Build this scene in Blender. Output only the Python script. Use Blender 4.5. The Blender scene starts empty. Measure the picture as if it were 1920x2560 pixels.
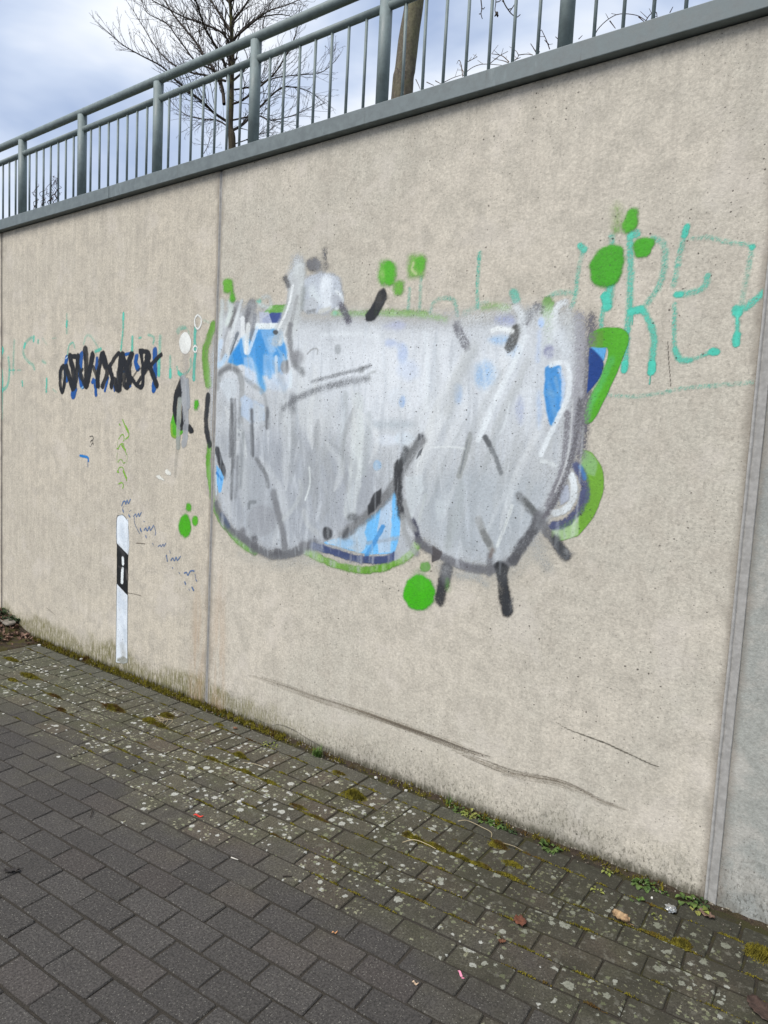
import bpy, bmesh, math, random
import numpy as np
from mathutils import Vector, Matrix, noise as mnoise

scene = bpy.context.scene
R = math.radians
# ------------------------------------------------------------------ camera
cam_d = bpy.data.cameras.new('camera'); cam = bpy.data.objects.new('camera', cam_d)
scene.collection.objects.link(cam); scene.camera = cam
yaw, pitch, roll = R(35.568), R(5.289), R(2.949)
cam_d.sensor_fit = 'HORIZONTAL'; cam_d.sensor_width = 36.0; cam_d.lens = 1725.7/1920*36
cam_d.clip_start = 0.05; cam_d.clip_end = 2000
fw = Vector((-math.sin(yaw), math.cos(yaw), 0)); rt = Vector((math.cos(yaw), math.sin(yaw), 0)); up = Vector((0, 0, 1))
f2 = fw*math.cos(pitch)-up*math.sin(pitch); u2 = up*math.cos(pitch)+fw*math.sin(pitch)
r3 = rt*math.cos(roll)+u2*math.sin(roll); u3 = u2*math.cos(roll)-rt*math.sin(roll)
m = Matrix((r3, u3, -f2)).transposed().to_4x4(); m.translation = Vector((0, -2.6, 1.545)); cam.matrix_world = m
# ------------------------------------------------------------------ light
SUN_EL, SUN_AZ = 52.0, 200.0      # azimuth clockwise from +Y: behind the viewer, a little to the left
scene.cycles.max_bounces = 4; scene.cycles.diffuse_bounces = 2; scene.cycles.glossy_bounces = 2; scene.cycles.transparent_max_bounces = 8
scene.view_settings.view_transform = 'Standard'; scene.view_settings.look = 'None'
scene.view_settings.gamma = 1.0; scene.view_settings.exposure = 1.25
w = bpy.data.worlds.new('World'); scene.world = w; w.use_nodes = True
nt = w.node_tree; nt.nodes.clear()
def wn(t, **k):
    n = nt.nodes.new(t)
    for a, b in k.items(): setattr(n, a, b)
    return n
sky = wn('ShaderNodeTexSky', sky_type='NISHITA', sun_disc=False, sun_elevation=R(SUN_EL), sun_rotation=R(SUN_AZ), dust_density=3.0, air_density=1.0)
bg1 = wn('ShaderNodeBackground'); bg1.inputs[1].default_value = 0.06; nt.links.new(sky.outputs[0], bg1.inputs[0])
tc = wn('ShaderNodeTexCoord')
mp = wn('ShaderNodeMapping'); mp.inputs['Scale'].default_value = (1.0, 1.0, 2.0); nt.links.new(tc.outputs['Generated'], mp.inputs[0])
n1 = wn('ShaderNodeTexNoise'); n1.inputs['Scale'].default_value = 2.9; n1.inputs['Detail'].default_value = 5; n1.inputs['Roughness'].default_value = .52; n1.inputs['Distortion'].default_value = .25
nt.links.new(mp.outputs[0], n1.inputs['Vector'])
cr = wn('ShaderNodeValToRGB'); nt.links.new(n1.outputs[0], cr.inputs[0])
e = cr.color_ramp.elements; e[0].position = .37; e[0].color = (.36, .45, .64, 1); e[1].position = .66; e[1].color = (.88, .91, .95, 1)
k = cr.color_ramp.elements.new(.5); k.color = (.57, .65, .80, 1)
bg2 = wn('ShaderNodeBackground'); bg2.inputs[1].default_value = 0.53; nt.links.new(cr.outputs[0], bg2.inputs[0])
mx = wn('ShaderNodeMixShader'); mx.inputs[0].default_value = .86
nt.links.new(bg1.outputs[0], mx.inputs[1]); nt.links.new(bg2.outputs[0], mx.inputs[2])
wo = wn('ShaderNodeOutputWorld'); nt.links.new(mx.outputs[0], wo.inputs[0])
sd = bpy.data.lights.new('sun', 'SUN'); sd.energy = 1.5; sd.angle = R(34); sd.color = (1, .965, .91)
so = bpy.data.objects.new('sun', sd); scene.collection.objects.link(so)
az, el = R(SUN_AZ), R(SUN_EL)
sdir = Vector((math.sin(az)*math.cos(el), math.cos(az)*math.cos(el), math.sin(el)))
so.rotation_euler = sdir.to_track_quat('Z', 'Y').to_euler(); so.location = sdir*20

# ------------------------------------------------------------------ helpers
COL = scene.collection
def link(o, parent=None):
    COL.objects.link(o)
    if parent is not None: o.parent = parent
    return o
def tag(o, label=None, cat=None, group=None, kind=None):
    if label: o['label'] = label
    if cat: o['category'] = cat
    if group: o['group'] = group
    if kind: o['kind'] = kind
    return o
def empty(name, loc=(0, 0, 0)):
    o = bpy.data.objects.new(name, None); o.location = loc; o.empty_display_size = .1
    return link(o)
def obj(name, me, mat, parent=None, loc=None):
    if isinstance(me, bmesh.types.BMesh):
        d = bpy.data.meshes.new(name); me.to_mesh(d); me.free(); me = d
    o = bpy.data.objects.new(name, me)
    if mat is not None and len(me.materials) == 0: me.materials.append(mat)
    if loc is not None: o.location = loc
    return link(o, parent)
def pyd(name, v, f, smooth=False):
    d = bpy.data.meshes.new(name); d.from_pydata(v, [], f); d.update()
    if smooth: d.polygons.foreach_set('use_smooth', [True]*len(d.polygons))
    return d
def box(bm, x0, x1, y0, y1, z0, z1, bev=0):
    r = bmesh.ops.create_cube(bm, size=1)
    for v in r['verts']: v.co = Vector(((x0+x1)/2+v.co.x*(x1-x0), (y0+y1)/2+v.co.y*(y1-y0), (z0+z1)/2+v.co.z*(z1-z0)))
    if bev:
        ed = list({e_ for v in r['verts'] for e_ in v.link_edges})
        bmesh.ops.bevel(bm, geom=ed, offset=bev, segments=2, profile=.5, affect='EDGES')
def catmull(p, n=5):
    p = [Vector(a) for a in p]
    if len(p) < 3: return p
    out = []
    for i in range(len(p)-1):
        a, b, c, d = p[max(i-1, 0)], p[i], p[i+1], p[min(i+2, len(p)-1)]
        for k_ in range(n):
            t = k_/n
            out.append(.5*((2*b)+(c-a)*t+(2*a-5*b+4*c-d)*t*t+(3*b-a-3*c+d)*t**3))
    out.append(p[-1]); return out
def tube(V, F, pts, r0, r1, sides=5, cap=True):
    pts = [Vector(p) for p in pts]; n = len(pts); base = len(V); ref = None
    for i, p in enumerate(pts):
        d = (pts[min(i+1, n-1)]-pts[max(i-1, 0)])
        if d.length < 1e-9: d = Vector((0, 0, 1))
        d.normalize()
        if ref is None: ref = Vector((1, 0, 0)) if abs(d.x) < .8 else Vector((0, 1, 0))
        a = d.cross(ref).normalized(); b = d.cross(a); ref = b.cross(d) if False else ref
        r = r0+(r1-r0)*i/max(n-1, 1)
        for k_ in range(sides):
            t = 2*math.pi*k_/sides
            V.append(p+a*(math.cos(t)*r)+b*(math.sin(t)*r))
    for i in range(n-1):
        for k_ in range(sides):
            q = (k_+1) % sides
            F.append((base+i*sides+k_, base+i*sides+q, base+(i+1)*sides+q, base+(i+1)*sides+k_))
    if cap:
        F.append(tuple(base+k_ for k_ in range(sides))[::-1]); F.append(tuple(base+(n-1)*sides+k_ for k_ in range(sides)))
def lin(c, k=1.0):
    o = []
    for v in c[:3]:
        v = v/255.; o.append((v/12.92 if v <= .04045 else ((v+.055)/1.055)**2.4)*k)
    return tuple(o)+(1,)

# ------------------------------------------------------------------ material kit
class NT:
    def __init__(s, name, plane=None):
        s.plane = plane; s.m = bpy.data.materials.new(name); s.m.use_nodes = True; s.t = s.m.node_tree; s.t.nodes.clear()
        s.out = s.t.nodes.new('ShaderNodeOutputMaterial'); s.b = s.t.nodes.new('ShaderNodeBsdfPrincipled')
        s.t.links.new(s.b.outputs[0], s.out.inputs[0]); s.pos3 = s.pos = s.n('ShaderNodeNewGeometry').outputs['Position']
        if plane:
            q = s.xyz(s.pos3); c = s.n('ShaderNodeCombineXYZ'); s.put(c.inputs[0], q[0]); s.put(c.inputs[1], q[2] if plane == 'XZ' else q[1]); s.pos = c.outputs[0]
        s.b.inputs['Roughness'].default_value = .85
        s.b.inputs['Specular IOR Level'].default_value = .3
    def n(s, t, **k):
        x = s.t.nodes.new(t)
        for a, b in k.items(): setattr(x, a, b)
        return x
    def put(s, sock, v):
        if isinstance(v, bpy.types.NodeSocket): s.t.links.new(v, sock)
        else: sock.default_value = v
    def math(s, op, a, b=0.0, c=None, clamp=False):
        x = s.n('ShaderNodeMath', operation=op, use_clamp=clamp); s.put(x.inputs[0], a); s.put(x.inputs[1], b)
        if c is not None: s.put(x.inputs[2], c)
        return x.outputs[0]
    def scl(s, v, sc, off=(0, 0, 0)):
        if s.plane == 'XZ': sc, off = (sc[0], sc[2], 0), (off[0], off[2], 0)
        x = s.n('ShaderNodeMapping'); s.put(x.inputs[0], v); x.inputs['Scale'].default_value = sc; x.inputs['Location'].default_value = off
        return x.outputs[0]
    def noise(s, scale, detail=4, rough=.55, vec=None, dist=0.0, col=False):
        x = s.n('ShaderNodeTexNoise', noise_dimensions='2D' if s.plane else '3D'); s.put(x.inputs['Vector'], s.pos if vec is None else vec)
        x.inputs['Scale'].default_value = scale; x.inputs['Detail'].default_value = detail; x.inputs['Roughness'].default_value = rough; x.inputs['Distortion'].default_value = dist
        return x.outputs[1 if col else 0]
    def vor(s, scale, vec=None, rnd=1.0, feature='F1'):
        x = s.n('ShaderNodeTexVoronoi', feature=feature, voronoi_dimensions='2D' if s.plane else '3D'); s.put(x.inputs['Vector'], s.pos if vec is None else vec); x.inputs['Scale'].default_value = scale; x.inputs['Randomness'].default_value = rnd
        return x
    def rng(s, v, a, b, c=0.0, d=1.0, smooth=True):
        x = s.n('ShaderNodeMapRange', interpolation_type='SMOOTHSTEP' if smooth else 'LINEAR', clamp=True)
        s.put(x.inputs[0], v); s.put(x.inputs[1], a); s.put(x.inputs[2], b); s.put(x.inputs[3], c); s.put(x.inputs[4], d)
        return x.outputs[0]
    def mix(s, f, a, b, blend='MIX'):
        x = s.n('ShaderNodeMix', data_type='RGBA', blend_type=blend, clamp_factor=True); s.put(x.inputs[0], f); s.put(x.inputs[6], a); s.put(x.inputs[7], b)
        return x.outputs[2]
    def xyz(s, v=None):
        x = s.n('ShaderNodeSeparateXYZ'); s.put(x.inputs[0], s.pos3 if v is None else v); return x.outputs
    def bump(s, h, st, dist=.01, prev=None):
        x = s.n('ShaderNodeBump'); x.inputs['Strength'].default_value = st; x.inputs['Distance'].default_value = dist; s.put(x.inputs['Height'], h)
        if prev is not None: s.put(x.inputs['Normal'], prev)
        return x.outputs[0]
    def val(s, col, f, lo, hi):          # multiply a colour by a factor running lo..hi with f
        v = s.math('MULTIPLY_ADD', f, hi-lo, lo)
        c = s.n('ShaderNodeCombineColor'); s.put(c.inputs[0], v); s.put(c.inputs[1], v); s.put(c.inputs[2], v)
        return s.mix(1.0, col, c.outputs[0], 'MULTIPLY')
    def done(s, col, rough=None, nrm=None, alpha=None):
        s.put(s.b.inputs['Base Color'], col)
        if rough is not None: s.put(s.b.inputs['Roughness'], rough)
        if nrm is not None: s.put(s.b.inputs['Normal'], nrm)
        if alpha is not None: s.put(s.b.inputs['Alpha'], alpha)
        return s.m
def pores(N, thr=.82, scale=26, seed=0.0, r0=.02, r1=.11, zs=1.25, wob=None):
    """mask of the small air holes of cast concrete"""
    v = N.vor(scale, N.scl(N.pos, (1, 1, zs), (seed, 0, seed*.7)))
    c = N.xyz(v.outputs['Color'])
    d = N.math('ADD', v.outputs['Distance'], N.math('MULTIPLY_ADD', wob, .16, -.08)) if wob is not None else v.outputs['Distance']
    return N.math('MULTIPLY', N.math('GREATER_THAN', c[0], thr), N.math('LESS_THAN', d, N.math('MULTIPLY_ADD', c[1], r1-r0, r0)))
def concrete(name, ca, cb, cc, streak=.5, seed=0.0, moss_x=None, rust_x=None, pth=.8, edges=(), pz=.36):
    N = NT(name, 'XZ'); K = .95
    p = N.scl(N.pos, (1, 1, 1), (seed, seed, seed))
    X, Y, Z = N.xyz()
    big = N.noise(1.1, 3, .6, p, .4); mid = N.noise(8, 4, .65, p, .3); fine = N.noise(85, 3, .75, p)
    stv = N.noise(1.0, 4, .65, N.scl(p, (30, 30, 1.3)), .2)
    col = N.mix(N.rng(big, .35, .65), lin(ca, K), lin(cb, K))
    col = N.mix(N.rng(mid, .42, .66), col, lin(cc, K))
    col = N.val(col, N.rng(N.noise(24, 4, .7, N.scl(p, (1, 1, .8), (5, 5, 5))), .3, .7), .925, 1.06)
    col = N.val(col, N.rng(stv, .3, .72), 1-.12*streak, 1+.06*streak)
    col = N.val(col, N.rng(fine, .25, .75), .85, 1.12)
    blot = N.rng(N.noise(52, 3, .65, N.scl(p, (1, 1, .6), (9, 1, 2))), .60, .72)
    col = N.mix(N.math('MULTIPLY', blot, N.rng(big, .35, .6, .14, .40)), col, lin((140, 134, 124), K))
    pale = N.rng(N.noise(3.3, 4, .65, N.scl(p, (1, 1, 1), (2, 8, 4))), .54, .70)
    col = N.mix(N.math('MULTIPLY', pale, .30), col, lin((214, 206, 195), K))
    run = N.math('MULTIPLY', N.rng(N.noise(1, 4, .7, N.scl(p, (9, 9, .35))), .50, .70), N.rng(Z, 1.9, 3.0))       # rain runs from the coping
    col = N.mix(N.math('MULTIPLY', run, .20), col, lin((150, 144, 134), K))
    pm = pores(N, pth, 23, seed, .012, .085, 1.1, fine); pm2 = pores(N, .70, 66, seed+3, .02, .15, 1.1, fine)
    zone = N.rng(N.noise(1.5, 2, .5, p), pz, pz+.2, .12, 1.0)
    col = N.mix(N.math('MULTIPLY', N.math('MAXIMUM', pm, N.math('MULTIPLY', pm2, .65)), N.math('MULTIPLY', zone, .85)), col, lin((66, 60, 55), K))
    # splash dirt and algae at the foot
    dn = N.noise(1, 4, .68, N.scl(N.pos, (16, 16, 8)), .5)
    hgt = N.math('MULTIPLY_ADD', N.noise(1.6, 2, .5), .42, -.06)
    foot = N.math('MULTIPLY', N.rng(Z, hgt, 0.0), N.rng(dn, .36, .60))
    col = N.mix(N.math('MULTIPLY', foot, .52), col, lin((112, 108, 98), K))
    dots = N.rng(N.noise(95, 3, .65, N.scl(N.pos, (1, 1, .5))), .54, .64)
    col = N.mix(N.math('MULTIPLY', N.math('MULTIPLY', dots, N.rng(Z, N.math('ADD', hgt, .10), .01)), .60), col, lin((80, 78, 70), K))
    if moss_x is not None:
        fs = N.noise(1, 4, .75, N.scl(N.pos, (75, 75, 14)))
        mh = N.math('MULTIPLY_ADD', N.noise(3.1, 3, .6), .30, -.030)
        mm = N.math('MULTIPLY', N.rng(Z, N.math('ADD', mh, .075), N.math('SUBTRACT', mh, .03)), N.rng(X, moss_x+.8, moss_x-.3, .10, 1))
        mm = N.math('MULTIPLY', mm, N.rng(fs, .34, .62, .12, 1))
        col = N.mix(N.math('MULTIPLY', mm, .88), col, N.mix(dn, lin((82, 80, 34), K), lin((136, 131, 88), K)))
        low = N.math('MULTIPLY', N.rng(Z, .05, .008), N.rng(fs, .3, .55, .4, 1)); col = N.mix(N.math('MULTIPLY', low, .8), col, lin((56, 54, 34), K))
    if rust_x is not None:
        f0 = N.math('MULTIPLY', N.rng(N.noise(1, 3, .6, N.scl(N.pos, (20, 20, 2.5))), .3, .65), N.rng(Z, 1.0, .25))
        d = N.math('ABSOLUTE', N.math('SUBTRACT', N.math('ABSOLUTE', N.math('SUBTRACT', X, rust_x)), .09))
        col = N.mix(N.math('MULTIPLY', N.math('MULTIPLY', N.rng(d, .10, 0), f0), .5), col, lin((178, 148, 118), K))
    for ex in edges:                      # grime along the sealed joints
        d = N.math('ABSOLUTE', N.math('SUBTRACT', X, ex)); wv = N.math('MULTIPLY_ADD', mid, .075, -.006)
        f = N.math('MULTIPLY', N.rng(d, wv, 0.0), N.rng(fine, .3, .6, .45, 1))
        col = N.mix(N.math('MULTIPLY', f, .55), col, lin((110, 100, 90), K))
    return N.done(col, .88, N.bump(N.noise(60, 3, .75, p), .45, .004))
def simple(name, c, k=1.0, rough=.8, var=.2, scale=20, c2=None, bump=0.0, spec=.3, metal=0.0):
    N = NT(name); f = N.noise(scale, 5, .6)
    col = lin(c, k)
    if c2 is not None: col = N.mix(N.rng(N.noise(scale*.6, 4, .6), .38, .62), lin(c, k), lin(c2, k))
    col = N.val(col, N.rng(f, .25, .75), 1-var, 1+var)
    N.b.inputs['Specular IOR Level'].default_value = spec; N.b.inputs['Metallic'].default_value = metal
    return N.done(col, rough, N.bump(f, bump, .004) if bump else None)

M = {}
M['c_left'] = concrete('concrete_warm', (203, 194, 177), (197, 189, 173), (190, 182, 167), .55, 1.3, -2.9, -3.06, .93, (-5.49, -3.07), .5)
M['c_mid'] = concrete('concrete_pale', (204, 196, 181), (194, 188, 174), (191, 184, 170), .3, 7.1, -2.75, -3.06, .80, (-3.05, -.372), .34)
M['c_right'] = concrete('concrete_grey', (162, 163, 156), (154, 156, 151), (174, 172, 164), .25, 12.7, None, None, .86, (-.331,))
M['sealant'] = simple('joint_sealant', (172, 170, 166), .95, .6, .10, 60, (158, 156, 152), .2)
M['sealant_d'] = simple('joint_sealant_dark', (126, 122, 116), .9, .7, .15, 60, (112, 110, 106), .2)
def steel(name, c, k=.8):
    N = NT(name); g = N.rng(N.noise(22, 5, .65), .3, .7); col = N.mix(g, lin(c, k), lin([v*1.16 for v in c], k))
    sp = N.rng(N.noise(9, 4, .7, N.scl(N.pos, (1, 1, .5))), .60, .72); col = N.mix(N.math('MULTIPLY', sp, .45), col, lin([v*1.35 for v in c], k))
    st = N.rng(N.noise(1, 4, .7, N.scl(N.pos, (30, 30, 3))), .62, .75); col = N.mix(N.math('MULTIPLY', st, .35), col, lin((70, 66, 60), k))
    N.b.inputs['Specular IOR Level'].default_value = .4
    return N.done(col, N.rng(g, 0, 1, .48, .66), N.bump(N.noise(60, 3), .12, .003))
M['rail'] = steel('painted_galvanised_steel', (108, 119, 118), .95)
M['coping'] = steel('coping_steel', (106, 115, 116), .85)

# ------------------------------------------------------------------ ground, terrace
def ground_mat():
    N = NT('lower_ground'); f = N.noise(3, 5); return N.done(N.mix(f, lin((70, 68, 62), .7), lin((92, 88, 76), .7)), .95, N.bump(N.noise(60), .3))
g = pyd('ground', [(-400, -400, -.07), (400, -400, -.07), (400, 400, -.07), (-400, 400, -.07)], [(0, 1, 2, 3)])
tag(obj('ground', g, ground_mat()), kind='structure')
def grass_mat():
    N = NT('terrace_turf'); f = N.noise(9, 6); return N.done(N.mix(f, lin((66, 74, 40), .8), lin((104, 100, 62), .8)), .95, N.bump(N.noise(70), .5))
g = pyd('terrace_ground', [(-300, .26, 2.93), (300, .26, 2.93), (300, 300, 3.2), (-300, 300, 3.2), (-300, .26, -.05), (300, .26, -.05)], [(0, 1, 2, 3), (4, 5, 1, 0)])
tag(obj('terrace_ground', g, grass_mat()), kind='structure')

# ------------------------------------------------------------------ retaining wall
WALL = empty('retaining_wall', (0, 0, 0))
tag(WALL, 'tall beige concrete retaining wall covered in graffiti', 'wall', kind='thing')
def panel(x0, x1, mat, label):
    bm = bmesh.new(); box(bm, x0, x1, 0, .24, -.3, 2.997, .004)
    o = obj('wall_panel', bm, mat, WALL); o['label'] = label; return o
P0 = panel(-9.5, -5.507, M['c_left'], 'concrete panel at the far left edge')
PL = panel(-5.493, -3.069, M['c_left'], 'warm beige concrete panel with the black scribble')
PM = panel(-3.051, -.370, M['c_mid'], 'pale concrete panel with the large silver graffiti')
PR = panel(-.332, 3.2, M['c_right'], 'greyer concrete panel right of the wide joint')
def strip(x0, x1, prof, mat, name):          # sealant bead: upright extrusion of a small profile
    V, F = [], []; n = len(prof); zs = np.linspace(-.05, 2.99, 61)
    for i, z in enumerate(zs):
        j = .0016*math.sin(z*9.1+x0)+.0012*math.sin(z*31+1)
        for (t, y) in prof:
            V.append((x0+(x1-x0)*t+j*(.4 if 0 < t < 1 else 0), y+.0008*math.sin(z*23+t*5), z))
    for i in range(60):
        for k_ in range(n-1): F.append((i*n+k_, i*n+k_+1, (i+1)*n+k_+1, (i+1)*n+k_))
    return obj(name, pyd(name, V, F, True), mat, WALL)
strip(-5.508, -5.492, [(0, .006), (.5, .012), (1, .006)], M['sealant_d'], 'joint_sealant')
strip(-3.0705, -3.0495, [(0, .004), (.12, -.001), (.3, .004), (.38, .007), (.62, .007), (.7, .004), (.88, -.001), (1, .004)], M['sealant'], 'joint_sealant')
strip(-.3715, -.3305, [(0, .003), (.06, -.003), (.24, -.002), (.27, .003), (.36, .003), (.38, -.001), (.92, -.002), (.95, -.006), (1, .003)], M['sealant'], 'joint_sealant')
for a, b in ((-9.5, -4.0545), (-4.0515, 1.94), (1.943, 3.2)):
    bm = bmesh.new(); box(bm, a, b, -.040, .20, 3.0, 3.074, .003)
    obj('coping', bm, M['coping'], WALL)

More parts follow.
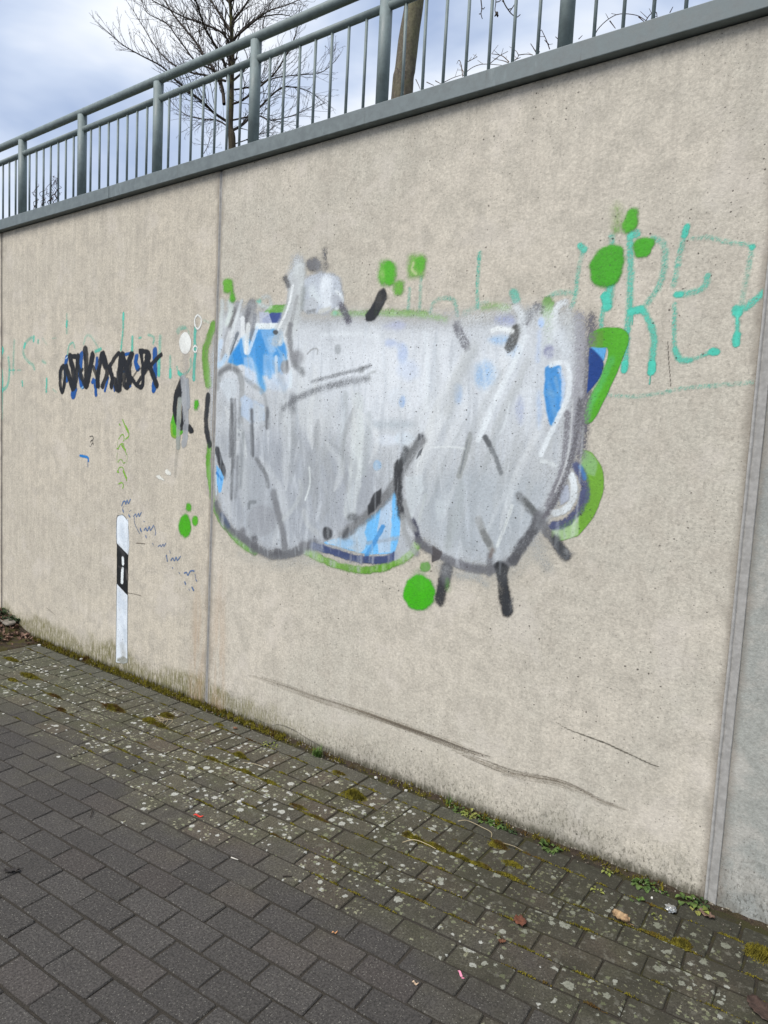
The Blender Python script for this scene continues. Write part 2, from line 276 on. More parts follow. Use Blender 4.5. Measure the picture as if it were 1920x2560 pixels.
# ------------------------------------------------------------------ paint on the wall
ART = [
('graffiti_piece','large graffiti piece painted over in smeared silver grey','PIECE',4,1.2,[
('s',[(-3.088,2.175),(-3.128,2.096),(-3.153,2.023),(-3.141,1.947),(-3.118,1.857)],0.0629,(106,159,58),0.95,0.44,0.18,0),
('s',[(-3.092,1.514),(-3.1,1.422),(-3.087,1.339),(-3.062,1.233)],0.0415,(93,159,41),0.95,0.44,0.18,0),
('s',[(-3.061,1.218),(-3.033,1.159),(-2.974,1.088),(-2.882,1.023),(-2.793,0.973),(-2.697,0.949)],0.0403,(114,169,76),0.9,0.6350000000000001,0.18,0),
('s',[(-2.329,1.004),(-2.201,0.973),(-2.096,0.959),(-1.971,0.96),(-1.876,0.98),(-1.792,1.013),(-1.713,1.065),(-1.665,1.121)],0.0393,(98,157,41),0.95,0.505,0.18,0),
('s',[(-2.329,1.004),(-2.246,0.984)],0.0544,(154,184,120),0.7,0.8300000000000001,0.08,0),
('s',[(-1.756,1.031),(-1.699,1.073),(-1.665,1.121)],0.0413,(144,180,112),0.7,0.7000000000000001,0.08,0),
('p',[(-0.938,1.579),(-0.903,1.568),(-0.868,1.529),(-0.848,1.484),(-0.847,1.423),(-0.86,1.365),(-0.887,1.306),(-0.927,1.249),(-0.956,1.235),(-1.02,1.211),(-1.038,1.252),(-0.977,1.296),(-0.937,1.337),(-0.915,1.397),(-0.915,1.459),(-0.941,1.52)],(112,166,52),0.95,0.0031,0.0),
('p',[(-0.938,1.579),(-0.903,1.568),(-0.874,1.533),(-0.885,1.482),(-0.917,1.48),(-0.941,1.52)],(134,172,124),0.75,0.0072,0.0),
('p',[(-0.931,1.322),(-0.927,1.249),(-0.956,1.232),(-1.02,1.211),(-1.038,1.258),(-0.976,1.28)],(166,190,150),0.85,0.0053,0.0),
('p',[(-1.588,1.03),(-1.589,1.021),(-1.594,1.013),(-1.602,1.007),(-1.611,1.003),(-1.621,1.001),(-1.631,1.002),(-1.64,1.007),(-1.645,1.013),(-1.648,1.021),(-1.647,1.03),(-1.642,1.038),(-1.634,1.045),(-1.625,1.049),(-1.614,1.05),(-1.604,1.049),(-1.596,1.044),(-1.591,1.038)],(110,170,80),0.7,0.0085,0.0),
('s',[(-1.756,1.053),(-1.692,1.105),(-1.658,1.14)],0.0336,(154,184,120),0.6,0.7000000000000001,0.08,0),
('p',[(-0.948,2.01),(-0.926,2.028),(-0.896,2.034),(-0.846,2.032),(-0.815,2.021),(-0.798,1.997),(-0.8,1.968),(-0.812,1.924),(-0.83,1.871),(-0.848,1.822),(-0.874,1.757),(-0.909,1.685),(-0.94,1.685),(-0.936,1.756),(-0.891,1.847),(-0.876,1.907),(-0.876,1.959),(-0.944,1.962)],(78,164,30),0.96,0.003,0.0),
('p',[(-0.945,2.009),(-0.895,2.027),(-0.89,1.962),(-0.944,1.962)],(92,140,50),0.7,0.005,0.0),
('s',[(-0.856,1.916),(-0.881,1.847),(-0.92,1.756),(-0.931,1.695)],0.0337,(81,174,87),0.75,0.7000000000000001,0.18,0),
('s',[(-2.64,2.229),(-2.524,2.221)],0.0444,(87,144,55),0.95,0.31,0.18,0),
('s',[(-2.218,2.181),(-2.101,2.169),(-1.965,2.163),(-1.828,2.153),(-1.698,2.141)],0.0402,(117,161,79),0.8,0.96,0.6799999999999999,0),
('s',[(-1.872,2.153),(-1.775,2.147),(-1.682,2.131),(-1.584,2.108)],0.0367,(123,163,85),0.75,1,0.6799999999999999,0),
('s',[(-1.404,2.145),(-1.349,2.149),(-1.293,2.132)],0.0364,(144,180,110),0.7,1,0.58,0),
('s',[(-1.123,2.145),(-1.115,2.072),(-1.112,1.973)],0.054,(112,159,81),0.92,0.44,0.38,0),
('p',[(-3.052,2.19),(-3.018,2.253),(-2.927,2.282),(-2.785,2.242),(-2.578,2.207),(-2.479,2.184),(-2.305,2.168),(-2.153,2.168),(-1.961,2.14),(-1.804,2.126),(-1.697,2.114),(-1.573,2.101),(-1.485,2.1),(-1.42,2.109),(-1.31,2.113),(-1.206,2.121),(-1.121,2.12),(-1.071,2.104),(-1.004,2.069),(-0.96,1.977),(-0.942,1.842),(-0.943,1.691),(-0.95,1.538),(-0.978,1.412),(-1.029,1.31),(-1.086,1.227),(-1.149,1.14),(-1.23,1.073),(-1.333,1.04),(-1.46,1.043),(-1.564,1.073),(-1.652,1.124),(-1.712,1.058),(-1.788,1.029),(-1.987,1.021),(-2.209,1.031),(-2.346,0.985),(-2.528,0.948),(-2.693,0.961),(-2.859,1.024),(-2.982,1.119),(-3.041,1.238),(-3.091,1.472),(-3.113,1.651),(-3.119,1.875),(-3.115,2.03)],(190,193,197),0.93,0.0726,0.4),
('p',[(-3.003,2.198),(-2.577,2.191),(-2.152,2.153),(-1.695,2.097),(-1.238,2.1),(-1.017,2.025),(-0.985,1.827),(-1.07,1.673),(-1.38,1.566),(-2.021,1.577),(-2.555,1.764),(-2.985,1.785)],(212,216,222),0.8,0.196,0.1),
('p',[(-3.025,1.564),(-2.549,1.641),(-2.017,1.52),(-1.869,1.397),(-1.994,1.14),(-2.347,1.008),(-2.695,0.996),(-2.957,1.166)],(158,162,170),0.8,0.1222,0.05),
('p',[(-1.692,1.41),(-1.376,1.499),(-1.07,1.452),(-1.073,1.276),(-1.235,1.1),(-1.483,1.084),(-1.656,1.196)],(168,174,180),0.8,0.0844,0.05),
('p',[(-2.103,2.14),(-1.534,2.103),(-1.476,1.833),(-1.661,1.589),(-1.954,1.654),(-2.137,1.898)],(218,221,226),0.6,0.1072,0.1),
('s',[(-2.048,1.77),(-2.034,1.634),(-2.036,1.424)],0.0797,(210,215,215),0.75,0.375,0.08,0),
('s',[(-2.042,1.657),(-2.039,1.407),(-2.065,1.229)],0.0825,(203,208,208),0.7,0.375,0.08,0),
('s',[(-2.12,1.789),(-2.123,1.632),(-2.128,1.418)],0.0444,(164,170,172),0.55,0.7000000000000001,0.08,0),
('s',[(-1.975,1.69),(-1.973,1.568),(-1.987,1.427)],0.0483,(164,170,172),0.55,0.7000000000000001,0.08,0),
('s',[(-1.683,2.052),(-1.663,1.897),(-1.656,1.728)],0.0316,(220,225,229),0.6,0.8300000000000001,0.08,0),
('s',[(-1.627,2.028),(-1.619,1.912),(-1.611,1.729)],0.0365,(189,194,198),0.5,0.8300000000000001,0.08,0),
('s',[(-2.289,2.079),(-2.078,2.075),(-1.935,2.048)],0.0285,(224,229,233),0.5,0.8300000000000001,0.08,0),
('p',[(-1.802,1.583),(-1.805,1.573),(-1.815,1.563),(-1.83,1.556),(-1.85,1.551),(-1.87,1.55),(-1.89,1.553),(-1.907,1.56),(-1.918,1.569),(-1.923,1.579),(-1.92,1.59),(-1.91,1.6),(-1.894,1.607),(-1.874,1.611),(-1.853,1.612),(-1.834,1.609),(-1.818,1.602),(-1.807,1.594)],(218,224,234),0.7,0.0177,0.0),
('p',[(-1.709,1.595),(-1.711,1.583),(-1.72,1.573),(-1.735,1.564),(-1.754,1.559),(-1.774,1.559),(-1.793,1.562),(-1.809,1.569),(-1.82,1.579),(-1.825,1.591),(-1.822,1.603),(-1.812,1.614),(-1.797,1.622),(-1.778,1.627),(-1.758,1.628),(-1.739,1.624),(-1.723,1.617),(-1.713,1.607)],(208,218,228),0.7,0.0173,0.0),
('p',[(-1.747,1.779),(-1.749,1.763),(-1.759,1.749),(-1.775,1.738),(-1.796,1.732),(-1.818,1.732),(-1.839,1.738),(-1.857,1.748),(-1.869,1.763),(-1.874,1.779),(-1.872,1.796),(-1.861,1.81),(-1.845,1.821),(-1.824,1.826),(-1.802,1.826),(-1.781,1.82),(-1.763,1.809),(-1.752,1.795)],(214,220,228),0.6,0.026,0.0),
('p',[(-1.707,1.655),(-1.714,1.646),(-1.735,1.638),(-1.768,1.631),(-1.81,1.627),(-1.855,1.626),(-1.898,1.628),(-1.934,1.633),(-1.958,1.641),(-1.966,1.65),(-1.959,1.659),(-1.936,1.667),(-1.901,1.674),(-1.858,1.678),(-1.813,1.679),(-1.771,1.676),(-1.738,1.671),(-1.715,1.664)],(172,180,186),0.7,0.0263,0.0),
('v',[(-3.102,2.204),(-0.989,2.068),(-0.916,1.153),(-3.045,0.86)],330,(0.01,0.035),(0.08,0.4),(150,156,164),(216,222,230),0.3,3),
('v',[(-3.042,1.586),(-1.793,1.621),(-1.757,1.074),(-3.013,0.911)],120,(0.012,0.03),(0.15,0.45),(138,142,150),(186,190,198),0.3,5),
('p',[(-1.77,1.972),(-1.771,1.956),(-1.775,1.942),(-1.783,1.931),(-1.793,1.926),(-1.804,1.926),(-1.814,1.932),(-1.824,1.943),(-1.83,1.958),(-1.833,1.974),(-1.832,1.99),(-1.828,2.004),(-1.82,2.014),(-1.81,2.019),(-1.799,2.019),(-1.788,2.013),(-1.779,2.002),(-1.773,1.988)],(176,194,222),0.6,0.0172,0.2),
('p',[(-1.842,2.026),(-1.843,2.02),(-1.849,2.015),(-1.857,2.012),(-1.867,2.01),(-1.879,2.011),(-1.889,2.013),(-1.898,2.017),(-1.904,2.023),(-1.907,2.029),(-1.905,2.035),(-1.9,2.04),(-1.891,2.043),(-1.881,2.045),(-1.869,2.044),(-1.859,2.042),(-1.85,2.037),(-1.844,2.032)],(180,192,220),0.6,0.0108,0.2),
('p',[(-1.766,1.758),(-1.767,1.747),(-1.77,1.738),(-1.775,1.731),(-1.782,1.728),(-1.789,1.728),(-1.796,1.731),(-1.802,1.738),(-1.806,1.747),(-1.808,1.758),(-1.808,1.768),(-1.805,1.777),(-1.799,1.784),(-1.793,1.787),(-1.785,1.787),(-1.778,1.784),(-1.772,1.777),(-1.768,1.768)],(150,178,218),0.7,0.0086,0.5),
('p',[(-1.703,1.898),(-1.706,1.88),(-1.715,1.865),(-1.731,1.854),(-1.751,1.848),(-1.773,1.849),(-1.794,1.855),(-1.811,1.867),(-1.823,1.883),(-1.828,1.901),(-1.826,1.918),(-1.816,1.933),(-1.799,1.944),(-1.779,1.95),(-1.757,1.949),(-1.737,1.942),(-1.72,1.931),(-1.708,1.915)],(196,206,226),0.6,0.0256,0.0),
('p',[(-1.481,1.795),(-1.481,1.78),(-1.484,1.766),(-1.49,1.756),(-1.497,1.751),(-1.506,1.751),(-1.514,1.756),(-1.521,1.766),(-1.526,1.78),(-1.528,1.795),(-1.528,1.811),(-1.525,1.824),(-1.519,1.834),(-1.512,1.839),(-1.504,1.839),(-1.495,1.834),(-1.488,1.824),(-1.483,1.81)],(160,184,216),0.6,0.0123,0.4),
('p',[(-1.885,1.464),(-1.886,1.455),(-1.89,1.447),(-1.896,1.44),(-1.904,1.437),(-1.912,1.436),(-1.921,1.439),(-1.928,1.445),(-1.933,1.452),(-1.935,1.462),(-1.934,1.471),(-1.93,1.479),(-1.924,1.486),(-1.916,1.489),(-1.907,1.49),(-1.899,1.487),(-1.892,1.481),(-1.887,1.473)],(146,178,208),0.8,0.0063,0.0),
('p',[(-1.322,1.867),(-1.324,1.847),(-1.332,1.829),(-1.346,1.815),(-1.364,1.808),(-1.384,1.808),(-1.403,1.816),(-1.419,1.83),(-1.43,1.848),(-1.435,1.869),(-1.433,1.891),(-1.425,1.909),(-1.41,1.922),(-1.392,1.929),(-1.373,1.928),(-1.354,1.92),(-1.338,1.906),(-1.327,1.888)],(150,184,222),0.75,0.0334,0.4),
('p',[(-1.266,2.007),(-1.269,1.999),(-1.277,1.993),(-1.292,1.989),(-1.309,1.987),(-1.328,1.988),(-1.347,1.992),(-1.362,1.997),(-1.372,2.004),(-1.376,2.012),(-1.373,2.019),(-1.364,2.025),(-1.349,2.03),(-1.331,2.031),(-1.312,2.03),(-1.294,2.027),(-1.279,2.021),(-1.27,2.014)],(156,188,224),0.7,0.0218,0.4),
('p',[(-1.221,1.962),(-1.222,1.951),(-1.228,1.941),(-1.237,1.935),(-1.248,1.931),(-1.26,1.931),(-1.273,1.936),(-1.283,1.943),(-1.29,1.953),(-1.293,1.965),(-1.291,1.976),(-1.286,1.985),(-1.277,1.992),(-1.265,1.995),(-1.253,1.995),(-1.241,1.99),(-1.231,1.983),(-1.224,1.973)],(168,194,226),0.6,0.0216,0.4),
('p',[(-1.475,1.791),(-1.476,1.775),(-1.479,1.761),(-1.486,1.751),(-1.494,1.746),(-1.503,1.746),(-1.512,1.751),(-1.52,1.761),(-1.526,1.775),(-1.528,1.791),(-1.528,1.807),(-1.524,1.82),(-1.518,1.831),(-1.509,1.836),(-1.5,1.836),(-1.491,1.83),(-1.483,1.82),(-1.478,1.806)],(168,190,222),0.6,0.0172,0.4),
('p',[(-1.186,1.725),(-1.185,1.703),(-1.188,1.684),(-1.193,1.669),(-1.2,1.661),(-1.208,1.661),(-1.217,1.668),(-1.224,1.683),(-1.23,1.702),(-1.233,1.725),(-1.233,1.747),(-1.23,1.767),(-1.225,1.781),(-1.218,1.789),(-1.21,1.789),(-1.202,1.781),(-1.194,1.767),(-1.189,1.747)],(160,168,192),0.6,0.0162,0.4),
('p',[(-1.111,1.726),(-1.11,1.699),(-1.111,1.675),(-1.114,1.657),(-1.119,1.647),(-1.125,1.647),(-1.131,1.656),(-1.137,1.674),(-1.142,1.698),(-1.145,1.726),(-1.146,1.753),(-1.145,1.777),(-1.142,1.795),(-1.137,1.804),(-1.131,1.804),(-1.125,1.795),(-1.119,1.777),(-1.114,1.753)],(170,190,220),0.6,0.016,0.3),
('p',[(-1.254,2.086),(-1.256,2.077),(-1.264,2.07),(-1.276,2.064),(-1.292,2.062),(-1.308,2.063),(-1.325,2.067),(-1.338,2.074),(-1.347,2.083),(-1.351,2.093),(-1.349,2.102),(-1.341,2.109),(-1.328,2.115),(-1.312,2.117),(-1.296,2.115),(-1.28,2.111),(-1.266,2.104),(-1.258,2.096)],(150,158,196),0.6,0.0217,0.5),
('p',[(-1.787,2.097),(-1.789,2.089),(-1.796,2.082),(-1.807,2.078),(-1.822,2.076),(-1.837,2.076),(-1.852,2.08),(-1.864,2.086),(-1.873,2.094),(-1.876,2.102),(-1.874,2.11),(-1.866,2.117),(-1.855,2.122),(-1.84,2.124),(-1.825,2.123),(-1.81,2.119),(-1.798,2.113),(-1.79,2.105)],(176,180,204),0.7,0.018,0.5),
('p',[(-1.788,2.091),(-1.791,2.083),(-1.802,2.077),(-1.819,2.072),(-1.841,2.071),(-1.865,2.072),(-1.887,2.076),(-1.906,2.083),(-1.918,2.091),(-1.923,2.099),(-1.919,2.107),(-1.908,2.114),(-1.89,2.118),(-1.868,2.12),(-1.844,2.118),(-1.822,2.114),(-1.804,2.107),(-1.792,2.1)],(184,188,206),0.6,0.0241,0.5),
('p',[(-1.797,2.014),(-1.8,2.008),(-1.809,2.003),(-1.822,2.0),(-1.839,1.998),(-1.857,1.999),(-1.875,2.002),(-1.889,2.007),(-1.899,2.013),(-1.902,2.019),(-1.9,2.025),(-1.891,2.03),(-1.877,2.034),(-1.86,2.035),(-1.841,2.034),(-1.824,2.031),(-1.81,2.026),(-1.801,2.021)],(178,190,218),0.6,0.0181,0.3),
('p',[(-1.772,1.972),(-1.773,1.957),(-1.778,1.945),(-1.785,1.936),(-1.794,1.931),(-1.804,1.931),(-1.814,1.937),(-1.823,1.946),(-1.829,1.959),(-1.832,1.974),(-1.831,1.988),(-1.826,2.001),(-1.819,2.01),(-1.81,2.014),(-1.799,2.014),(-1.79,2.008),(-1.781,1.999),(-1.775,1.986)],(182,194,222),0.6,0.018,0.3),
('p',[(-2.963,1.965),(-2.939,2.016),(-2.887,2.07),(-2.829,2.113),(-2.771,2.135),(-2.699,2.136),(-2.622,2.132),(-2.567,2.133),(-2.535,2.059),(-2.511,1.981),(-2.523,1.942),(-2.575,1.904),(-2.658,1.886),(-2.739,1.908),(-2.844,1.951)],(74,148,212),0.95,0.013,0.0),
('s',[(-2.726,1.938),(-2.708,1.877),(-2.684,1.821)],0.0594,(86,155,210),0.9,0.7000000000000001,0.08,0),
('s',[(-2.645,1.906),(-2.559,1.855),(-2.53,1.825)],0.051,(181,202,225),0.6,1,0.08,0),
('p',[(-2.944,1.964),(-2.923,2.015),(-2.872,2.07),(-2.863,2.034),(-2.837,1.961),(-2.897,1.942)],(40,134,208),0.85,0.0072,0.0),
('p',[(-2.754,2.079),(-2.727,2.118),(-2.674,2.046),(-2.689,1.937),(-2.699,1.837),(-2.722,1.867),(-2.742,1.968)],(52,138,206),0.7,0.007,0.0),
('p',[(-2.7,2.215),(-2.642,2.25),(-2.552,2.244),(-2.557,2.205),(-2.639,2.209)],(96,156,62),0.95,0.002,0.0),
('p',[(-2.702,2.186),(-2.64,2.212),(-2.56,2.206),(-2.568,2.155),(-2.63,2.157),(-2.701,2.164)],(52,72,136),0.95,0.002,0.0),
('p',[(-2.732,2.223),(-2.661,2.218),(-2.63,2.157),(-2.722,2.162)],(184,190,208),0.85,0.004,0.0),
('s',[(-2.758,2.15),(-2.671,2.145),(-2.574,2.141)],0.0324,(230,237,239),0.95,0.31,0.08,0),
('p',[(-2.72,2.128),(-2.628,2.127),(-2.603,2.033),(-2.588,2.013),(-2.65,2.005),(-2.681,2.056)],(178,204,234),0.42,0.0059,0.0),
('s',[(-2.64,2.074),(-2.623,2.014)],0.0501,(195,213,233),0.4,0.7000000000000001,0.08,0),
('p',[(-2.839,1.992),(-2.764,1.989),(-2.739,1.908),(-2.722,1.857),(-2.772,1.837),(-2.817,1.858)],(186,206,232),0.5,0.0071,0.0),
('p',[(-2.692,1.997),(-2.65,2.005),(-2.607,1.989),(-2.552,1.987),(-2.517,1.961),(-2.542,1.933),(-2.493,1.893),(-2.481,1.917),(-2.483,1.834),(-2.543,1.81),(-2.641,1.821),(-2.671,1.856)],(192,208,230),0.42,0.0128,0.1),
('s',[(-2.648,1.955),(-2.634,1.886)],0.0367,(98,159,212),0.6,0.7000000000000001,0.08,0),
('s',[(-2.556,1.933),(-2.548,1.904)],0.0282,(133,174,221),0.6,0.7000000000000001,0.08,0),
('s',[(-2.593,1.983),(-2.585,1.885)],0.0263,(212,223,233),0.8,0.5700000000000001,0.08,0),
('s',[(-2.484,1.907),(-2.486,1.834)],0.0286,(212,221,227),0.8,0.5700000000000001,0.08,0),
('s',[(-2.351,1.615),(-2.189,1.395),(-2.24,1.16)],0.079,(146,148,150),0.3825099636409529,0.7650000000000001,0.13,1),
('s',[(-2.157,1.601),(-2.272,1.445),(-2.206,1.297)],0.0429,(175,178,179),0.36726726194554093,0.7650000000000001,0.13,1),
('s',[(-2.721,1.728),(-2.872,1.51),(-2.79,1.295)],0.0747,(175,178,179),0.2955189159444447,0.7650000000000001,0.13,1),
('s',[(-2.147,1.818),(-2.249,1.596),(-2.185,1.378)],0.0797,(191,194,195),0.2816748081375674,0.7650000000000001,0.13,1),
('s',[(-2.973,1.517),(-3.062,1.345),(-3.011,1.179)],0.1211,(175,178,179),0.3223262919367316,0.7650000000000001,0.13,1),
('s',[(-2.064,1.735),(-2.125,1.529),(-2.078,1.323)],0.0496,(146,148,150),0.4912740977364437,0.7650000000000001,0.13,1),
('s',[(-2.598,2.038),(-2.434,1.854),(-2.491,1.675)],0.0395,(211,214,215),0.3253397751923656,0.7650000000000001,0.13,1),
('s',[(-2.39,2.041),(-2.419,1.828),(-2.388,1.614)],0.0674,(211,214,215),0.32651606477935835,0.7650000000000001,0.13,1),
('s',[(-2.302,1.934),(-2.38,1.752),(-2.329,1.568)],0.1098,(211,214,215),0.2557163908131802,0.7650000000000001,0.13,1),
('s',[(-2.234,1.56),(-2.128,1.446),(-2.164,1.324)],0.0577,(211,214,215),0.46030852386556265,0.7650000000000001,0.13,1),
('s',[(-2.512,1.632),(-2.34,1.429),(-2.4,1.214)],0.0881,(154,157,160),0.4824138298993803,0.7650000000000001,0.13,1),
('s',[(-2.085,1.842),(-2.058,1.682),(-2.056,1.52)],0.0428,(222,224,224),0.43709951412116577,0.7650000000000001,0.13,1),
('s',[(-2.19,1.553),(-2.044,1.441),(-2.098,1.316)],0.0442,(154,157,160),0.3782200135492301,0.7650000000000001,0.13,1),
('s',[(-2.615,1.965),(-2.526,1.801),(-2.555,1.639)],0.0618,(154,157,160),0.3291999964158443,0.7650000000000001,0.13,1),
('s',[(-2.805,2.013),(-2.719,1.862),(-2.745,1.715)],0.0532,(222,224,224),0.26213804088711407,0.7650000000000001,0.13,1),
('s',[(-2.042,1.738),(-2.096,1.569),(-2.059,1.402)],0.0589,(191,194,195),0.31255221451756565,0.7650000000000001,0.13,1),
('s',[(-2.343,1.957),(-2.274,1.706),(-2.285,1.451)],0.0615,(222,224,224),0.3017649727511626,0.7650000000000001,0.13,1),
('s',[(-2.046,1.722),(-1.918,1.595),(-1.963,1.463)],0.037,(222,224,224),0.3586387976501093,0.7650000000000001,0.13,1),
('s',[(-2.814,1.541),(-2.808,1.366),(-2.797,1.19)],0.1202,(191,194,195),0.4940018924366577,0.7650000000000001,0.13,1),
('s',[(-2.516,1.762),(-2.498,1.536),(-2.489,1.307)],0.0785,(211,214,215),0.4754651172952845,0.7650000000000001,0.13,1),
('s',[(-2.852,1.552),(-2.948,1.334),(-2.893,1.123)],0.1188,(222,224,224),0.29503007436010503,0.7650000000000001,0.13,1),
('s',[(-2.478,1.746),(-2.454,1.548),(-2.451,1.345)],0.1014,(154,157,160),0.4437245230296604,0.7650000000000001,0.13,1),
('s',[(-2.287,1.662),(-2.306,1.437),(-2.28,1.213)],0.0881,(146,148,150),0.4588081212447681,0.7650000000000001,0.13,1),
('s',[(-2.687,1.46),(-2.505,1.241),(-2.569,1.003)],0.0872,(211,214,215),0.39516520658847315,0.7650000000000001,0.13,1),
('s',[(-2.972,1.724),(-2.884,1.556),(-2.911,1.385)],0.0688,(222,224,224),0.3750872810323479,0.7650000000000001,0.13,1),
('s',[(-2.315,1.837),(-2.344,1.681),(-2.319,1.525)],0.0652,(222,224,224),0.4607198968016971,0.7650000000000001,0.13,1),
('s',[(-1.083,1.726),(-1.196,1.486),(-1.262,1.236)],0.045,(224,226,227),0.382335020192349,0.7000000000000001,0.13,1),
('s',[(-1.51,1.646),(-1.646,1.386),(-1.727,1.117)],0.0402,(191,194,196),0.2697091823810459,0.7000000000000001,0.13,1),
('s',[(-1.206,1.855),(-1.299,1.668),(-1.353,1.473)],0.0469,(164,168,170),0.4841077745348067,0.7000000000000001,0.13,1),
('s',[(-1.431,1.791),(-1.554,1.552),(-1.63,1.303)],0.0612,(224,226,227),0.2569055039353647,0.7000000000000001,0.13,1),
('s',[(-1.528,1.847),(-1.64,1.643),(-1.706,1.428)],0.0651,(212,215,217),0.29513328639951564,0.7000000000000001,0.13,1),
('s',[(-1.158,1.583),(-1.276,1.332),(-1.352,1.144)],0.025,(212,215,217),0.28338172121127847,0.7000000000000001,0.13,1),
('s',[(-1.434,1.975),(-1.503,1.848),(-1.543,1.716)],0.0457,(177,180,182),0.33777495916988487,0.7000000000000001,0.13,1),
('s',[(-1.224,2.019),(-1.287,1.897),(-1.323,1.769)],0.0232,(224,226,227),0.3513439371289808,0.7000000000000001,0.13,1),
('s',[(-1.451,1.861),(-1.513,1.743),(-1.55,1.623)],0.0436,(164,168,170),0.2590155276468637,0.7000000000000001,0.13,1),
('s',[(-1.253,2.009),(-1.342,1.836),(-1.395,1.656)],0.0685,(224,226,227),0.3232979550180966,0.7000000000000001,0.13,1),
('s',[(-1.414,2.001),(-1.498,1.842),(-1.548,1.676)],0.0569,(164,168,170),0.34236067993095565,0.7000000000000001,0.13,1),
('s',[(-1.535,1.769),(-1.639,1.574),(-1.7,1.373)],0.0757,(212,215,217),0.4021524732761666,0.7000000000000001,0.13,1),
('s',[(-1.386,1.619),(-1.438,1.516),(-1.47,1.411)],0.0398,(177,180,182),0.4791190319045783,0.7000000000000001,0.13,1),
('s',[(-1.289,1.9),(-1.405,1.672),(-1.475,1.433)],0.042,(164,168,170),0.35792094837255856,0.7000000000000001,0.13,1),
('s',[(-1.49,1.922),(-1.625,1.671),(-1.707,1.405)],0.0456,(191,194,196),0.463741138416803,0.7000000000000001,0.13,1),
('s',[(-1.523,1.769),(-1.642,1.548),(-1.714,1.316)],0.0514,(224,226,227),0.35387292880503707,0.7000000000000001,0.13,1),
('s',[(-1.404,1.573),(-1.496,1.39),(-1.552,1.202)],0.0314,(224,226,227),0.25594373070054877,0.7000000000000001,0.13,1),
('s',[(-1.193,1.593),(-1.26,1.456),(-1.297,1.316)],0.0578,(177,180,182),0.45670132598353336,0.7000000000000001,0.13,1),
('s',[(-1.626,1.802),(-1.708,1.652),(-1.756,1.498)],0.0679,(191,194,196),0.3114150455037482,0.7000000000000001,0.13,1),
('s',[(-1.466,1.99),(-1.603,1.739),(-1.686,1.474)],0.0509,(224,226,227),0.49812082475913955,0.7000000000000001,0.13,1),
('s',[(-1.282,1.637),(-1.401,1.399),(-1.47,1.152)],0.0244,(177,180,182),0.2815080868093106,0.7000000000000001,0.13,1),
('s',[(-1.439,1.712),(-1.541,1.512),(-1.603,1.306)],0.0263,(164,168,170),0.33744118616178514,0.7000000000000001,0.13,1),
('s',[(-1.187,1.665),(-1.243,1.547),(-1.276,1.427)],0.0339,(177,180,182),0.3639034306364746,0.7000000000000001,0.13,1),
('s',[(-1.049,1.633),(-1.131,1.456),(-1.178,1.275)],0.04,(177,180,182),0.45188276735643207,0.7000000000000001,0.13,1),
('s',[(-2.896,2.265),(-2.932,2.201),(-2.967,2.121),(-2.992,1.997)],0.0565,(154,155,158),0.85,0.5700000000000001,0.28,0),
('s',[(-2.919,2.251),(-2.953,2.166)],0.0372,(106,106,106),0.8,0.5700000000000001,0.48,0),
('s',[(-2.89,2.117),(-2.925,2.057),(-2.946,2.016)],0.0281,(66,74,83),0.85,0.5700000000000001,0.18,0),
('s',[(-2.792,2.257),(-2.818,2.194),(-2.8,2.112)],0.0936,(142,143,146),0.85,0.5700000000000001,0.38,0),
('s',[(-2.806,2.243),(-2.825,2.179)],0.0394,(102,103,108),0.75,0.5700000000000001,0.5800000000000001,0),
('s',[(-2.76,2.2),(-2.777,2.09)],0.039,(119,121,127),0.8,0.5700000000000001,0.48,0),
('s',[(-2.867,2.288),(-2.915,2.174),(-2.943,2.109)],0.0273,(214,219,221),0.8,0.5700000000000001,0.08,0),
('s',[(-2.855,2.191),(-2.844,2.104),(-2.818,2.022)],0.036,(226,229,231),0.9,0.44,0.08,0),
('s',[(-2.809,2.158),(-2.814,2.092),(-2.814,2.021)],0.0364,(228,231,231),0.9,0.44,0.08,0),
('s',[(-2.743,2.139),(-2.775,2.065),(-2.802,2.011)],0.0275,(201,219,237),0.85,0.5700000000000001,0.08,0),
('s',[(-2.951,2.12),(-2.972,2.069),(-2.962,2.012)],0.0374,(212,215,217),0.85,0.5700000000000001,0.08,0),
('s',[(-2.919,2.087),(-2.94,2.047),(-2.961,2.001)],0.0237,(201,207,210),0.8,0.5700000000000001,0.08,0),
('s',[(-3.021,2.3),(-3.024,2.181),(-3.042,2.051)],0.042,(212,219,219),0.7,0.8300000000000001,0.08,0),
('s',[(-2.959,2.29),(-2.949,2.238),(-2.977,2.183)],0.0478,(212,221,217),0.8,0.7000000000000001,0.08,0),
('s',[(-3.02,2.082),(-3.041,2.02),(-3.047,1.972)],0.0418,(195,211,231),0.8,0.5700000000000001,0.08,0),
('s',[(-2.977,1.996),(-3.014,1.961),(-3.046,1.957)],0.0437,(185,213,239),0.8,0.5700000000000001,0.08,0),
('s',[(-2.707,2.295),(-2.658,2.291),(-2.641,2.241)],0.031,(212,219,219),0.6,0.96,0.48000000000000004,0),
('s',[(-2.734,2.262),(-2.662,2.237)],0.0314,(212,221,219),0.7,0.8300000000000001,0.38,0),
('p',[(-2.709,2.275),(-2.71,2.271),(-2.715,2.268),(-2.721,2.265),(-2.73,2.264),(-2.739,2.265),(-2.747,2.267),(-2.754,2.271),(-2.759,2.275),(-2.761,2.279),(-2.76,2.284),(-2.755,2.287),(-2.748,2.29),(-2.74,2.29),(-2.731,2.29),(-2.723,2.288),(-2.716,2.284),(-2.711,2.28)],(120,200,180),0.6,0.0099,0.5),
('s',[(-2.471,2.437),(-2.496,2.38),(-2.483,2.312)],0.1096,(201,205,210),0.85,0.8300000000000001,0.58,0),
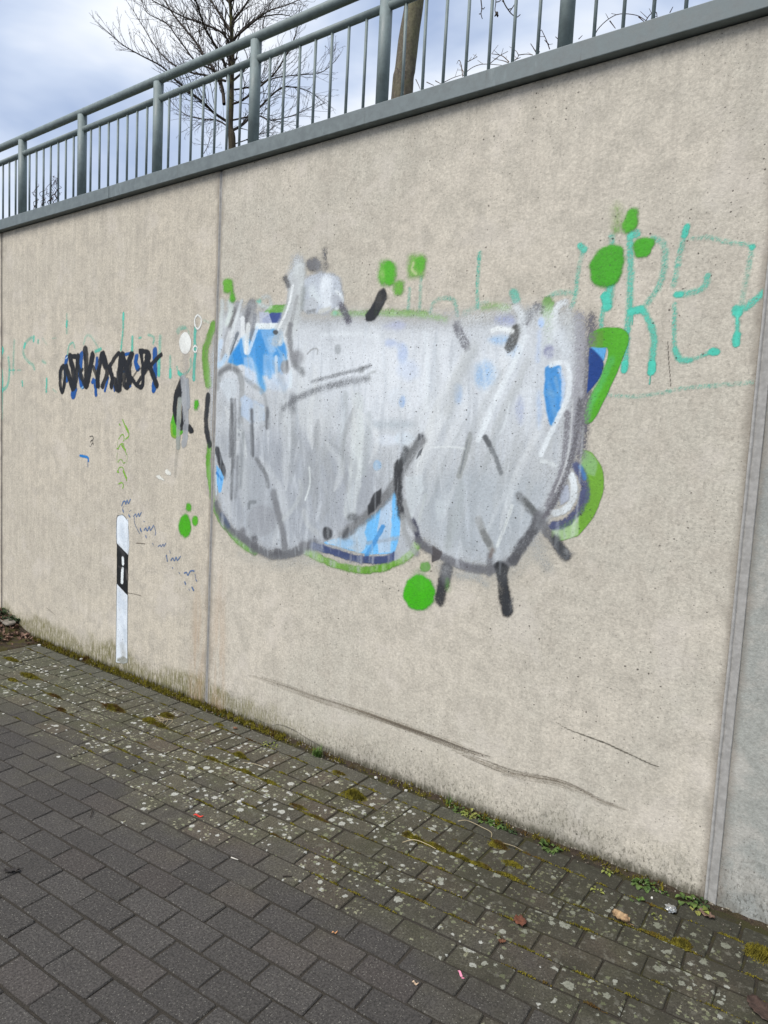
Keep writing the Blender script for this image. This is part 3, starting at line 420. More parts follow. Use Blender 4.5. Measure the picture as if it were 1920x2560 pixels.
('s',[(-2.45,2.395),(-2.463,2.297),(-2.477,2.199),(-2.491,2.119)],0.1092,(201,205,206),0.9,0.5700000000000001,0.28,0),
('s',[(-2.484,2.345),(-2.515,2.228),(-2.576,2.124),(-2.593,2.07)],0.079,(187,190,192),0.92,0.505,0.28,0),
('s',[(-2.493,2.333),(-2.525,2.222),(-2.586,2.125)],0.0182,(228,231,233),0.9,0.5700000000000001,0.08,0),
('s',[(-2.51,2.134),(-2.563,2.055)],0.0387,(212,215,215),0.8,0.5700000000000001,0.08,0),
('s',[(-2.462,2.277),(-2.485,2.186),(-2.527,2.094)],0.0299,(152,153,154),0.8,0.7000000000000001,0.28,0),
('p',[(-2.583,2.11),(-2.584,2.105),(-2.588,2.102),(-2.593,2.099),(-2.6,2.098),(-2.608,2.099),(-2.615,2.101),(-2.621,2.104),(-2.625,2.108),(-2.626,2.112),(-2.625,2.116),(-2.622,2.12),(-2.616,2.122),(-2.609,2.123),(-2.602,2.123),(-2.595,2.121),(-2.589,2.118),(-2.585,2.114)],(70,72,74),0.9,0.0055,0.0),
('s',[(-2.552,2.379),(-2.526,2.339)],0.0398,(98,98,100),0.85,0.7000000000000001,0.48,0),
('s',[(-2.291,2.481),(-2.278,2.403)],0.0446,(114,114,117),0.7,1,0.8,0),
('p',[(-2.311,2.416),(-2.313,2.403),(-2.321,2.392),(-2.334,2.385),(-2.351,2.382),(-2.369,2.384),(-2.386,2.39),(-2.4,2.4),(-2.41,2.413),(-2.414,2.427),(-2.412,2.44),(-2.403,2.451),(-2.39,2.458),(-2.373,2.461),(-2.355,2.459),(-2.338,2.452),(-2.324,2.442),(-2.315,2.429)],(116,116,120),0.8,0.0156,0.5),
('s',[(-2.327,2.434),(-2.306,2.361)],0.0614,(154,155,156),0.6,1,0.6799999999999999,0),
('p',[(-2.413,2.371),(-2.307,2.387),(-2.194,2.35),(-2.165,2.278),(-2.17,2.215),(-2.244,2.182),(-2.331,2.182),(-2.404,2.22),(-2.427,2.301)],(190,196,206),0.88,0.0194,0.4),
('s',[(-2.278,2.326),(-2.265,2.248)],0.0985,(222,227,233),0.9,0.5700000000000001,0.18,0),
('s',[(-2.364,2.302),(-2.335,2.254)],0.0748,(212,219,223),0.8,0.7000000000000001,0.18,0),
('p',[(-2.317,2.223),(-2.32,2.21),(-2.328,2.199),(-2.342,2.191),(-2.359,2.188),(-2.378,2.189),(-2.396,2.195),(-2.411,2.205),(-2.421,2.218),(-2.425,2.231),(-2.423,2.245),(-2.414,2.256),(-2.4,2.264),(-2.382,2.267),(-2.364,2.265),(-2.346,2.259),(-2.331,2.249),(-2.321,2.237)],(186,190,196),0.9,0.0079,0.0),
('s',[(-2.385,2.199),(-2.341,2.202)],0.0213,(112,114,117),0.8,0.8300000000000001,0.18,0),
('p',[(-2.16,2.24),(-2.162,2.23),(-2.169,2.222),(-2.179,2.216),(-2.192,2.213),(-2.206,2.214),(-2.22,2.219),(-2.231,2.226),(-2.239,2.236),(-2.242,2.246),(-2.24,2.256),(-2.233,2.264),(-2.223,2.27),(-2.209,2.272),(-2.195,2.271),(-2.182,2.266),(-2.171,2.259),(-2.163,2.25)],(176,180,188),0.8,0.0102,0.0),
('s',[(-2.207,2.281),(-2.168,2.253),(-2.17,2.215),(-2.202,2.199)],0.0214,(222,227,231),0.8,0.7000000000000001,0.08,0),
('s',[(-2.419,2.313),(-2.423,2.221)],0.0388,(154,159,160),0.7,0.8300000000000001,0.38,0),
('s',[(-2.305,2.193),(-2.245,2.205)],0.0289,(195,192,180),0.7,0.8300000000000001,0.08,0),
('s',[(-2.174,2.215),(-2.142,2.169),(-2.12,2.136)],0.048,(87,85,95),0.85,0.7000000000000001,0.6799999999999999,0),
('p',[(-2.179,2.178),(-2.18,2.174),(-2.184,2.17),(-2.19,2.168),(-2.197,2.166),(-2.204,2.167),(-2.212,2.169),(-2.218,2.172),(-2.222,2.176),(-2.223,2.181),(-2.222,2.185),(-2.219,2.189),(-2.213,2.191),(-2.206,2.192),(-2.198,2.192),(-2.191,2.19),(-2.185,2.186),(-2.181,2.182)],(130,200,180),0.6,0.0102,0.4),
('s',[(-2.5,2.14),(-2.503,2.073),(-2.484,1.998),(-2.444,1.929)],0.0445,(125,126,129),0.85,0.7000000000000001,0.38,0),
('p',[(-2.396,1.975),(-2.398,1.961),(-2.406,1.949),(-2.419,1.941),(-2.435,1.936),(-2.453,1.937),(-2.47,1.942),(-2.484,1.952),(-2.494,1.964),(-2.498,1.978),(-2.495,1.992),(-2.487,2.004),(-2.474,2.012),(-2.457,2.016),(-2.439,2.016),(-2.423,2.01),(-2.409,2.001),(-2.399,1.988)],(128,128,132),0.75,0.0242,0.2),
('s',[(-2.463,1.95),(-2.405,1.901)],0.0481,(129,131,134),0.8,0.8300000000000001,0.38,0),
('p',[(-2.492,1.927),(-2.493,1.916),(-2.499,1.905),(-2.507,1.898),(-2.518,1.894),(-2.53,1.894),(-2.542,1.899),(-2.551,1.907),(-2.558,1.917),(-2.561,1.929),(-2.559,1.94),(-2.554,1.951),(-2.545,1.958),(-2.534,1.962),(-2.522,1.961),(-2.511,1.957),(-2.501,1.949),(-2.495,1.939)],(150,152,156),0.9,0.0096,0.0),
('s',[(-2.515,1.958),(-2.518,1.911)],0.0242,(104,106,108),0.7,0.7000000000000001,0.18,0),
('s',[(-2.378,1.991),(-2.348,2.013),(-2.313,2.014),(-2.31,1.991)],0.0099,(144,145,146),0.8,0.7000000000000001,0.08,0),
('p',[(-2.159,2.005),(-2.16,1.997),(-2.164,1.99),(-2.17,1.984),(-2.177,1.982),(-2.185,1.982),(-2.193,1.985),(-2.2,1.991),(-2.205,1.998),(-2.206,2.007),(-2.206,2.015),(-2.202,2.022),(-2.196,2.028),(-2.188,2.03),(-2.18,2.03),(-2.172,2.027),(-2.166,2.021),(-2.161,2.013)],(160,164,168),0.8,0.009,0.0),
('s',[(-3.04,1.834),(-3.026,1.9),(-2.967,1.939),(-2.902,1.934),(-2.857,1.89),(-2.841,1.81),(-2.846,1.651)],0.0459,(154,156,158),0.9,0.505,0.08,0),
('s',[(-3.021,1.911),(-2.951,1.942),(-2.88,1.919)],0.0386,(110,111,114),0.75,0.8300000000000001,0.38,0),
('p',[(-3.03,1.856),(-2.965,1.884),(-2.889,1.876),(-2.88,1.81),(-2.925,1.737),(-2.994,1.804)],(196,202,208),0.9,0.0088,0.0),
('s',[(-2.825,1.882),(-2.751,1.838),(-2.688,1.809),(-2.655,1.753),(-2.639,1.626)],0.0318,(152,155,158),0.7,0.8300000000000001,0.08,0),
('p',[(-2.852,1.774),(-2.821,1.796),(-2.716,1.753),(-2.665,1.739),(-2.661,1.654),(-2.762,1.638),(-2.847,1.68)],(176,194,218),0.7,0.0114,0.0),
('p',[(-2.757,1.76),(-2.664,1.725),(-2.669,1.633),(-2.74,1.617)],(192,198,204),0.8,0.0114,0.0),
('s',[(-2.527,1.719),(-2.453,1.767),(-2.319,1.81),(-2.148,1.845),(-1.994,1.865)],0.046,(125,127,131),0.8,0.8300000000000001,0.5800000000000001,0),
('s',[(-2.464,1.781),(-2.46,1.719)],0.0595,(100,102,106),0.6,0.96,0.48,0),
('s',[(-2.339,1.854),(-2.151,1.89),(-2.037,1.909),(-1.982,1.923)],0.0263,(127,129,133),0.75,0.8300000000000001,0.5800000000000001,0),
('p',[(-2.01,1.905),(-2.011,1.9),(-2.015,1.895),(-2.02,1.892),(-2.028,1.89),(-2.035,1.89),(-2.043,1.892),(-2.049,1.896),(-2.053,1.901),(-2.055,1.907),(-2.054,1.912),(-2.05,1.917),(-2.045,1.92),(-2.037,1.922),(-2.03,1.922),(-2.022,1.92),(-2.016,1.916),(-2.012,1.911)],(110,112,114),0.6,0.0088,0.3),
('s',[(-1.978,1.861),(-1.983,1.886),(-1.949,1.895)],0.0164,(154,157,158),0.6,0.96,0.08,0),
('s',[(-2.917,1.737),(-2.922,1.612),(-2.918,1.458)],0.0277,(112,114,117),0.8,0.7000000000000001,0.18,0),
('s',[(-2.85,1.723),(-2.853,1.578)],0.0226,(123,127,131),0.6,0.8300000000000001,0.18,0),
('s',[(-2.759,1.624),(-2.743,1.466)],0.0285,(98,102,106),0.8,0.7000000000000001,0.18,0),
('s',[(-2.643,1.704),(-2.641,1.619)],0.0274,(106,108,112),0.8,0.8300000000000001,0.18,0),
('s',[(-2.881,1.599),(-2.822,1.578),(-2.795,1.464)],0.0245,(201,205,206),0.8,0.7000000000000001,0.08,0),
('s',[(-2.921,1.764),(-2.904,1.617),(-2.899,1.396),(-2.897,1.224)],0.0299,(91,93,96),0.8,0.7000000000000001,0.18,0),
('s',[(-2.892,1.764),(-2.882,1.544),(-2.883,1.396)],0.0228,(117,119,123),0.7,0.7000000000000001,0.18,0),
('s',[(-2.76,1.707),(-2.751,1.585),(-2.744,1.477)],0.0328,(87,89,93),0.8,0.7000000000000001,0.18,0),
('s',[(-2.822,1.583),(-2.826,1.436),(-2.83,1.296)],0.0337,(136,140,144),0.7,0.8300000000000001,0.08,0),
('s',[(-2.859,1.457),(-2.858,1.324),(-2.868,1.234)],0.0319,(121,123,127),0.7,0.8300000000000001,0.18,0),
('s',[(-2.644,1.722),(-2.639,1.623)],0.0295,(106,108,112),0.7,0.8300000000000001,0.18,0),
('s',[(-3.117,1.786),(-3.129,1.657),(-3.114,1.566),(-3.092,1.514)],0.0414,(41,43,47),0.95,0.375,0.18,0),
('s',[(-3.027,1.486),(-3.0,1.427),(-2.969,1.369)],0.0457,(49,51,55),0.95,0.44,0.18,0),
('s',[(-2.97,1.391),(-2.957,1.34)],0.035,(104,106,110),0.8,0.7000000000000001,0.18,0),
('p',[(-3.03,1.403),(-2.998,1.382),(-2.965,1.338),(-2.981,1.255),(-3.003,1.246),(-3.021,1.297)],(106,172,226),0.95,0.0038,0.0),
('s',[(-3.025,1.358),(-2.984,1.323)],0.0163,(41,114,186),0.9,0.44,0.18,0),
('s',[(-3.03,1.342),(-3.023,1.236)],0.012,(195,211,217),0.8,0.5700000000000001,0.08,0),
('p',[(-2.793,1.416),(-2.764,1.476),(-2.71,1.428),(-2.624,1.326),(-2.557,1.182),(-2.532,1.077),(-2.61,1.04),(-2.712,1.042),(-2.789,1.108),(-2.785,1.256)],(166,170,175),0.55,0.0217,0.0),
('p',[(-2.545,1.14),(-2.55,1.11),(-2.568,1.083),(-2.596,1.06),(-2.631,1.046),(-2.67,1.041),(-2.707,1.047),(-2.739,1.064),(-2.76,1.088),(-2.768,1.117),(-2.763,1.148),(-2.744,1.176),(-2.715,1.199),(-2.678,1.212),(-2.64,1.216),(-2.603,1.209),(-2.573,1.192),(-2.553,1.169)],(150,152,158),0.7,0.0115,0.0),
('s',[(-2.756,1.185),(-2.752,1.214),(-2.71,1.222)],0.0262,(121,125,129),0.8,0.5700000000000001,0.18,0),
('s',[(-2.711,1.45),(-2.636,1.368),(-2.618,1.312)],0.0345,(112,114,117),0.8,0.7000000000000001,0.28,0),
('s',[(-2.577,1.28),(-2.543,1.19),(-2.51,1.116),(-2.48,1.013)],0.053,(117,118,122),0.85,0.5700000000000001,0.18,0),
('s',[(-2.394,1.356),(-2.382,1.302),(-2.433,1.215),(-2.497,1.152)],0.0307,(187,191,192),0.6,0.7000000000000001,0.08,0),
('s',[(-2.334,1.428),(-2.325,1.347),(-2.352,1.263)],0.0135,(212,217,217),0.8,0.7000000000000001,0.08,0),
('s',[(-2.358,1.208),(-2.327,1.142),(-2.261,1.101)],0.0382,(183,186,187),0.6,0.7000000000000001,0.08,0),
('s',[(-3.023,1.183),(-2.987,1.125),(-2.94,1.077),(-2.872,1.039),(-2.784,1.012),(-2.709,0.977),(-2.605,0.953),(-2.506,0.959),(-2.393,0.995),(-2.277,1.052)],0.0564,(106,107,111),0.88,0.7000000000000001,0.38,0),
('s',[(-2.975,1.126),(-2.917,1.072)],0.0422,(74,87,114),0.7,0.7000000000000001,0.18,0),
('s',[(-2.706,1.021),(-2.708,0.962)],0.0655,(91,91,95),0.8,0.8300000000000001,0.38,0),
('p',[(-2.769,1.051),(-2.77,1.039),(-2.775,1.029),(-2.782,1.021),(-2.79,1.016),(-2.8,1.015),(-2.809,1.018),(-2.817,1.024),(-2.822,1.033),(-2.824,1.044),(-2.823,1.056),(-2.819,1.066),(-2.812,1.074),(-2.803,1.079),(-2.793,1.08),(-2.784,1.077),(-2.777,1.071),(-2.771,1.061)],(110,110,114),0.7,0.0148,0.2),
('p',[(-2.494,0.975),(-2.495,0.966),(-2.5,0.958),(-2.509,0.951),(-2.52,0.946),(-2.531,0.945),(-2.542,0.946),(-2.551,0.951),(-2.558,0.958),(-2.56,0.967),(-2.558,0.976),(-2.553,0.984),(-2.544,0.991),(-2.534,0.995),(-2.522,0.997),(-2.511,0.995),(-2.502,0.991),(-2.496,0.984)],(92,92,96),0.8,0.0128,0.2),
('p',[(-2.312,1.04),(-2.314,1.033),(-2.32,1.026),(-2.33,1.02),(-2.341,1.016),(-2.354,1.015),(-2.366,1.016),(-2.376,1.019),(-2.383,1.024),(-2.386,1.031),(-2.384,1.039),(-2.378,1.046),(-2.368,1.052),(-2.356,1.055),(-2.344,1.057),(-2.332,1.056),(-2.322,1.053),(-2.315,1.047)],(112,112,116),0.7,0.0138,0.2),
('p',[(-1.805,1.354),(-1.768,1.239),(-1.764,1.14),(-1.785,1.071),(-1.864,1.051),(-1.951,1.038),(-2.05,1.046),(-2.136,1.056),(-2.215,1.063),(-2.08,1.116),(-1.954,1.208),(-1.878,1.269)],(112,184,238),0.97,0.0026,0.0),
('p',[(-1.878,1.269),(-1.813,1.341),(-1.811,1.065),(-1.88,1.049),(-1.894,1.15)],(186,198,214),0.85,0.005,0.0),
('p',[(-2.215,1.063),(-2.08,1.116),(-1.961,1.2),(-1.962,1.142),(-1.947,1.105),(-1.976,1.043),(-2.05,1.046),(-2.136,1.056)],(184,196,208),0.85,0.0065,0.0),
('p',[(-2.019,1.083),(-2.022,1.074),(-2.032,1.065),(-2.047,1.057),(-2.066,1.052),(-2.086,1.049),(-2.105,1.05),(-2.122,1.054),(-2.132,1.06),(-2.137,1.069),(-2.133,1.078),(-2.124,1.088),(-2.108,1.095),(-2.089,1.101),(-2.069,1.103),(-2.05,1.102),(-2.034,1.098),(-2.023,1.092)],(140,186,226),0.6,0.0158,0.0),
('s',[(-1.946,1.092),(-1.763,1.14)],0.0227,(154,164,176),0.7,0.7000000000000001,0.08,0),
('s',[(-1.861,1.179),(-1.907,1.097),(-1.947,1.034)],0.0262,(76,145,206),0.97,0.375,0.08,0),
('s',[(-1.955,1.033),(-1.947,1.005)],0.0086,(92,153,210),0.9,0.44,0.08,0),
('s',[(-2.285,1.037),(-2.186,1.028),(-2.057,1.013),(-1.941,1.012),(-1.832,1.03),(-1.784,1.056)],0.0378,(62,74,114),0.95,0.375,0.18,0),
('s',[(-2.289,1.036),(-2.231,1.03)],0.0477,(140,145,156),0.75,0.7000000000000001,0.08,0),
('s',[(-2.041,1.031),(-2.042,0.991)],0.0175,(140,141,152),0.6,0.7000000000000001,0.08,0),
('s',[(-1.975,1.03),(-1.976,0.991)],0.0171,(140,141,152),0.6,0.7000000000000001,0.08,0),
('s',[(-1.907,1.036),(-1.908,0.997)],0.0167,(140,141,152),0.6,0.7000000000000001,0.08,0),
('s',[(-1.818,1.054),(-1.819,1.016)],0.0162,(140,141,152),0.6,0.7000000000000001,0.08,0),
('p',[(-1.763,1.152),(-1.728,1.187),(-1.696,1.148),(-1.7,1.092),(-1.749,1.048),(-1.786,1.03),(-1.788,1.068)],(176,180,186),0.9,0.005,0.0),
('s',[(-2.096,1.114),(-2.024,1.168),(-1.954,1.22),(-1.887,1.284),(-1.836,1.339),(-1.794,1.398),(-1.769,1.461),(-1.728,1.518),(-1.675,1.587)],0.0612,(114,115,117),0.85,0.5700000000000001,0.28,0),
('p',[(-1.95,1.221),(-1.957,1.271),(-1.921,1.332),(-1.88,1.36),(-1.88,1.291),(-1.908,1.25)],(42,43,46),0.9,0.0076,0.1),
('p',[(-2.163,1.113),(-2.165,1.1),(-2.17,1.088),(-2.179,1.078),(-2.19,1.072),(-2.202,1.071),(-2.214,1.074),(-2.223,1.081),(-2.23,1.092),(-2.233,1.105),(-2.232,1.118),(-2.226,1.13),(-2.217,1.139),(-2.206,1.145),(-2.194,1.146),(-2.182,1.143),(-2.173,1.136),(-2.166,1.125)],(52,53,56),0.85,0.0107,0.2),
('p',[(-1.998,1.209),(-2.0,1.2),(-2.007,1.192),(-2.017,1.185),(-2.03,1.181),(-2.045,1.179),(-2.058,1.181),(-2.07,1.185),(-2.077,1.193),(-2.081,1.201),(-2.079,1.21),(-2.072,1.219),(-2.061,1.226),(-2.048,1.23),(-2.033,1.232),(-2.02,1.23),(-2.009,1.225),(-2.001,1.218)],(84,86,88),0.7,0.0156,0.3),
('s',[(-2.092,1.108),(-2.065,1.144)],0.0268,(79,81,85),0.8,0.7000000000000001,0.38,0),
('p',[(-2.059,1.128),(-2.059,1.12),(-2.063,1.112),(-2.068,1.106),(-2.075,1.103),(-2.083,1.102),(-2.09,1.104),(-2.096,1.108),(-2.1,1.115),(-2.102,1.123),(-2.101,1.131),(-2.098,1.139),(-2.092,1.145),(-2.085,1.148),(-2.078,1.149),(-2.071,1.147),(-2.065,1.142),(-2.06,1.136)],(90,92,95),0.6,0.0105,0.0),
('s',[(-1.788,1.478),(-1.791,1.41),(-1.778,1.325),(-1.761,1.246)],0.0477,(43,44,47),0.92,0.505,0.28,0),
('s',[(-1.752,1.541),(-1.771,1.492),(-1.791,1.466)],0.0461,(62,64,66),0.85,0.5700000000000001,0.28,0),
('s',[(-1.676,1.611),(-1.702,1.568),(-1.742,1.511)],0.0294,(110,112,114),0.8,0.7000000000000001,0.18,0),
('p',[(-1.693,1.619),(-1.661,1.61),(-1.677,1.593),(-1.694,1.58)],(70,72,76),0.9,0.0024,0.0),
('p',[(-1.661,1.56),(-1.673,1.527),(-1.696,1.502),(-1.684,1.538)],(72,74,78),0.9,0.003,0.0),
('s',[(-1.754,1.24),(-1.735,1.168),(-1.701,1.11),(-1.67,1.083)],0.0388,(154,156,157),0.8,0.7000000000000001,0.08,0),
('s',[(-1.7,1.227),(-1.684,1.204),(-1.658,1.14)],0.0377,(57,58,72),0.85,0.5700000000000001,0.38,0),
('s',[(-1.742,1.303),(-1.714,1.22),(-1.683,1.186)],0.0358,(144,145,146),0.8,0.7000000000000001,0.08,0),
('s',[(-1.665,1.139),(-1.613,1.109),(-1.541,1.088),(-1.457,1.063),(-1.364,1.053),(-1.288,1.061),(-1.24,1.085),(-1.193,1.117)],0.0443,(106,106,111),0.85,0.7000000000000001,0.32999999999999996,0),
('p',[(-1.586,1.127),(-1.525,1.102),(-1.547,1.069),(-1.584,1.049)],(78,74,76),0.85,0.0048,0.2),
('s',[(-1.451,1.064),(-1.403,1.053)],0.0426,(106,105,112),0.7,0.8300000000000001,0.38,0),
('s',[(-1.302,1.12),(-1.299,1.045)],0.036,(106,106,110),0.75,0.8300000000000001,0.28,0),
('p',[(-1.75,1.425),(-1.663,1.431),(-1.646,1.384),(-1.669,1.31),(-1.701,1.233),(-1.734,1.292),(-1.75,1.376)],(200,206,210),0.7,0.0085,0.0),
('p',[(-1.586,1.335),(-1.51,1.335),(-1.526,1.263),(-1.572,1.234)],(192,198,202),0.6,0.0083,0.0),
('s',[(-1.636,1.349),(-1.664,1.225)],0.0179,(185,190,190),0.7,0.7000000000000001,0.08,0),
('s',[(-1.507,1.288),(-1.503,1.135)],0.0388,(154,158,160),0.55,0.8300000000000001,0.08,0),
('s',[(-1.454,1.398),(-1.477,1.244),(-1.51,1.134)],0.0562,(164,170,170),0.4,0.8300000000000001,0.08,0),
('s',[(-1.43,1.617),(-1.45,1.526),(-1.471,1.444)],0.0291,(150,153,153),0.9,0.44,0.08,0),
('s',[(-1.442,1.595),(-1.468,1.455)],0.0097,(117,121,125),0.7,0.5700000000000001,0.18,0),
('s',[(-1.359,1.61),(-1.324,1.56),(-1.3,1.522),(-1.277,1.467)],0.0241,(115,118,121),0.9,0.505,0.28,0),
('s',[(-1.36,1.612),(-1.335,1.582)],0.0265,(87,89,92),0.85,0.44,0.18,0),
('s',[(-1.615,1.559),(-1.533,1.565),(-1.452,1.56)],0.0099,(218,222,222),0.6,0.8300000000000001,0.08,0),
('s',[(-1.183,1.38),(-1.161,1.354),(-1.095,1.295)],0.0428,(106,108,110),0.8,0.5700000000000001,0.28,0),
('s',[(-1.161,1.365),(-1.114,1.32)],0.0326,(81,83,83),0.7,0.5700000000000001,0.28,0),
('s',[(-1.096,1.306),(-1.063,1.255),(-1.02,1.211),(-0.978,1.163)],0.0501,(114,114,117),0.85,0.5700000000000001,0.38,0),
('s',[(-1.018,1.222),(-0.996,1.187),(-0.972,1.164)],0.0451,(60,62,66),0.85,0.5700000000000001,0.38,0),
('s',[(-0.974,1.18),(-0.951,1.172)],0.0288,(144,143,142),0.5,1,0.6799999999999999,0),
('s',[(-1.098,1.295),(-1.12,1.243),(-1.157,1.184),(-1.193,1.112)],0.05,(77,77,81),0.85,0.505,0.32999999999999996,0),
('s',[(-1.091,1.317),(-1.099,1.267)],0.0458,(123,125,129),0.7,0.7000000000000001,0.18,0),
('s',[(-1.366,1.264),(-1.33,1.202),(-1.291,1.144)],0.0403,(146,147,146),0.85,0.505,0.08,0),
('s',[(-1.337,1.213),(-1.312,1.17)],0.0349,(110,112,112),0.8,0.5700000000000001,0.18,0),
('s',[(-1.291,1.144),(-1.298,1.115)],0.0194,(114,104,100),0.7,0.8300000000000001,0.18,0),
('s',[(-1.216,1.338),(-1.235,1.269),(-1.27,1.164)],0.0165,(210,214,214),0.95,0.44,0.08,0),
('s',[(-1.216,1.333),(-1.26,1.188)],0.0051,(189,193,193),0.8,0.5700000000000001,0.08,0),
('s',[(-1.506,1.033),(-1.516,0.977),(-1.533,0.89)],0.0611,(55,56,60),0.92,0.44,0.28,0),
('s',[(-1.507,1.039),(-1.51,0.984)],0.0647,(114,115,119),0.7,0.8300000000000001,0.18,0),
('s',[(-1.252,1.078),(-1.235,1.021),(-1.208,0.9)],0.0582,(49,51,55),0.95,0.44,0.28,0),
('s',[(-1.252,1.081),(-1.233,1.072)],0.0442,(41,42,45),0.9,0.5700000000000001,0.18,0),
('s',[(-1.187,0.955),(-1.19,0.903)],0.0254,(114,115,117),0.5,1,0.7799999999999999,0),
('s',[(-1.454,1.011),(-1.362,1.019),(-1.308,0.992)],0.0369,(185,188,188),0.45,1,0.48000000000000004,0),
('s',[(-1.093,1.191),(-1.078,1.144),(-1.046,1.11)],0.0737,(187,188,186),0.45,1,0.48000000000000004,0),
('s',[(-0.956,1.513),(-0.923,1.458),(-0.918,1.396),(-0.942,1.337),(-0.998,1.283),(-1.031,1.275)],0.0425,(79,85,119),0.92,0.44,0.38,0),
('s',[(-0.943,1.514),(-0.921,1.469)],0.02,(70,125,186),0.85,0.5700000000000001,0.18,0),
('s',[(-0.975,1.476),(-0.961,1.43),(-0.965,1.377),(-0.997,1.339),(-1.032,1.325)],0.032,(220,225,229),0.95,0.44,0.18,0),
('p',[(-1.015,1.431),(-0.983,1.444),(-0.973,1.381),(-1.015,1.351)],(174,180,196),0.8,0.0063,0.0),
('s',[(-1.101,1.524),(-1.078,1.523),(-1.043,1.509)],0.018,(212,216,217),0.8,0.5700000000000001,0.08,0),
('s',[(-0.943,2.071),(-0.942,1.991),(-0.942,1.89),(-0.941,1.789),(-0.942,1.661),(-0.944,1.553)],0.0557,(106,104,112),0.75,0.8300000000000001,0.8,0),
('s',[(-0.996,2.075),(-0.984,1.993),(-0.978,1.891),(-0.974,1.738),(-0.973,1.583)],0.0619,(154,153,160),0.8,0.8300000000000001,0.7799999999999999,0),
('s',[(-0.963,1.766),(-0.968,1.663),(-0.979,1.559),(-0.997,1.474),(-1.028,1.387),(-1.073,1.308)],0.03,(98,96,102),0.85,0.7000000000000001,0.5800000000000001,0),
('s',[(-1.01,1.714),(-1.01,1.568),(-1.023,1.462),(-1.065,1.352)],0.0315,(121,119,125),0.85,0.7000000000000001,0.5800000000000001,0),
('s',[(-0.993,1.766),(-0.991,1.611),(-1.005,1.505),(-1.036,1.408)],0.0093,(195,196,198),0.8,0.7000000000000001,0.08,0),
('s',[(-0.942,1.664),(-0.943,1.551),(-0.942,1.405),(-0.94,1.3)],0.0124,(175,178,180),0.6,0.8300000000000001,0.38,0),
('s',[(-1.529,2.081),(-1.499,2.029),(-1.473,1.989)],0.0463,(115,115,121),0.85,0.505,0.8,0),
('s',[(-1.248,2.049),(-1.263,2.012),(-1.275,1.98)],0.0495,(72,72,70),0.92,0.44,0.32999999999999996,0),
('s',[(-1.167,2.128),(-1.191,2.103),(-1.212,2.078)],0.0517,(112,112,117),0.8,0.7000000000000001,0.8,0),
('s',[(-1.252,2.134),(-1.231,2.09),(-1.227,2.047)],0.0408,(212,217,221),0.8,0.7000000000000001,0.38,0),
('s',[(-1.21,2.015),(-1.253,1.909),(-1.305,1.801),(-1.358,1.679),(-1.39,1.599)],0.0288,(222,227,231),0.9,0.505,0.08,0),
('s',[(-1.259,1.757),(-1.276,1.658),(-1.298,1.625)],0.013,(214,219,223),0.7,0.5700000000000001,0.08,0),
('s',[(-1.444,1.993),(-1.513,1.86),(-1.557,1.716)],0.0635,(191,194,196),0.7,0.8300000000000001,0.08,0),
('s',[(-1.189,1.918),(-1.266,1.768),(-1.329,1.624)],0.0386,(189,192,194),0.65,0.8300000000000001,0.08,0),
('p',[(-1.119,1.895),(-1.091,1.905),(-1.057,1.901),(-1.042,1.852),(-1.035,1.737),(-1.046,1.679),(-1.078,1.668),(-1.108,1.763)],(62,138,206),0.97,0.0052,0.1),
('s',[(-1.056,1.883),(-1.036,1.831),(-1.035,1.748)],0.0224,(177,196,223),0.8,0.7000000000000001,0.48000000000000004,0),
('s',[(-1.102,1.795),(-1.052,1.789)],0.0331,(109,164,210),0.5,0.8300000000000001,0.08,0),
('s',[(-1.091,1.902),(-1.058,1.91),(-1.025,1.9),(-1.01,1.799),(-1.042,1.706),(-1.075,1.631),(-1.106,1.55)],0.0239,(222,227,231),0.92,0.505,0.18,0),
('s',[(-1.081,2.029),(-1.094,2.081),(-1.083,2.121),(-1.054,2.14)],0.0376,(212,216,219),0.9,0.7000000000000001,0.48000000000000004,0),
('p',[(-1.018,2.086),(-1.018,2.072),(-1.022,2.06),(-1.029,2.052),(-1.037,2.047),(-1.046,2.048),(-1.056,2.053),(-1.064,2.063),(-1.069,2.076),(-1.072,2.09),(-1.072,2.104),(-1.068,2.116),(-1.061,2.125),(-1.053,2.129),(-1.043,2.128),(-1.034,2.123),(-1.026,2.113),(-1.021,2.1)],(176,174,172),0.7,0.0154,0.6),
('s',[(-1.067,2.018),(-1.034,1.944)],0.055,(210,215,221),0.85,0.8300000000000001,0.48000000000000004,0),
('p',[(-1.08,1.951),(-1.081,1.94),(-1.085,1.931),(-1.091,1.924),(-1.099,1.921),(-1.108,1.921),(-1.117,1.925),(-1.124,1.933),(-1.129,1.942),(-1.132,1.953),(-1.131,1.964),(-1.127,1.973),(-1.121,1.98),(-1.113,1.983),(-1.104,1.983),(-1.095,1.979),(-1.088,1.971),(-1.082,1.962)],(140,142,170),0.7,0.0136,0.5),
('p',[(-1.133,2.068),(-1.133,2.061),(-1.135,2.055),(-1.138,2.05),(-1.142,2.048),(-1.146,2.048),(-1.151,2.051),(-1.154,2.056),(-1.157,2.062),(-1.158,2.07),(-1.158,2.077),(-1.156,2.083),(-1.153,2.087),(-1.149,2.09),(-1.145,2.089),(-1.141,2.087),(-1.137,2.082),(-1.135,2.075)],(170,196,236),0.8,0.0073,0.0),
('s',[(-1.149,2.032),(-1.149,1.922)],0.0267,(191,205,231),0.6,0.96,0.38,0),
('s',[(-1.142,2.126),(-1.146,2.105)],0.0222,(91,104,85),0.8,0.7000000000000001,0.5800000000000001,0),
('s',[(-1.357,2.049),(-1.324,2.056),(-1.268,2.042)],0.0239,(230,233,233),0.85,0.7000000000000001,0.28,0),
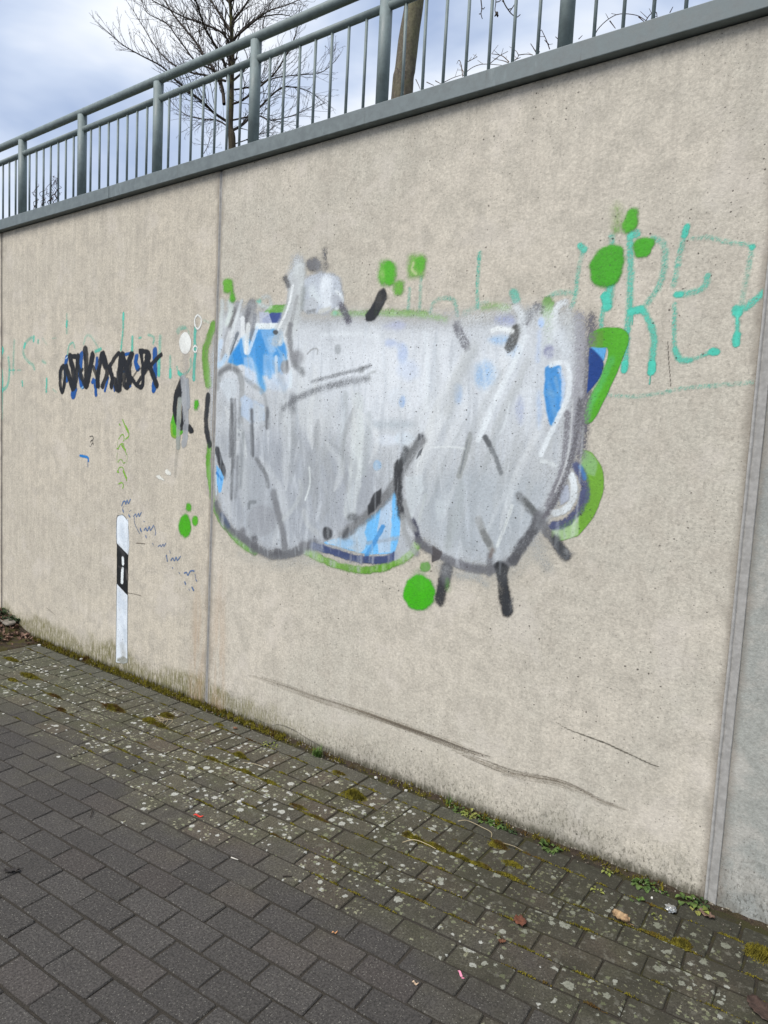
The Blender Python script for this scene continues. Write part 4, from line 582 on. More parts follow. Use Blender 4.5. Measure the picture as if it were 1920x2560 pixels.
('p',[(-0.944,1.962),(-0.921,1.958),(-0.886,1.912),(-0.887,1.872),(-0.901,1.837),(-0.934,1.797),(-0.94,1.797),(-0.941,1.888)],(18,60,130),0.97,0.0025,0.15),
('p',[(-0.939,1.964),(-0.877,1.96),(-0.883,1.907),(-0.909,1.938)],(90,168,226),0.95,0.003,0.0),
('s',[(-1.503,2.097),(-1.377,2.116),(-1.269,2.135)],0.0719,(212,215,216),0.55,1,0.6799999999999999,0),
('s',[(-1.209,2.11),(-1.105,2.092),(-1.021,2.056)],0.0808,(206,210,212),0.5,1,0.6799999999999999,0),
('s',[(-1.042,2.118),(-1.018,2.015)],0.0667,(201,205,206),0.5,1,0.7799999999999999,0),
('s',[(-3.007,2.284),(-2.579,2.227),(-2.154,2.177),(-1.805,2.138),(-1.536,2.124)],0.0708,(203,209,215),0.3,1,0.85,0),
('s',[(-2.512,0.917),(-2.237,0.967),(-1.984,0.983)],0.0552,(191,194,194),0.25,1,0.85,0),
('v',[(-3.064,2.093),(-0.998,1.994),(-0.937,1.213),(-3.015,0.956)],170,(0.01,0.035),(0.06,0.3),(172,176,182),(222,226,230),0.34,21),
('v',[(-2.974,1.544),(-1.791,1.585),(-1.757,1.074),(-2.946,0.919)],60,(0.008,0.025),(0.08,0.25),(140,144,148),(190,194,198),0.35,23),
('s',[(-2.816,0.925),(-2.511,0.908),(-2.237,0.967),(-1.984,0.977)],0.0867,(193,194,192),0.3,1,0.58,0),
('s',[(-1.54,1.031),(-1.341,1.017),(-1.179,1.075),(-1.066,1.181)],0.0808,(191,192,190),0.32,1,0.58,0),
]),
('green_paint_dot','green double paint dot beside the panel joint','MID',4,2,[
('p',[(-3.02,2.403),(-3.005,2.42),(-2.961,2.418),(-2.939,2.395),(-2.934,2.345),(-2.942,2.335),(-2.99,2.339),(-3.016,2.352)],(104,172,52),0.9311999999999999,0.0184,0.35),
('p',[(-2.91,2.311),(-2.911,2.301),(-2.915,2.293),(-2.922,2.287),(-2.931,2.285),(-2.941,2.285),(-2.95,2.29),(-2.958,2.297),(-2.963,2.306),(-2.965,2.316),(-2.964,2.325),(-2.96,2.334),(-2.953,2.339),(-2.944,2.342),(-2.934,2.341),(-2.925,2.337),(-2.917,2.33),(-2.912,2.321)],(92,172,44),0.9311999999999999,0.0184,0.35),
]),
('green_paint_dot','green patchy paint dot with a small lower lobe','MID',4,2,[
('p',[(-1.96,2.384),(-1.934,2.399),(-1.881,2.387),(-1.858,2.358),(-1.857,2.304),(-1.866,2.281),(-1.911,2.28),(-1.954,2.293),(-1.964,2.333)],(104,178,64),0.8832,0.0231,0.35),
('s',[(-1.901,2.362),(-1.898,2.308)],0.0558,(76,168,32),0.95,0.4,0.0,0),
('p',[(-1.921,2.334),(-1.921,2.328),(-1.924,2.323),(-1.928,2.32),(-1.932,2.318),(-1.938,2.318),(-1.943,2.321),(-1.947,2.326),(-1.95,2.331),(-1.952,2.338),(-1.951,2.344),(-1.949,2.349),(-1.945,2.353),(-1.94,2.354),(-1.935,2.354),(-1.93,2.351),(-1.925,2.346),(-1.922,2.341)],(170,190,130),0.6719999999999999,0.0232,0.35),
('p',[(-1.867,2.293),(-1.838,2.302),(-1.811,2.288),(-1.807,2.252),(-1.826,2.231),(-1.86,2.234),(-1.876,2.258)],(110,174,64),0.8832,0.0191,0.35),
]),
('green_paint_dot','green patchy square paint dot above the piece','MID',4,2,[
('p',[(-1.795,2.398),(-1.771,2.409),(-1.721,2.398),(-1.704,2.376),(-1.703,2.33),(-1.717,2.296),(-1.771,2.296),(-1.797,2.31),(-1.8,2.351)],(130,180,88),0.816,0.0262,0.35),
('p',[(-1.766,2.383),(-1.717,2.394),(-1.703,2.37),(-1.706,2.33),(-1.729,2.315),(-1.76,2.347)],(84,166,40),0.9119999999999999,0.0149,0.35),
('s',[(-1.768,2.365),(-1.773,2.337),(-1.751,2.317)],0.0141,(190,196,150),0.7,0.5,0.0,0),
]),
('green_paint_dot','big green round paint dot under the black paint mark','MID',4,2,[
('p',[(-1.554,0.916),(-1.557,0.888),(-1.57,0.861),(-1.592,0.839),(-1.619,0.824),(-1.65,0.818),(-1.679,0.823),(-1.704,0.837),(-1.722,0.86),(-1.729,0.887),(-1.725,0.917),(-1.711,0.944),(-1.689,0.966),(-1.661,0.981),(-1.63,0.985),(-1.601,0.98),(-1.577,0.965),(-1.561,0.943)],(66,176,14),0.9408,0.0118,0.35),
('s',[(-1.646,0.957),(-1.634,0.946)],0.09,(90,180,70),0.4,1,0.0,0),
('p',[(-1.486,0.964),(-1.486,0.954),(-1.487,0.944),(-1.489,0.937),(-1.493,0.933),(-1.496,0.932),(-1.5,0.935),(-1.504,0.942),(-1.506,0.95),(-1.507,0.96),(-1.507,0.971),(-1.506,0.98),(-1.504,0.987),(-1.5,0.991),(-1.497,0.992),(-1.493,0.989),(-1.49,0.982),(-1.487,0.974)],(120,180,90),0.6719999999999999,0.0266,0.35),
]),
('green_paint_dot','largest green oval paint dot at the teal letters','MID',4,2.3,[
('p',[(-0.968,2.26),(-0.958,2.299),(-0.93,2.325),(-0.89,2.335),(-0.855,2.325),(-0.838,2.299),(-0.837,2.256),(-0.846,2.218),(-0.868,2.187),(-0.908,2.18),(-0.945,2.194),(-0.962,2.22)],(64,160,22),0.9408,0.011,0.35),
]),
('green_paint_dot','green oval paint dot right of the largest one','MID',4,2.3,[
('p',[(-0.812,2.301),(-0.807,2.334),(-0.789,2.35),(-0.761,2.349),(-0.739,2.334),(-0.738,2.311),(-0.751,2.284),(-0.778,2.271),(-0.802,2.276)],(64,160,22),0.9408,0.0092,0.35),
]),
('green_paint_dot','topmost green paint dot with faded overspray','MID',4,2.3,[
('p',[(-0.856,2.402),(-0.849,2.435),(-0.832,2.455),(-0.807,2.45),(-0.798,2.427),(-0.802,2.39),(-0.82,2.369),(-0.844,2.366)],(74,164,30),0.9311999999999999,0.0123,0.35),
('p',[(-0.853,2.426),(-0.853,2.408),(-0.856,2.392),(-0.861,2.381),(-0.868,2.376),(-0.875,2.377),(-0.883,2.384),(-0.89,2.397),(-0.895,2.414),(-0.898,2.432),(-0.898,2.45),(-0.896,2.466),(-0.891,2.477),(-0.884,2.482),(-0.876,2.481),(-0.868,2.473),(-0.861,2.461),(-0.856,2.444)],(150,178,110),0.72,0.0372,0.5),
('p',[(-0.893,2.398),(-0.865,2.394),(-0.859,2.374),(-0.883,2.372)],(120,174,80),0.6719999999999999,0.0187,0.35),
]),
('black_paint_mark','single black paint mark above the silver piece','MID',3,1.9,[
('s',[(-1.933,2.242),(-1.956,2.199),(-1.99,2.152)],0.0614,(36,38,44),0.97,0.25,0.05,0),
('s',[(-1.904,2.231),(-1.937,2.197)],0.0237,(80,80,82),0.5,0.8,0.6,0),
]),
('teal_lettering','faded turquoise sprayed letters on the right of the panel','MID',4,0.8,[
('s',[(-0.893,2.364),(-0.888,2.339)],0.0278,(92,200,178),0.656,0.6,0.5,0),
('s',[(-0.884,2.198),(-0.885,2.144),(-0.892,2.11)],0.0384,(92,200,178),0.7789999999999999,0.6,0.30000000000000004,0),
('s',[(-0.898,2.15),(-0.887,2.11)],0.0362,(76,196,174),0.95,0.3,0.0,0),
('s',[(-0.902,2.106),(-0.906,2.057),(-0.905,2.017)],0.0214,(92,200,178),0.574,0.6,0.5,0),
('s',[(-0.824,2.36),(-0.819,2.297),(-0.81,2.2),(-0.806,2.099),(-0.807,2.007),(-0.804,1.885)],0.029,(92,200,178),0.697,0.6,0.5,0),
('s',[(-0.819,2.359),(-0.8,2.361)],0.034,(92,200,178),0.738,0.6,0.6000000000000001,0),
('s',[(-0.806,1.9),(-0.806,1.875)],0.0261,(76,196,174),0.95,0.3,0.0,0),
('s',[(-0.746,2.34),(-0.712,2.322),(-0.696,2.287),(-0.695,2.231),(-0.708,2.167),(-0.746,2.109)],0.0265,(92,200,178),0.49199999999999994,0.6,0.6000000000000001,0),
('s',[(-0.801,2.084),(-0.763,2.091),(-0.731,2.046),(-0.71,1.988),(-0.709,1.93),(-0.709,1.868)],0.0269,(92,200,178),0.738,0.6,0.35,0),
('s',[(-0.71,1.897),(-0.708,1.868)],0.0299,(76,196,174),0.95,0.3,0.0,0),
('s',[(-0.71,1.859),(-0.712,1.825)],0.0061,(92,200,178),0.9,0.3,0.0,0),
('s',[(-0.793,2.079),(-0.791,2.038)],0.0051,(92,200,178),0.9,0.3,0.0,0),
('s',[(-0.796,2.086),(-0.763,2.091)],0.0315,(76,196,174),0.9,0.3,0.0,0),
('s',[(-0.631,2.366),(-0.64,2.322),(-0.648,2.254),(-0.658,2.167)],0.0233,(92,200,178),0.533,0.6,0.7,0),
('s',[(-0.63,2.361),(-0.637,2.335)],0.025,(76,196,174),0.85,0.4,0.3,0),
('s',[(-0.62,2.319),(-0.566,2.319),(-0.5,2.295),(-0.421,2.274)],0.0192,(92,200,178),0.451,0.6,0.8,0),
('s',[(-0.421,2.269),(-0.419,2.267)],0.0199,(76,196,174),0.85,0.4,0.3,0),
('s',[(-0.42,2.263),(-0.427,2.176),(-0.436,2.076)],0.0209,(92,200,178),0.451,0.6,0.7,0),
('s',[(-0.646,2.134),(-0.593,2.136),(-0.556,2.153),(-0.548,2.189)],0.0255,(92,200,178),0.615,0.6,0.5,0),
('s',[(-0.644,2.133),(-0.633,2.133)],0.0244,(76,196,174),0.9,0.4,0.0,0),
('s',[(-0.648,2.101),(-0.643,2.022),(-0.635,1.946),(-0.618,1.908),(-0.578,1.905),(-0.523,1.928)],0.0179,(92,200,178),0.533,0.6,0.6000000000000001,0),
('s',[(-0.634,1.942),(-0.613,1.908),(-0.582,1.905)],0.0247,(92,200,178),0.738,0.6,0.30000000000000004,0),
('p',[(-0.485,1.931),(-0.486,1.926),(-0.489,1.922),(-0.494,1.919),(-0.501,1.918),(-0.508,1.918),(-0.515,1.92),(-0.52,1.923),(-0.524,1.928),(-0.526,1.933),(-0.525,1.938),(-0.522,1.942),(-0.517,1.945),(-0.51,1.947),(-0.503,1.946),(-0.496,1.944),(-0.491,1.941),(-0.487,1.936)],(76,196,174),0.95,0.0037,0.0),
('s',[(-0.361,2.127),(-0.382,2.107),(-0.419,2.075),(-0.45,2.055)],0.0263,(92,200,178),0.697,0.6,0.4,0),
('s',[(-0.451,2.068),(-0.442,2.054)],0.0307,(76,196,174),0.95,0.3,0.0,0),
('s',[(-0.443,2.041),(-0.44,1.983),(-0.439,1.952)],0.0169,(92,200,178),0.697,0.6,0.4,0),
('s',[(-0.441,1.983),(-0.439,1.956)],0.027,(76,196,174),0.95,0.3,0.0,0),
('s',[(-0.445,2.046),(-0.443,2.019)],0.0052,(92,200,178),0.9,0.3,0.0,0),
('s',[(-0.861,1.787),(-0.771,1.779),(-0.677,1.791),(-0.587,1.809),(-0.479,1.817),(-0.365,1.827)],0.0177,(92,200,178),0.369,0.6,0.8,0),
('s',[(-1.009,2.345),(-0.992,2.328)],0.0275,(92,200,178),0.8,0.5,0.4,0),
('s',[(-0.999,2.323),(-1.011,2.245),(-1.013,2.165),(-1.028,2.115)],0.0209,(92,200,178),0.451,0.6,0.6000000000000001,0),
('s',[(-1.129,2.154),(-1.092,2.177),(-1.022,2.173)],0.0259,(92,200,178),0.49199999999999994,0.6,0.6000000000000001,0),
('s',[(-1.439,2.367),(-1.441,2.351)],0.0267,(92,200,178),0.574,0.6,0.6000000000000001,0),
('s',[(-1.441,2.351),(-1.441,2.236),(-1.433,2.148)],0.0205,(92,200,178),0.49199999999999994,0.6,0.6000000000000001,0),
('s',[(-1.782,2.256),(-1.783,2.156)],0.0217,(92,200,178),0.41,0.6,0.6000000000000001,0),
('s',[(-1.725,2.303),(-1.722,2.152)],0.0195,(92,200,178),0.369,0.6,0.6000000000000001,0),
('s',[(-1.665,2.148),(-1.651,2.187),(-1.597,2.2),(-1.549,2.184),(-1.528,2.121)],0.0235,(92,200,178),0.41,0.6,0.7,0),
('s',[(-1.274,2.194),(-1.26,2.167)],0.0442,(110,196,176),0.85,0.5,0.3,0),
('s',[(-1.493,2.13),(-1.455,2.144),(-1.393,2.166)],0.0343,(92,200,178),0.287,0.6,0.8,0),
]),
('teal_lettering','faded turquoise paint crossing from the next panel','RIGHT',4,0.8,[
('s',[(-0.349,1.829),(-0.318,1.833)],0.0204,(92,200,178),0.49199999999999994,0.6,0.6000000000000001,0),
('s',[(-0.361,2.127),(-0.34,2.159)],0.0251,(92,200,178),0.574,0.6,0.6000000000000001,0),
]),
('scuff_mark','long dark tyre scuff low on the big panel','MID',3,0.7,[
('s',[(-2.706,0.266),(-2.478,0.269),(-2.265,0.262),(-2.066,0.264),(-1.892,0.265),(-1.705,0.263),(-1.487,0.26),(-1.345,0.255),(-1.239,0.259)],0.0327,(128,117,102),0.34,1,0.5,1),
('s',[(-1.424,0.236),(-1.284,0.226),(-1.133,0.219),(-0.993,0.242),(-0.926,0.252),(-0.811,0.242),(-0.763,0.23),(-0.656,0.231)],0.0264,(130,119,104),0.32,1,0.5,1),
('s',[(-1.745,0.262),(-1.636,0.261),(-1.531,0.26),(-1.431,0.257),(-1.334,0.255),(-1.239,0.259)],0.0047,(98,90,80),0.23855671712102416,0.9,0.65,1),
('s',[(-2.247,0.282),(-2.089,0.285),(-1.939,0.286),(-1.796,0.285),(-1.662,0.282),(-1.534,0.278)],0.0048,(98,90,80),0.4241836838142181,0.9,0.65,1),
('s',[(-1.839,0.256),(-1.773,0.255),(-1.708,0.255),(-1.644,0.254),(-1.581,0.254),(-1.52,0.253)],0.0062,(126,115,100),0.4844131501545655,0.9,0.65,1),
('s',[(-2.578,0.257),(-2.412,0.252),(-2.253,0.247),(-2.1,0.247),(-1.955,0.248),(-1.817,0.247)],0.0067,(126,115,100),0.3158626279904483,0.9,0.65,1),
('s',[(-1.841,0.281),(-1.783,0.28),(-1.725,0.279),(-1.669,0.278),(-1.614,0.276),(-1.56,0.275)],0.0055,(136,122,104),0.4240613829248709,0.9,0.65,1),
('s',[(-1.886,0.261),(-1.786,0.259),(-1.69,0.258),(-1.597,0.257),(-1.506,0.257),(-1.42,0.255)],0.0059,(98,90,80),0.20624201075340598,0.9,0.65,1),
('s',[(-2.705,0.269),(-2.521,0.272),(-2.349,0.27),(-2.187,0.269),(-2.031,0.27),(-1.883,0.271)],0.0057,(136,122,104),0.33119015472402347,0.9,0.65,1),
('s',[(-1.682,0.251),(-1.608,0.251),(-1.535,0.25),(-1.465,0.25),(-1.396,0.249),(-1.328,0.249)],0.006,(126,115,100),0.3844212195655573,0.9,0.65,1),
('s',[(-2.408,0.272),(-2.238,0.268),(-2.075,0.271),(-1.921,0.271),(-1.775,0.27),(-1.637,0.267)],0.0046,(126,115,100),0.2875602735616103,0.9,0.65,1),
('s',[(-2.299,0.271),(-2.216,0.271),(-2.135,0.272),(-2.057,0.273),(-1.98,0.274),(-1.905,0.274)],0.0041,(98,90,80),0.31728906112475075,0.9,0.65,1),
('s',[(-1.545,0.277),(-1.497,0.276),(-1.451,0.273),(-1.406,0.271),(-1.361,0.268),(-1.318,0.267)],0.0069,(136,122,104),0.42158569744888386,0.9,0.65,1),
('s',[(-2.356,0.256),(-2.285,0.253),(-2.216,0.253),(-2.148,0.254),(-2.081,0.254),(-2.017,0.254)],0.0091,(136,122,104),0.2072314859730755,0.9,0.65,1),
('s',[(-1.882,0.262),(-1.783,0.261),(-1.687,0.26),(-1.595,0.259),(-1.505,0.258),(-1.419,0.256)],0.007,(136,122,104),0.26415027132985636,0.9,0.65,1),
('s',[(-1.586,0.242),(-1.514,0.243),(-1.444,0.243),(-1.375,0.243),(-1.307,0.246),(-1.24,0.252)],0.0076,(112,102,90),0.4947085011053545,0.9,0.65,1),
('s',[(-1.747,0.262),(-1.638,0.26),(-1.532,0.259),(-1.431,0.257),(-1.334,0.255),(-1.239,0.259)],0.0072,(112,102,90),0.2565075280076688,0.9,0.65,1),
('s',[(-1.873,0.269),(-1.785,0.267),(-1.7,0.266),(-1.617,0.265),(-1.537,0.263),(-1.459,0.262)],0.0046,(136,122,104),0.3680890781898497,0.9,0.65,1),
('s',[(-2.052,0.262),(-1.876,0.263),(-1.71,0.261),(-1.555,0.259),(-1.407,0.256),(-1.267,0.258)],0.0045,(98,90,80),0.4015921712457625,0.9,0.65,1),
('s',[(-2.708,0.261),(-2.506,0.258),(-2.318,0.252),(-2.138,0.25),(-1.968,0.251),(-1.808,0.251)],0.007,(136,122,104),0.2778658289007422,0.9,0.65,1),
('s',[(-1.949,0.269),(-1.886,0.269),(-1.826,0.268),(-1.766,0.268),(-1.708,0.267),(-1.651,0.266)],0.0058,(126,115,100),0.28017140082292047,0.9,0.65,1),
('s',[(-2.517,0.274),(-2.401,0.273),(-2.289,0.271),(-2.18,0.271),(-2.075,0.273),(-1.974,0.273)],0.0039,(136,122,104),0.21879039714263968,0.9,0.65,1),
('s',[(-1.581,0.248),(-1.516,0.248),(-1.454,0.248),(-1.392,0.247),(-1.332,0.248),(-1.272,0.252)],0.0079,(126,115,100),0.4145414025315255,0.9,0.65,1),
('s',[(-1.541,0.265),(-1.477,0.264),(-1.416,0.261),(-1.356,0.259),(-1.297,0.26),(-1.238,0.261)],0.0047,(98,90,80),0.35717001339069115,0.9,0.65,1),
('s',[(-2.638,0.277),(-2.569,0.28),(-2.502,0.282),(-2.436,0.282),(-2.373,0.281),(-2.311,0.28)],0.0092,(126,115,100),0.3572830648144536,0.9,0.65,1),
('s',[(-2.099,0.267),(-1.975,0.267),(-1.856,0.267),(-1.743,0.265),(-1.634,0.264),(-1.529,0.262)],0.0059,(112,102,90),0.30298301422744667,0.9,0.65,1),
('s',[(-2.704,0.272),(-2.497,0.279),(-2.305,0.276),(-2.124,0.278),(-1.952,0.279),(-1.791,0.278)],0.0055,(98,90,80),0.273937140167733,0.9,0.65,1),
('s',[(-2.079,0.275),(-1.936,0.276),(-1.8,0.274),(-1.67,0.272),(-1.547,0.269),(-1.429,0.265)],0.0036,(136,122,104),0.4485825964594597,0.9,0.65,1),
('s',[(-2.495,0.275),(-2.321,0.272),(-2.155,0.272),(-1.998,0.274),(-1.848,0.274),(-1.707,0.271)],0.0078,(112,102,90),0.35937637267861455,0.9,0.65,1),
('s',[(-1.623,0.249),(-1.542,0.249),(-1.464,0.248),(-1.388,0.247),(-1.313,0.249),(-1.24,0.255)],0.0034,(136,122,104),0.47788140470503804,0.9,0.65,1),
('s',[(-2.706,0.268),(-2.554,0.27),(-2.411,0.269),(-2.275,0.265),(-2.143,0.267),(-2.017,0.268)],0.0049,(98,90,80),0.2943022521206306,0.9,0.65,1),
('s',[(-2.048,0.271),(-1.891,0.272),(-1.744,0.27),(-1.604,0.267),(-1.47,0.264),(-1.344,0.259)],0.0083,(136,122,104),0.5195271730617392,0.9,0.65,1),
('s',[(-1.81,0.264),(-1.75,0.263),(-1.692,0.262),(-1.635,0.261),(-1.579,0.261),(-1.524,0.26)],0.009,(112,102,90),0.3879308493379485,0.9,0.65,1),
('s',[(-2.058,0.257),(-1.989,0.257),(-1.92,0.258),(-1.854,0.257),(-1.789,0.256),(-1.726,0.256)],0.0052,(126,115,100),0.47710793724909767,0.9,0.65,1),
('s',[(-2.013,0.258),(-1.928,0.258),(-1.845,0.258),(-1.764,0.257),(-1.686,0.256),(-1.609,0.256)],0.0048,(136,122,104),0.29315515686170573,0.9,0.65,1),
('s',[(-2.039,0.271),(-1.957,0.271),(-1.878,0.271),(-1.801,0.27),(-1.727,0.269),(-1.654,0.267)],0.0108,(126,115,100),0.43539799070465923,0.9,0.65,1),
('s',[(-2.011,0.273),(-1.846,0.273),(-1.692,0.27),(-1.546,0.268),(-1.408,0.263),(-1.277,0.262)],0.0091,(126,115,100),0.39897467022960154,0.9,0.65,1),
('s',[(-1.955,0.272),(-1.795,0.271),(-1.645,0.268),(-1.502,0.266),(-1.368,0.26),(-1.238,0.262)],0.0072,(98,90,80),0.487007667719798,0.9,0.65,1),
('s',[(-1.946,0.267),(-1.872,0.267),(-1.801,0.266),(-1.732,0.265),(-1.664,0.264),(-1.598,0.263)],0.0089,(126,115,100),0.32810628461972313,0.9,0.65,1),
('s',[(-1.893,0.269),(-1.753,0.267),(-1.62,0.265),(-1.493,0.263),(-1.373,0.258),(-1.256,0.26)],0.0091,(98,90,80),0.48160209188446756,0.9,0.65,1),
('s',[(-1.989,0.265),(-1.889,0.265),(-1.794,0.264),(-1.701,0.263),(-1.612,0.262),(-1.525,0.26)],0.0084,(98,90,80),0.3478140266467441,0.9,0.65,1),
('s',[(-1.847,0.266),(-1.752,0.265),(-1.66,0.263),(-1.571,0.262),(-1.485,0.261),(-1.402,0.258)],0.0052,(98,90,80),0.2218448786925197,0.9,0.65,1),
('s',[(-1.891,0.268),(-1.801,0.267),(-1.715,0.266),(-1.63,0.264),(-1.548,0.263),(-1.469,0.262)],0.0103,(98,90,80),0.2924919777737957,0.9,0.65,1),
('s',[(-1.838,0.257),(-1.728,0.256),(-1.621,0.255),(-1.519,0.254),(-1.421,0.253),(-1.326,0.252)],0.005,(112,102,90),0.4846422049803933,0.9,0.65,1),
('s',[(-0.94,0.241),(-0.882,0.239),(-0.824,0.235),(-0.77,0.224),(-0.713,0.225),(-0.657,0.228)],0.0063,(98,90,80),0.27588151029757224,0.9,0.65,1),
('s',[(-0.996,0.252),(-0.92,0.262),(-0.85,0.255),(-0.784,0.244),(-0.72,0.237),(-0.656,0.235)],0.0046,(98,90,80),0.5023665024727526,0.9,0.65,1),
('s',[(-0.944,0.256),(-0.882,0.255),(-0.823,0.249),(-0.768,0.237),(-0.712,0.235),(-0.656,0.233)],0.0062,(112,102,90),0.21125920264478174,0.9,0.65,1),
('s',[(-1.424,0.235),(-1.344,0.228),(-1.265,0.223),(-1.189,0.219),(-1.113,0.22),(-1.038,0.232)],0.0051,(136,122,104),0.39521325650053024,0.9,0.65,1),
('s',[(-1.219,0.216),(-1.137,0.212),(-1.054,0.225),(-0.974,0.238),(-0.9,0.243),(-0.828,0.237)],0.0034,(136,122,104),0.2681529216512417,0.9,0.65,1),
('s',[(-1.262,0.234),(-1.171,0.231),(-1.083,0.238),(-0.996,0.252),(-0.91,0.262),(-0.832,0.254)],0.0062,(126,115,100),0.4445984903178609,0.9,0.65,1),
('s',[(-1.426,0.232),(-1.347,0.222),(-1.27,0.214),(-1.195,0.21),(-1.118,0.209),(-1.044,0.221)],0.0046,(126,115,100),0.5006285228351521,0.9,0.65,1),
('s',[(-1.221,0.223),(-1.148,0.221),(-1.074,0.229),(-1.002,0.241),(-0.932,0.252),(-0.867,0.248)],0.0033,(136,122,104),0.44575545166434277,0.9,0.65,1),
('s',[(-1.24,0.233),(-1.177,0.231),(-1.116,0.232),(-1.054,0.242),(-0.993,0.252),(-0.933,0.261)],0.006,(126,115,100),0.30454115379128616,0.9,0.65,1),
('s',[(-1.345,0.233),(-1.302,0.23),(-1.259,0.228),(-1.217,0.227),(-1.176,0.225),(-1.135,0.224)],0.0032,(112,102,90),0.3300858303860891,0.9,0.65,1),
('s',[(-1.205,0.205),(-1.107,0.206),(-1.013,0.221),(-0.925,0.234),(-0.843,0.229),(-0.765,0.217)],0.0035,(112,102,90),0.2846737610630091,0.9,0.65,1),
('s',[(-1.375,0.241),(-1.333,0.239),(-1.292,0.237),(-1.251,0.236),(-1.211,0.235),(-1.171,0.234)],0.0065,(98,90,80),0.3411541892386418,0.9,0.65,1),
('s',[(-1.297,0.239),(-1.223,0.237),(-1.151,0.235),(-1.083,0.243),(-1.013,0.254),(-0.945,0.264)],0.0039,(98,90,80),0.40713874907117253,0.9,0.65,1),
('s',[(-1.027,0.236),(-0.997,0.241),(-0.966,0.245),(-0.936,0.25),(-0.908,0.25),(-0.88,0.247)],0.0051,(98,90,80),0.37111755993799295,0.9,0.65,1),
('s',[(-1.084,0.212),(-1.036,0.219),(-0.99,0.227),(-0.944,0.234),(-0.903,0.235),(-0.861,0.232)],0.005,(136,122,104),0.5044543032938745,0.9,0.65,1),
('s',[(-1.408,0.23),(-1.35,0.224),(-1.293,0.218),(-1.237,0.215),(-1.182,0.212),(-1.126,0.211)],0.0051,(98,90,80),0.45691375674882034,0.9,0.65,1),
('s',[(-1.267,0.209),(-1.222,0.206),(-1.177,0.203),(-1.131,0.202),(-1.085,0.209),(-1.041,0.215)],0.0054,(112,102,90),0.31146196965833517,0.9,0.65,1),
('s',[(-1.007,0.229),(-0.971,0.235),(-0.936,0.24),(-0.904,0.24),(-0.872,0.237),(-0.839,0.235)],0.005,(112,102,90),0.21308153799460383,0.9,0.65,1),
('s',[(-1.405,0.237),(-1.319,0.231),(-1.236,0.227),(-1.156,0.224),(-1.076,0.233),(-0.997,0.245)],0.0037,(126,115,100),0.3752384848804573,0.9,0.65,1),
('s',[(-1.096,0.228),(-1.01,0.241),(-0.927,0.254),(-0.851,0.248),(-0.779,0.235),(-0.707,0.232)],0.003,(112,102,90),0.447490208378218,0.9,0.65,1),
('s',[(-1.34,0.239),(-1.253,0.236),(-1.168,0.234),(-1.087,0.24),(-1.005,0.253),(-0.924,0.266)],0.0041,(98,90,80),0.3768253112236089,0.9,0.65,1),
('s',[(-1.252,0.226),(-1.179,0.224),(-1.106,0.226),(-1.034,0.237),(-0.964,0.249),(-0.897,0.252)],0.0033,(98,90,80),0.3717864912826005,0.9,0.65,1),
('s',[(-1.21,0.229),(-1.13,0.226),(-1.048,0.24),(-0.969,0.252),(-0.893,0.256),(-0.822,0.249)],0.006,(112,102,90),0.370945650688334,0.9,0.65,1),
('s',[(-1.134,0.221),(-1.096,0.227),(-1.058,0.233),(-1.021,0.238),(-0.985,0.244),(-0.949,0.25)],0.006,(126,115,100),0.44384436835536656,0.9,0.65,1),
('s',[(-1.282,0.239),(-1.249,0.238),(-1.216,0.238),(-1.184,0.237),(-1.152,0.236),(-1.123,0.237)],0.0037,(126,115,100),0.4797716553091626,0.9,0.65,1),
('s',[(-1.036,0.226),(-1.0,0.231),(-0.965,0.237),(-0.931,0.243),(-0.9,0.241),(-0.867,0.238)],0.0055,(112,102,90),0.3565730321755851,0.9,0.65,1),
('s',[(-1.033,0.239),(-0.96,0.25),(-0.891,0.252),(-0.825,0.246),(-0.764,0.233),(-0.702,0.232)],0.005,(136,122,104),0.39273691685050205,0.9,0.65,1),
('s',[(-1.344,0.223),(-1.29,0.218),(-1.237,0.214),(-1.185,0.212),(-1.132,0.21),(-1.079,0.218)],0.0041,(98,90,80),0.35068616942110065,0.9,0.65,1),
('s',[(-0.999,0.234),(-0.964,0.24),(-0.93,0.245),(-0.899,0.243),(-0.868,0.241),(-0.836,0.238)],0.0035,(136,122,104),0.15747293218354308,0.9,0.65,1),
('s',[(-0.863,0.248),(-0.82,0.244),(-0.78,0.235),(-0.739,0.231),(-0.697,0.231),(-0.656,0.232)],0.0034,(112,102,90),0.16487356201582679,0.9,0.65,1),
('s',[(-0.846,0.25),(-0.806,0.246),(-0.77,0.236),(-0.732,0.234),(-0.694,0.233),(-0.656,0.233)],0.0037,(136,122,104),0.18954064702330836,0.9,0.65,1),
('s',[(-0.915,0.262),(-0.86,0.256),(-0.806,0.25),(-0.758,0.237),(-0.706,0.236),(-0.656,0.235)],0.003,(98,90,80),0.24608788390857425,0.9,0.65,1),
('s',[(-0.868,0.251),(-0.824,0.247),(-0.782,0.238),(-0.741,0.233),(-0.698,0.233),(-0.656,0.232)],0.0054,(98,90,80),0.22546199299039382,0.9,0.65,1),
('s',[(-0.91,0.247),(-0.857,0.243),(-0.806,0.237),(-0.757,0.227),(-0.707,0.228),(-0.657,0.23)],0.0044,(136,122,104),0.139912144564775,0.9,0.65,1),
('s',[(-1.014,0.25),(-0.953,0.259),(-0.892,0.26),(-0.837,0.255),(-0.783,0.244),(-0.733,0.237)],0.0048,(112,102,90),0.2800917381152837,0.9,0.65,1),
('s',[(-0.959,0.255),(-0.892,0.257),(-0.831,0.251),(-0.772,0.238),(-0.714,0.235),(-0.656,0.234)],0.0032,(126,115,100),0.15647175435220634,0.9,0.65,1),
]),
('scuff_mark','thin curved scratch low on the right of the big panel','MID',3,0.7,[
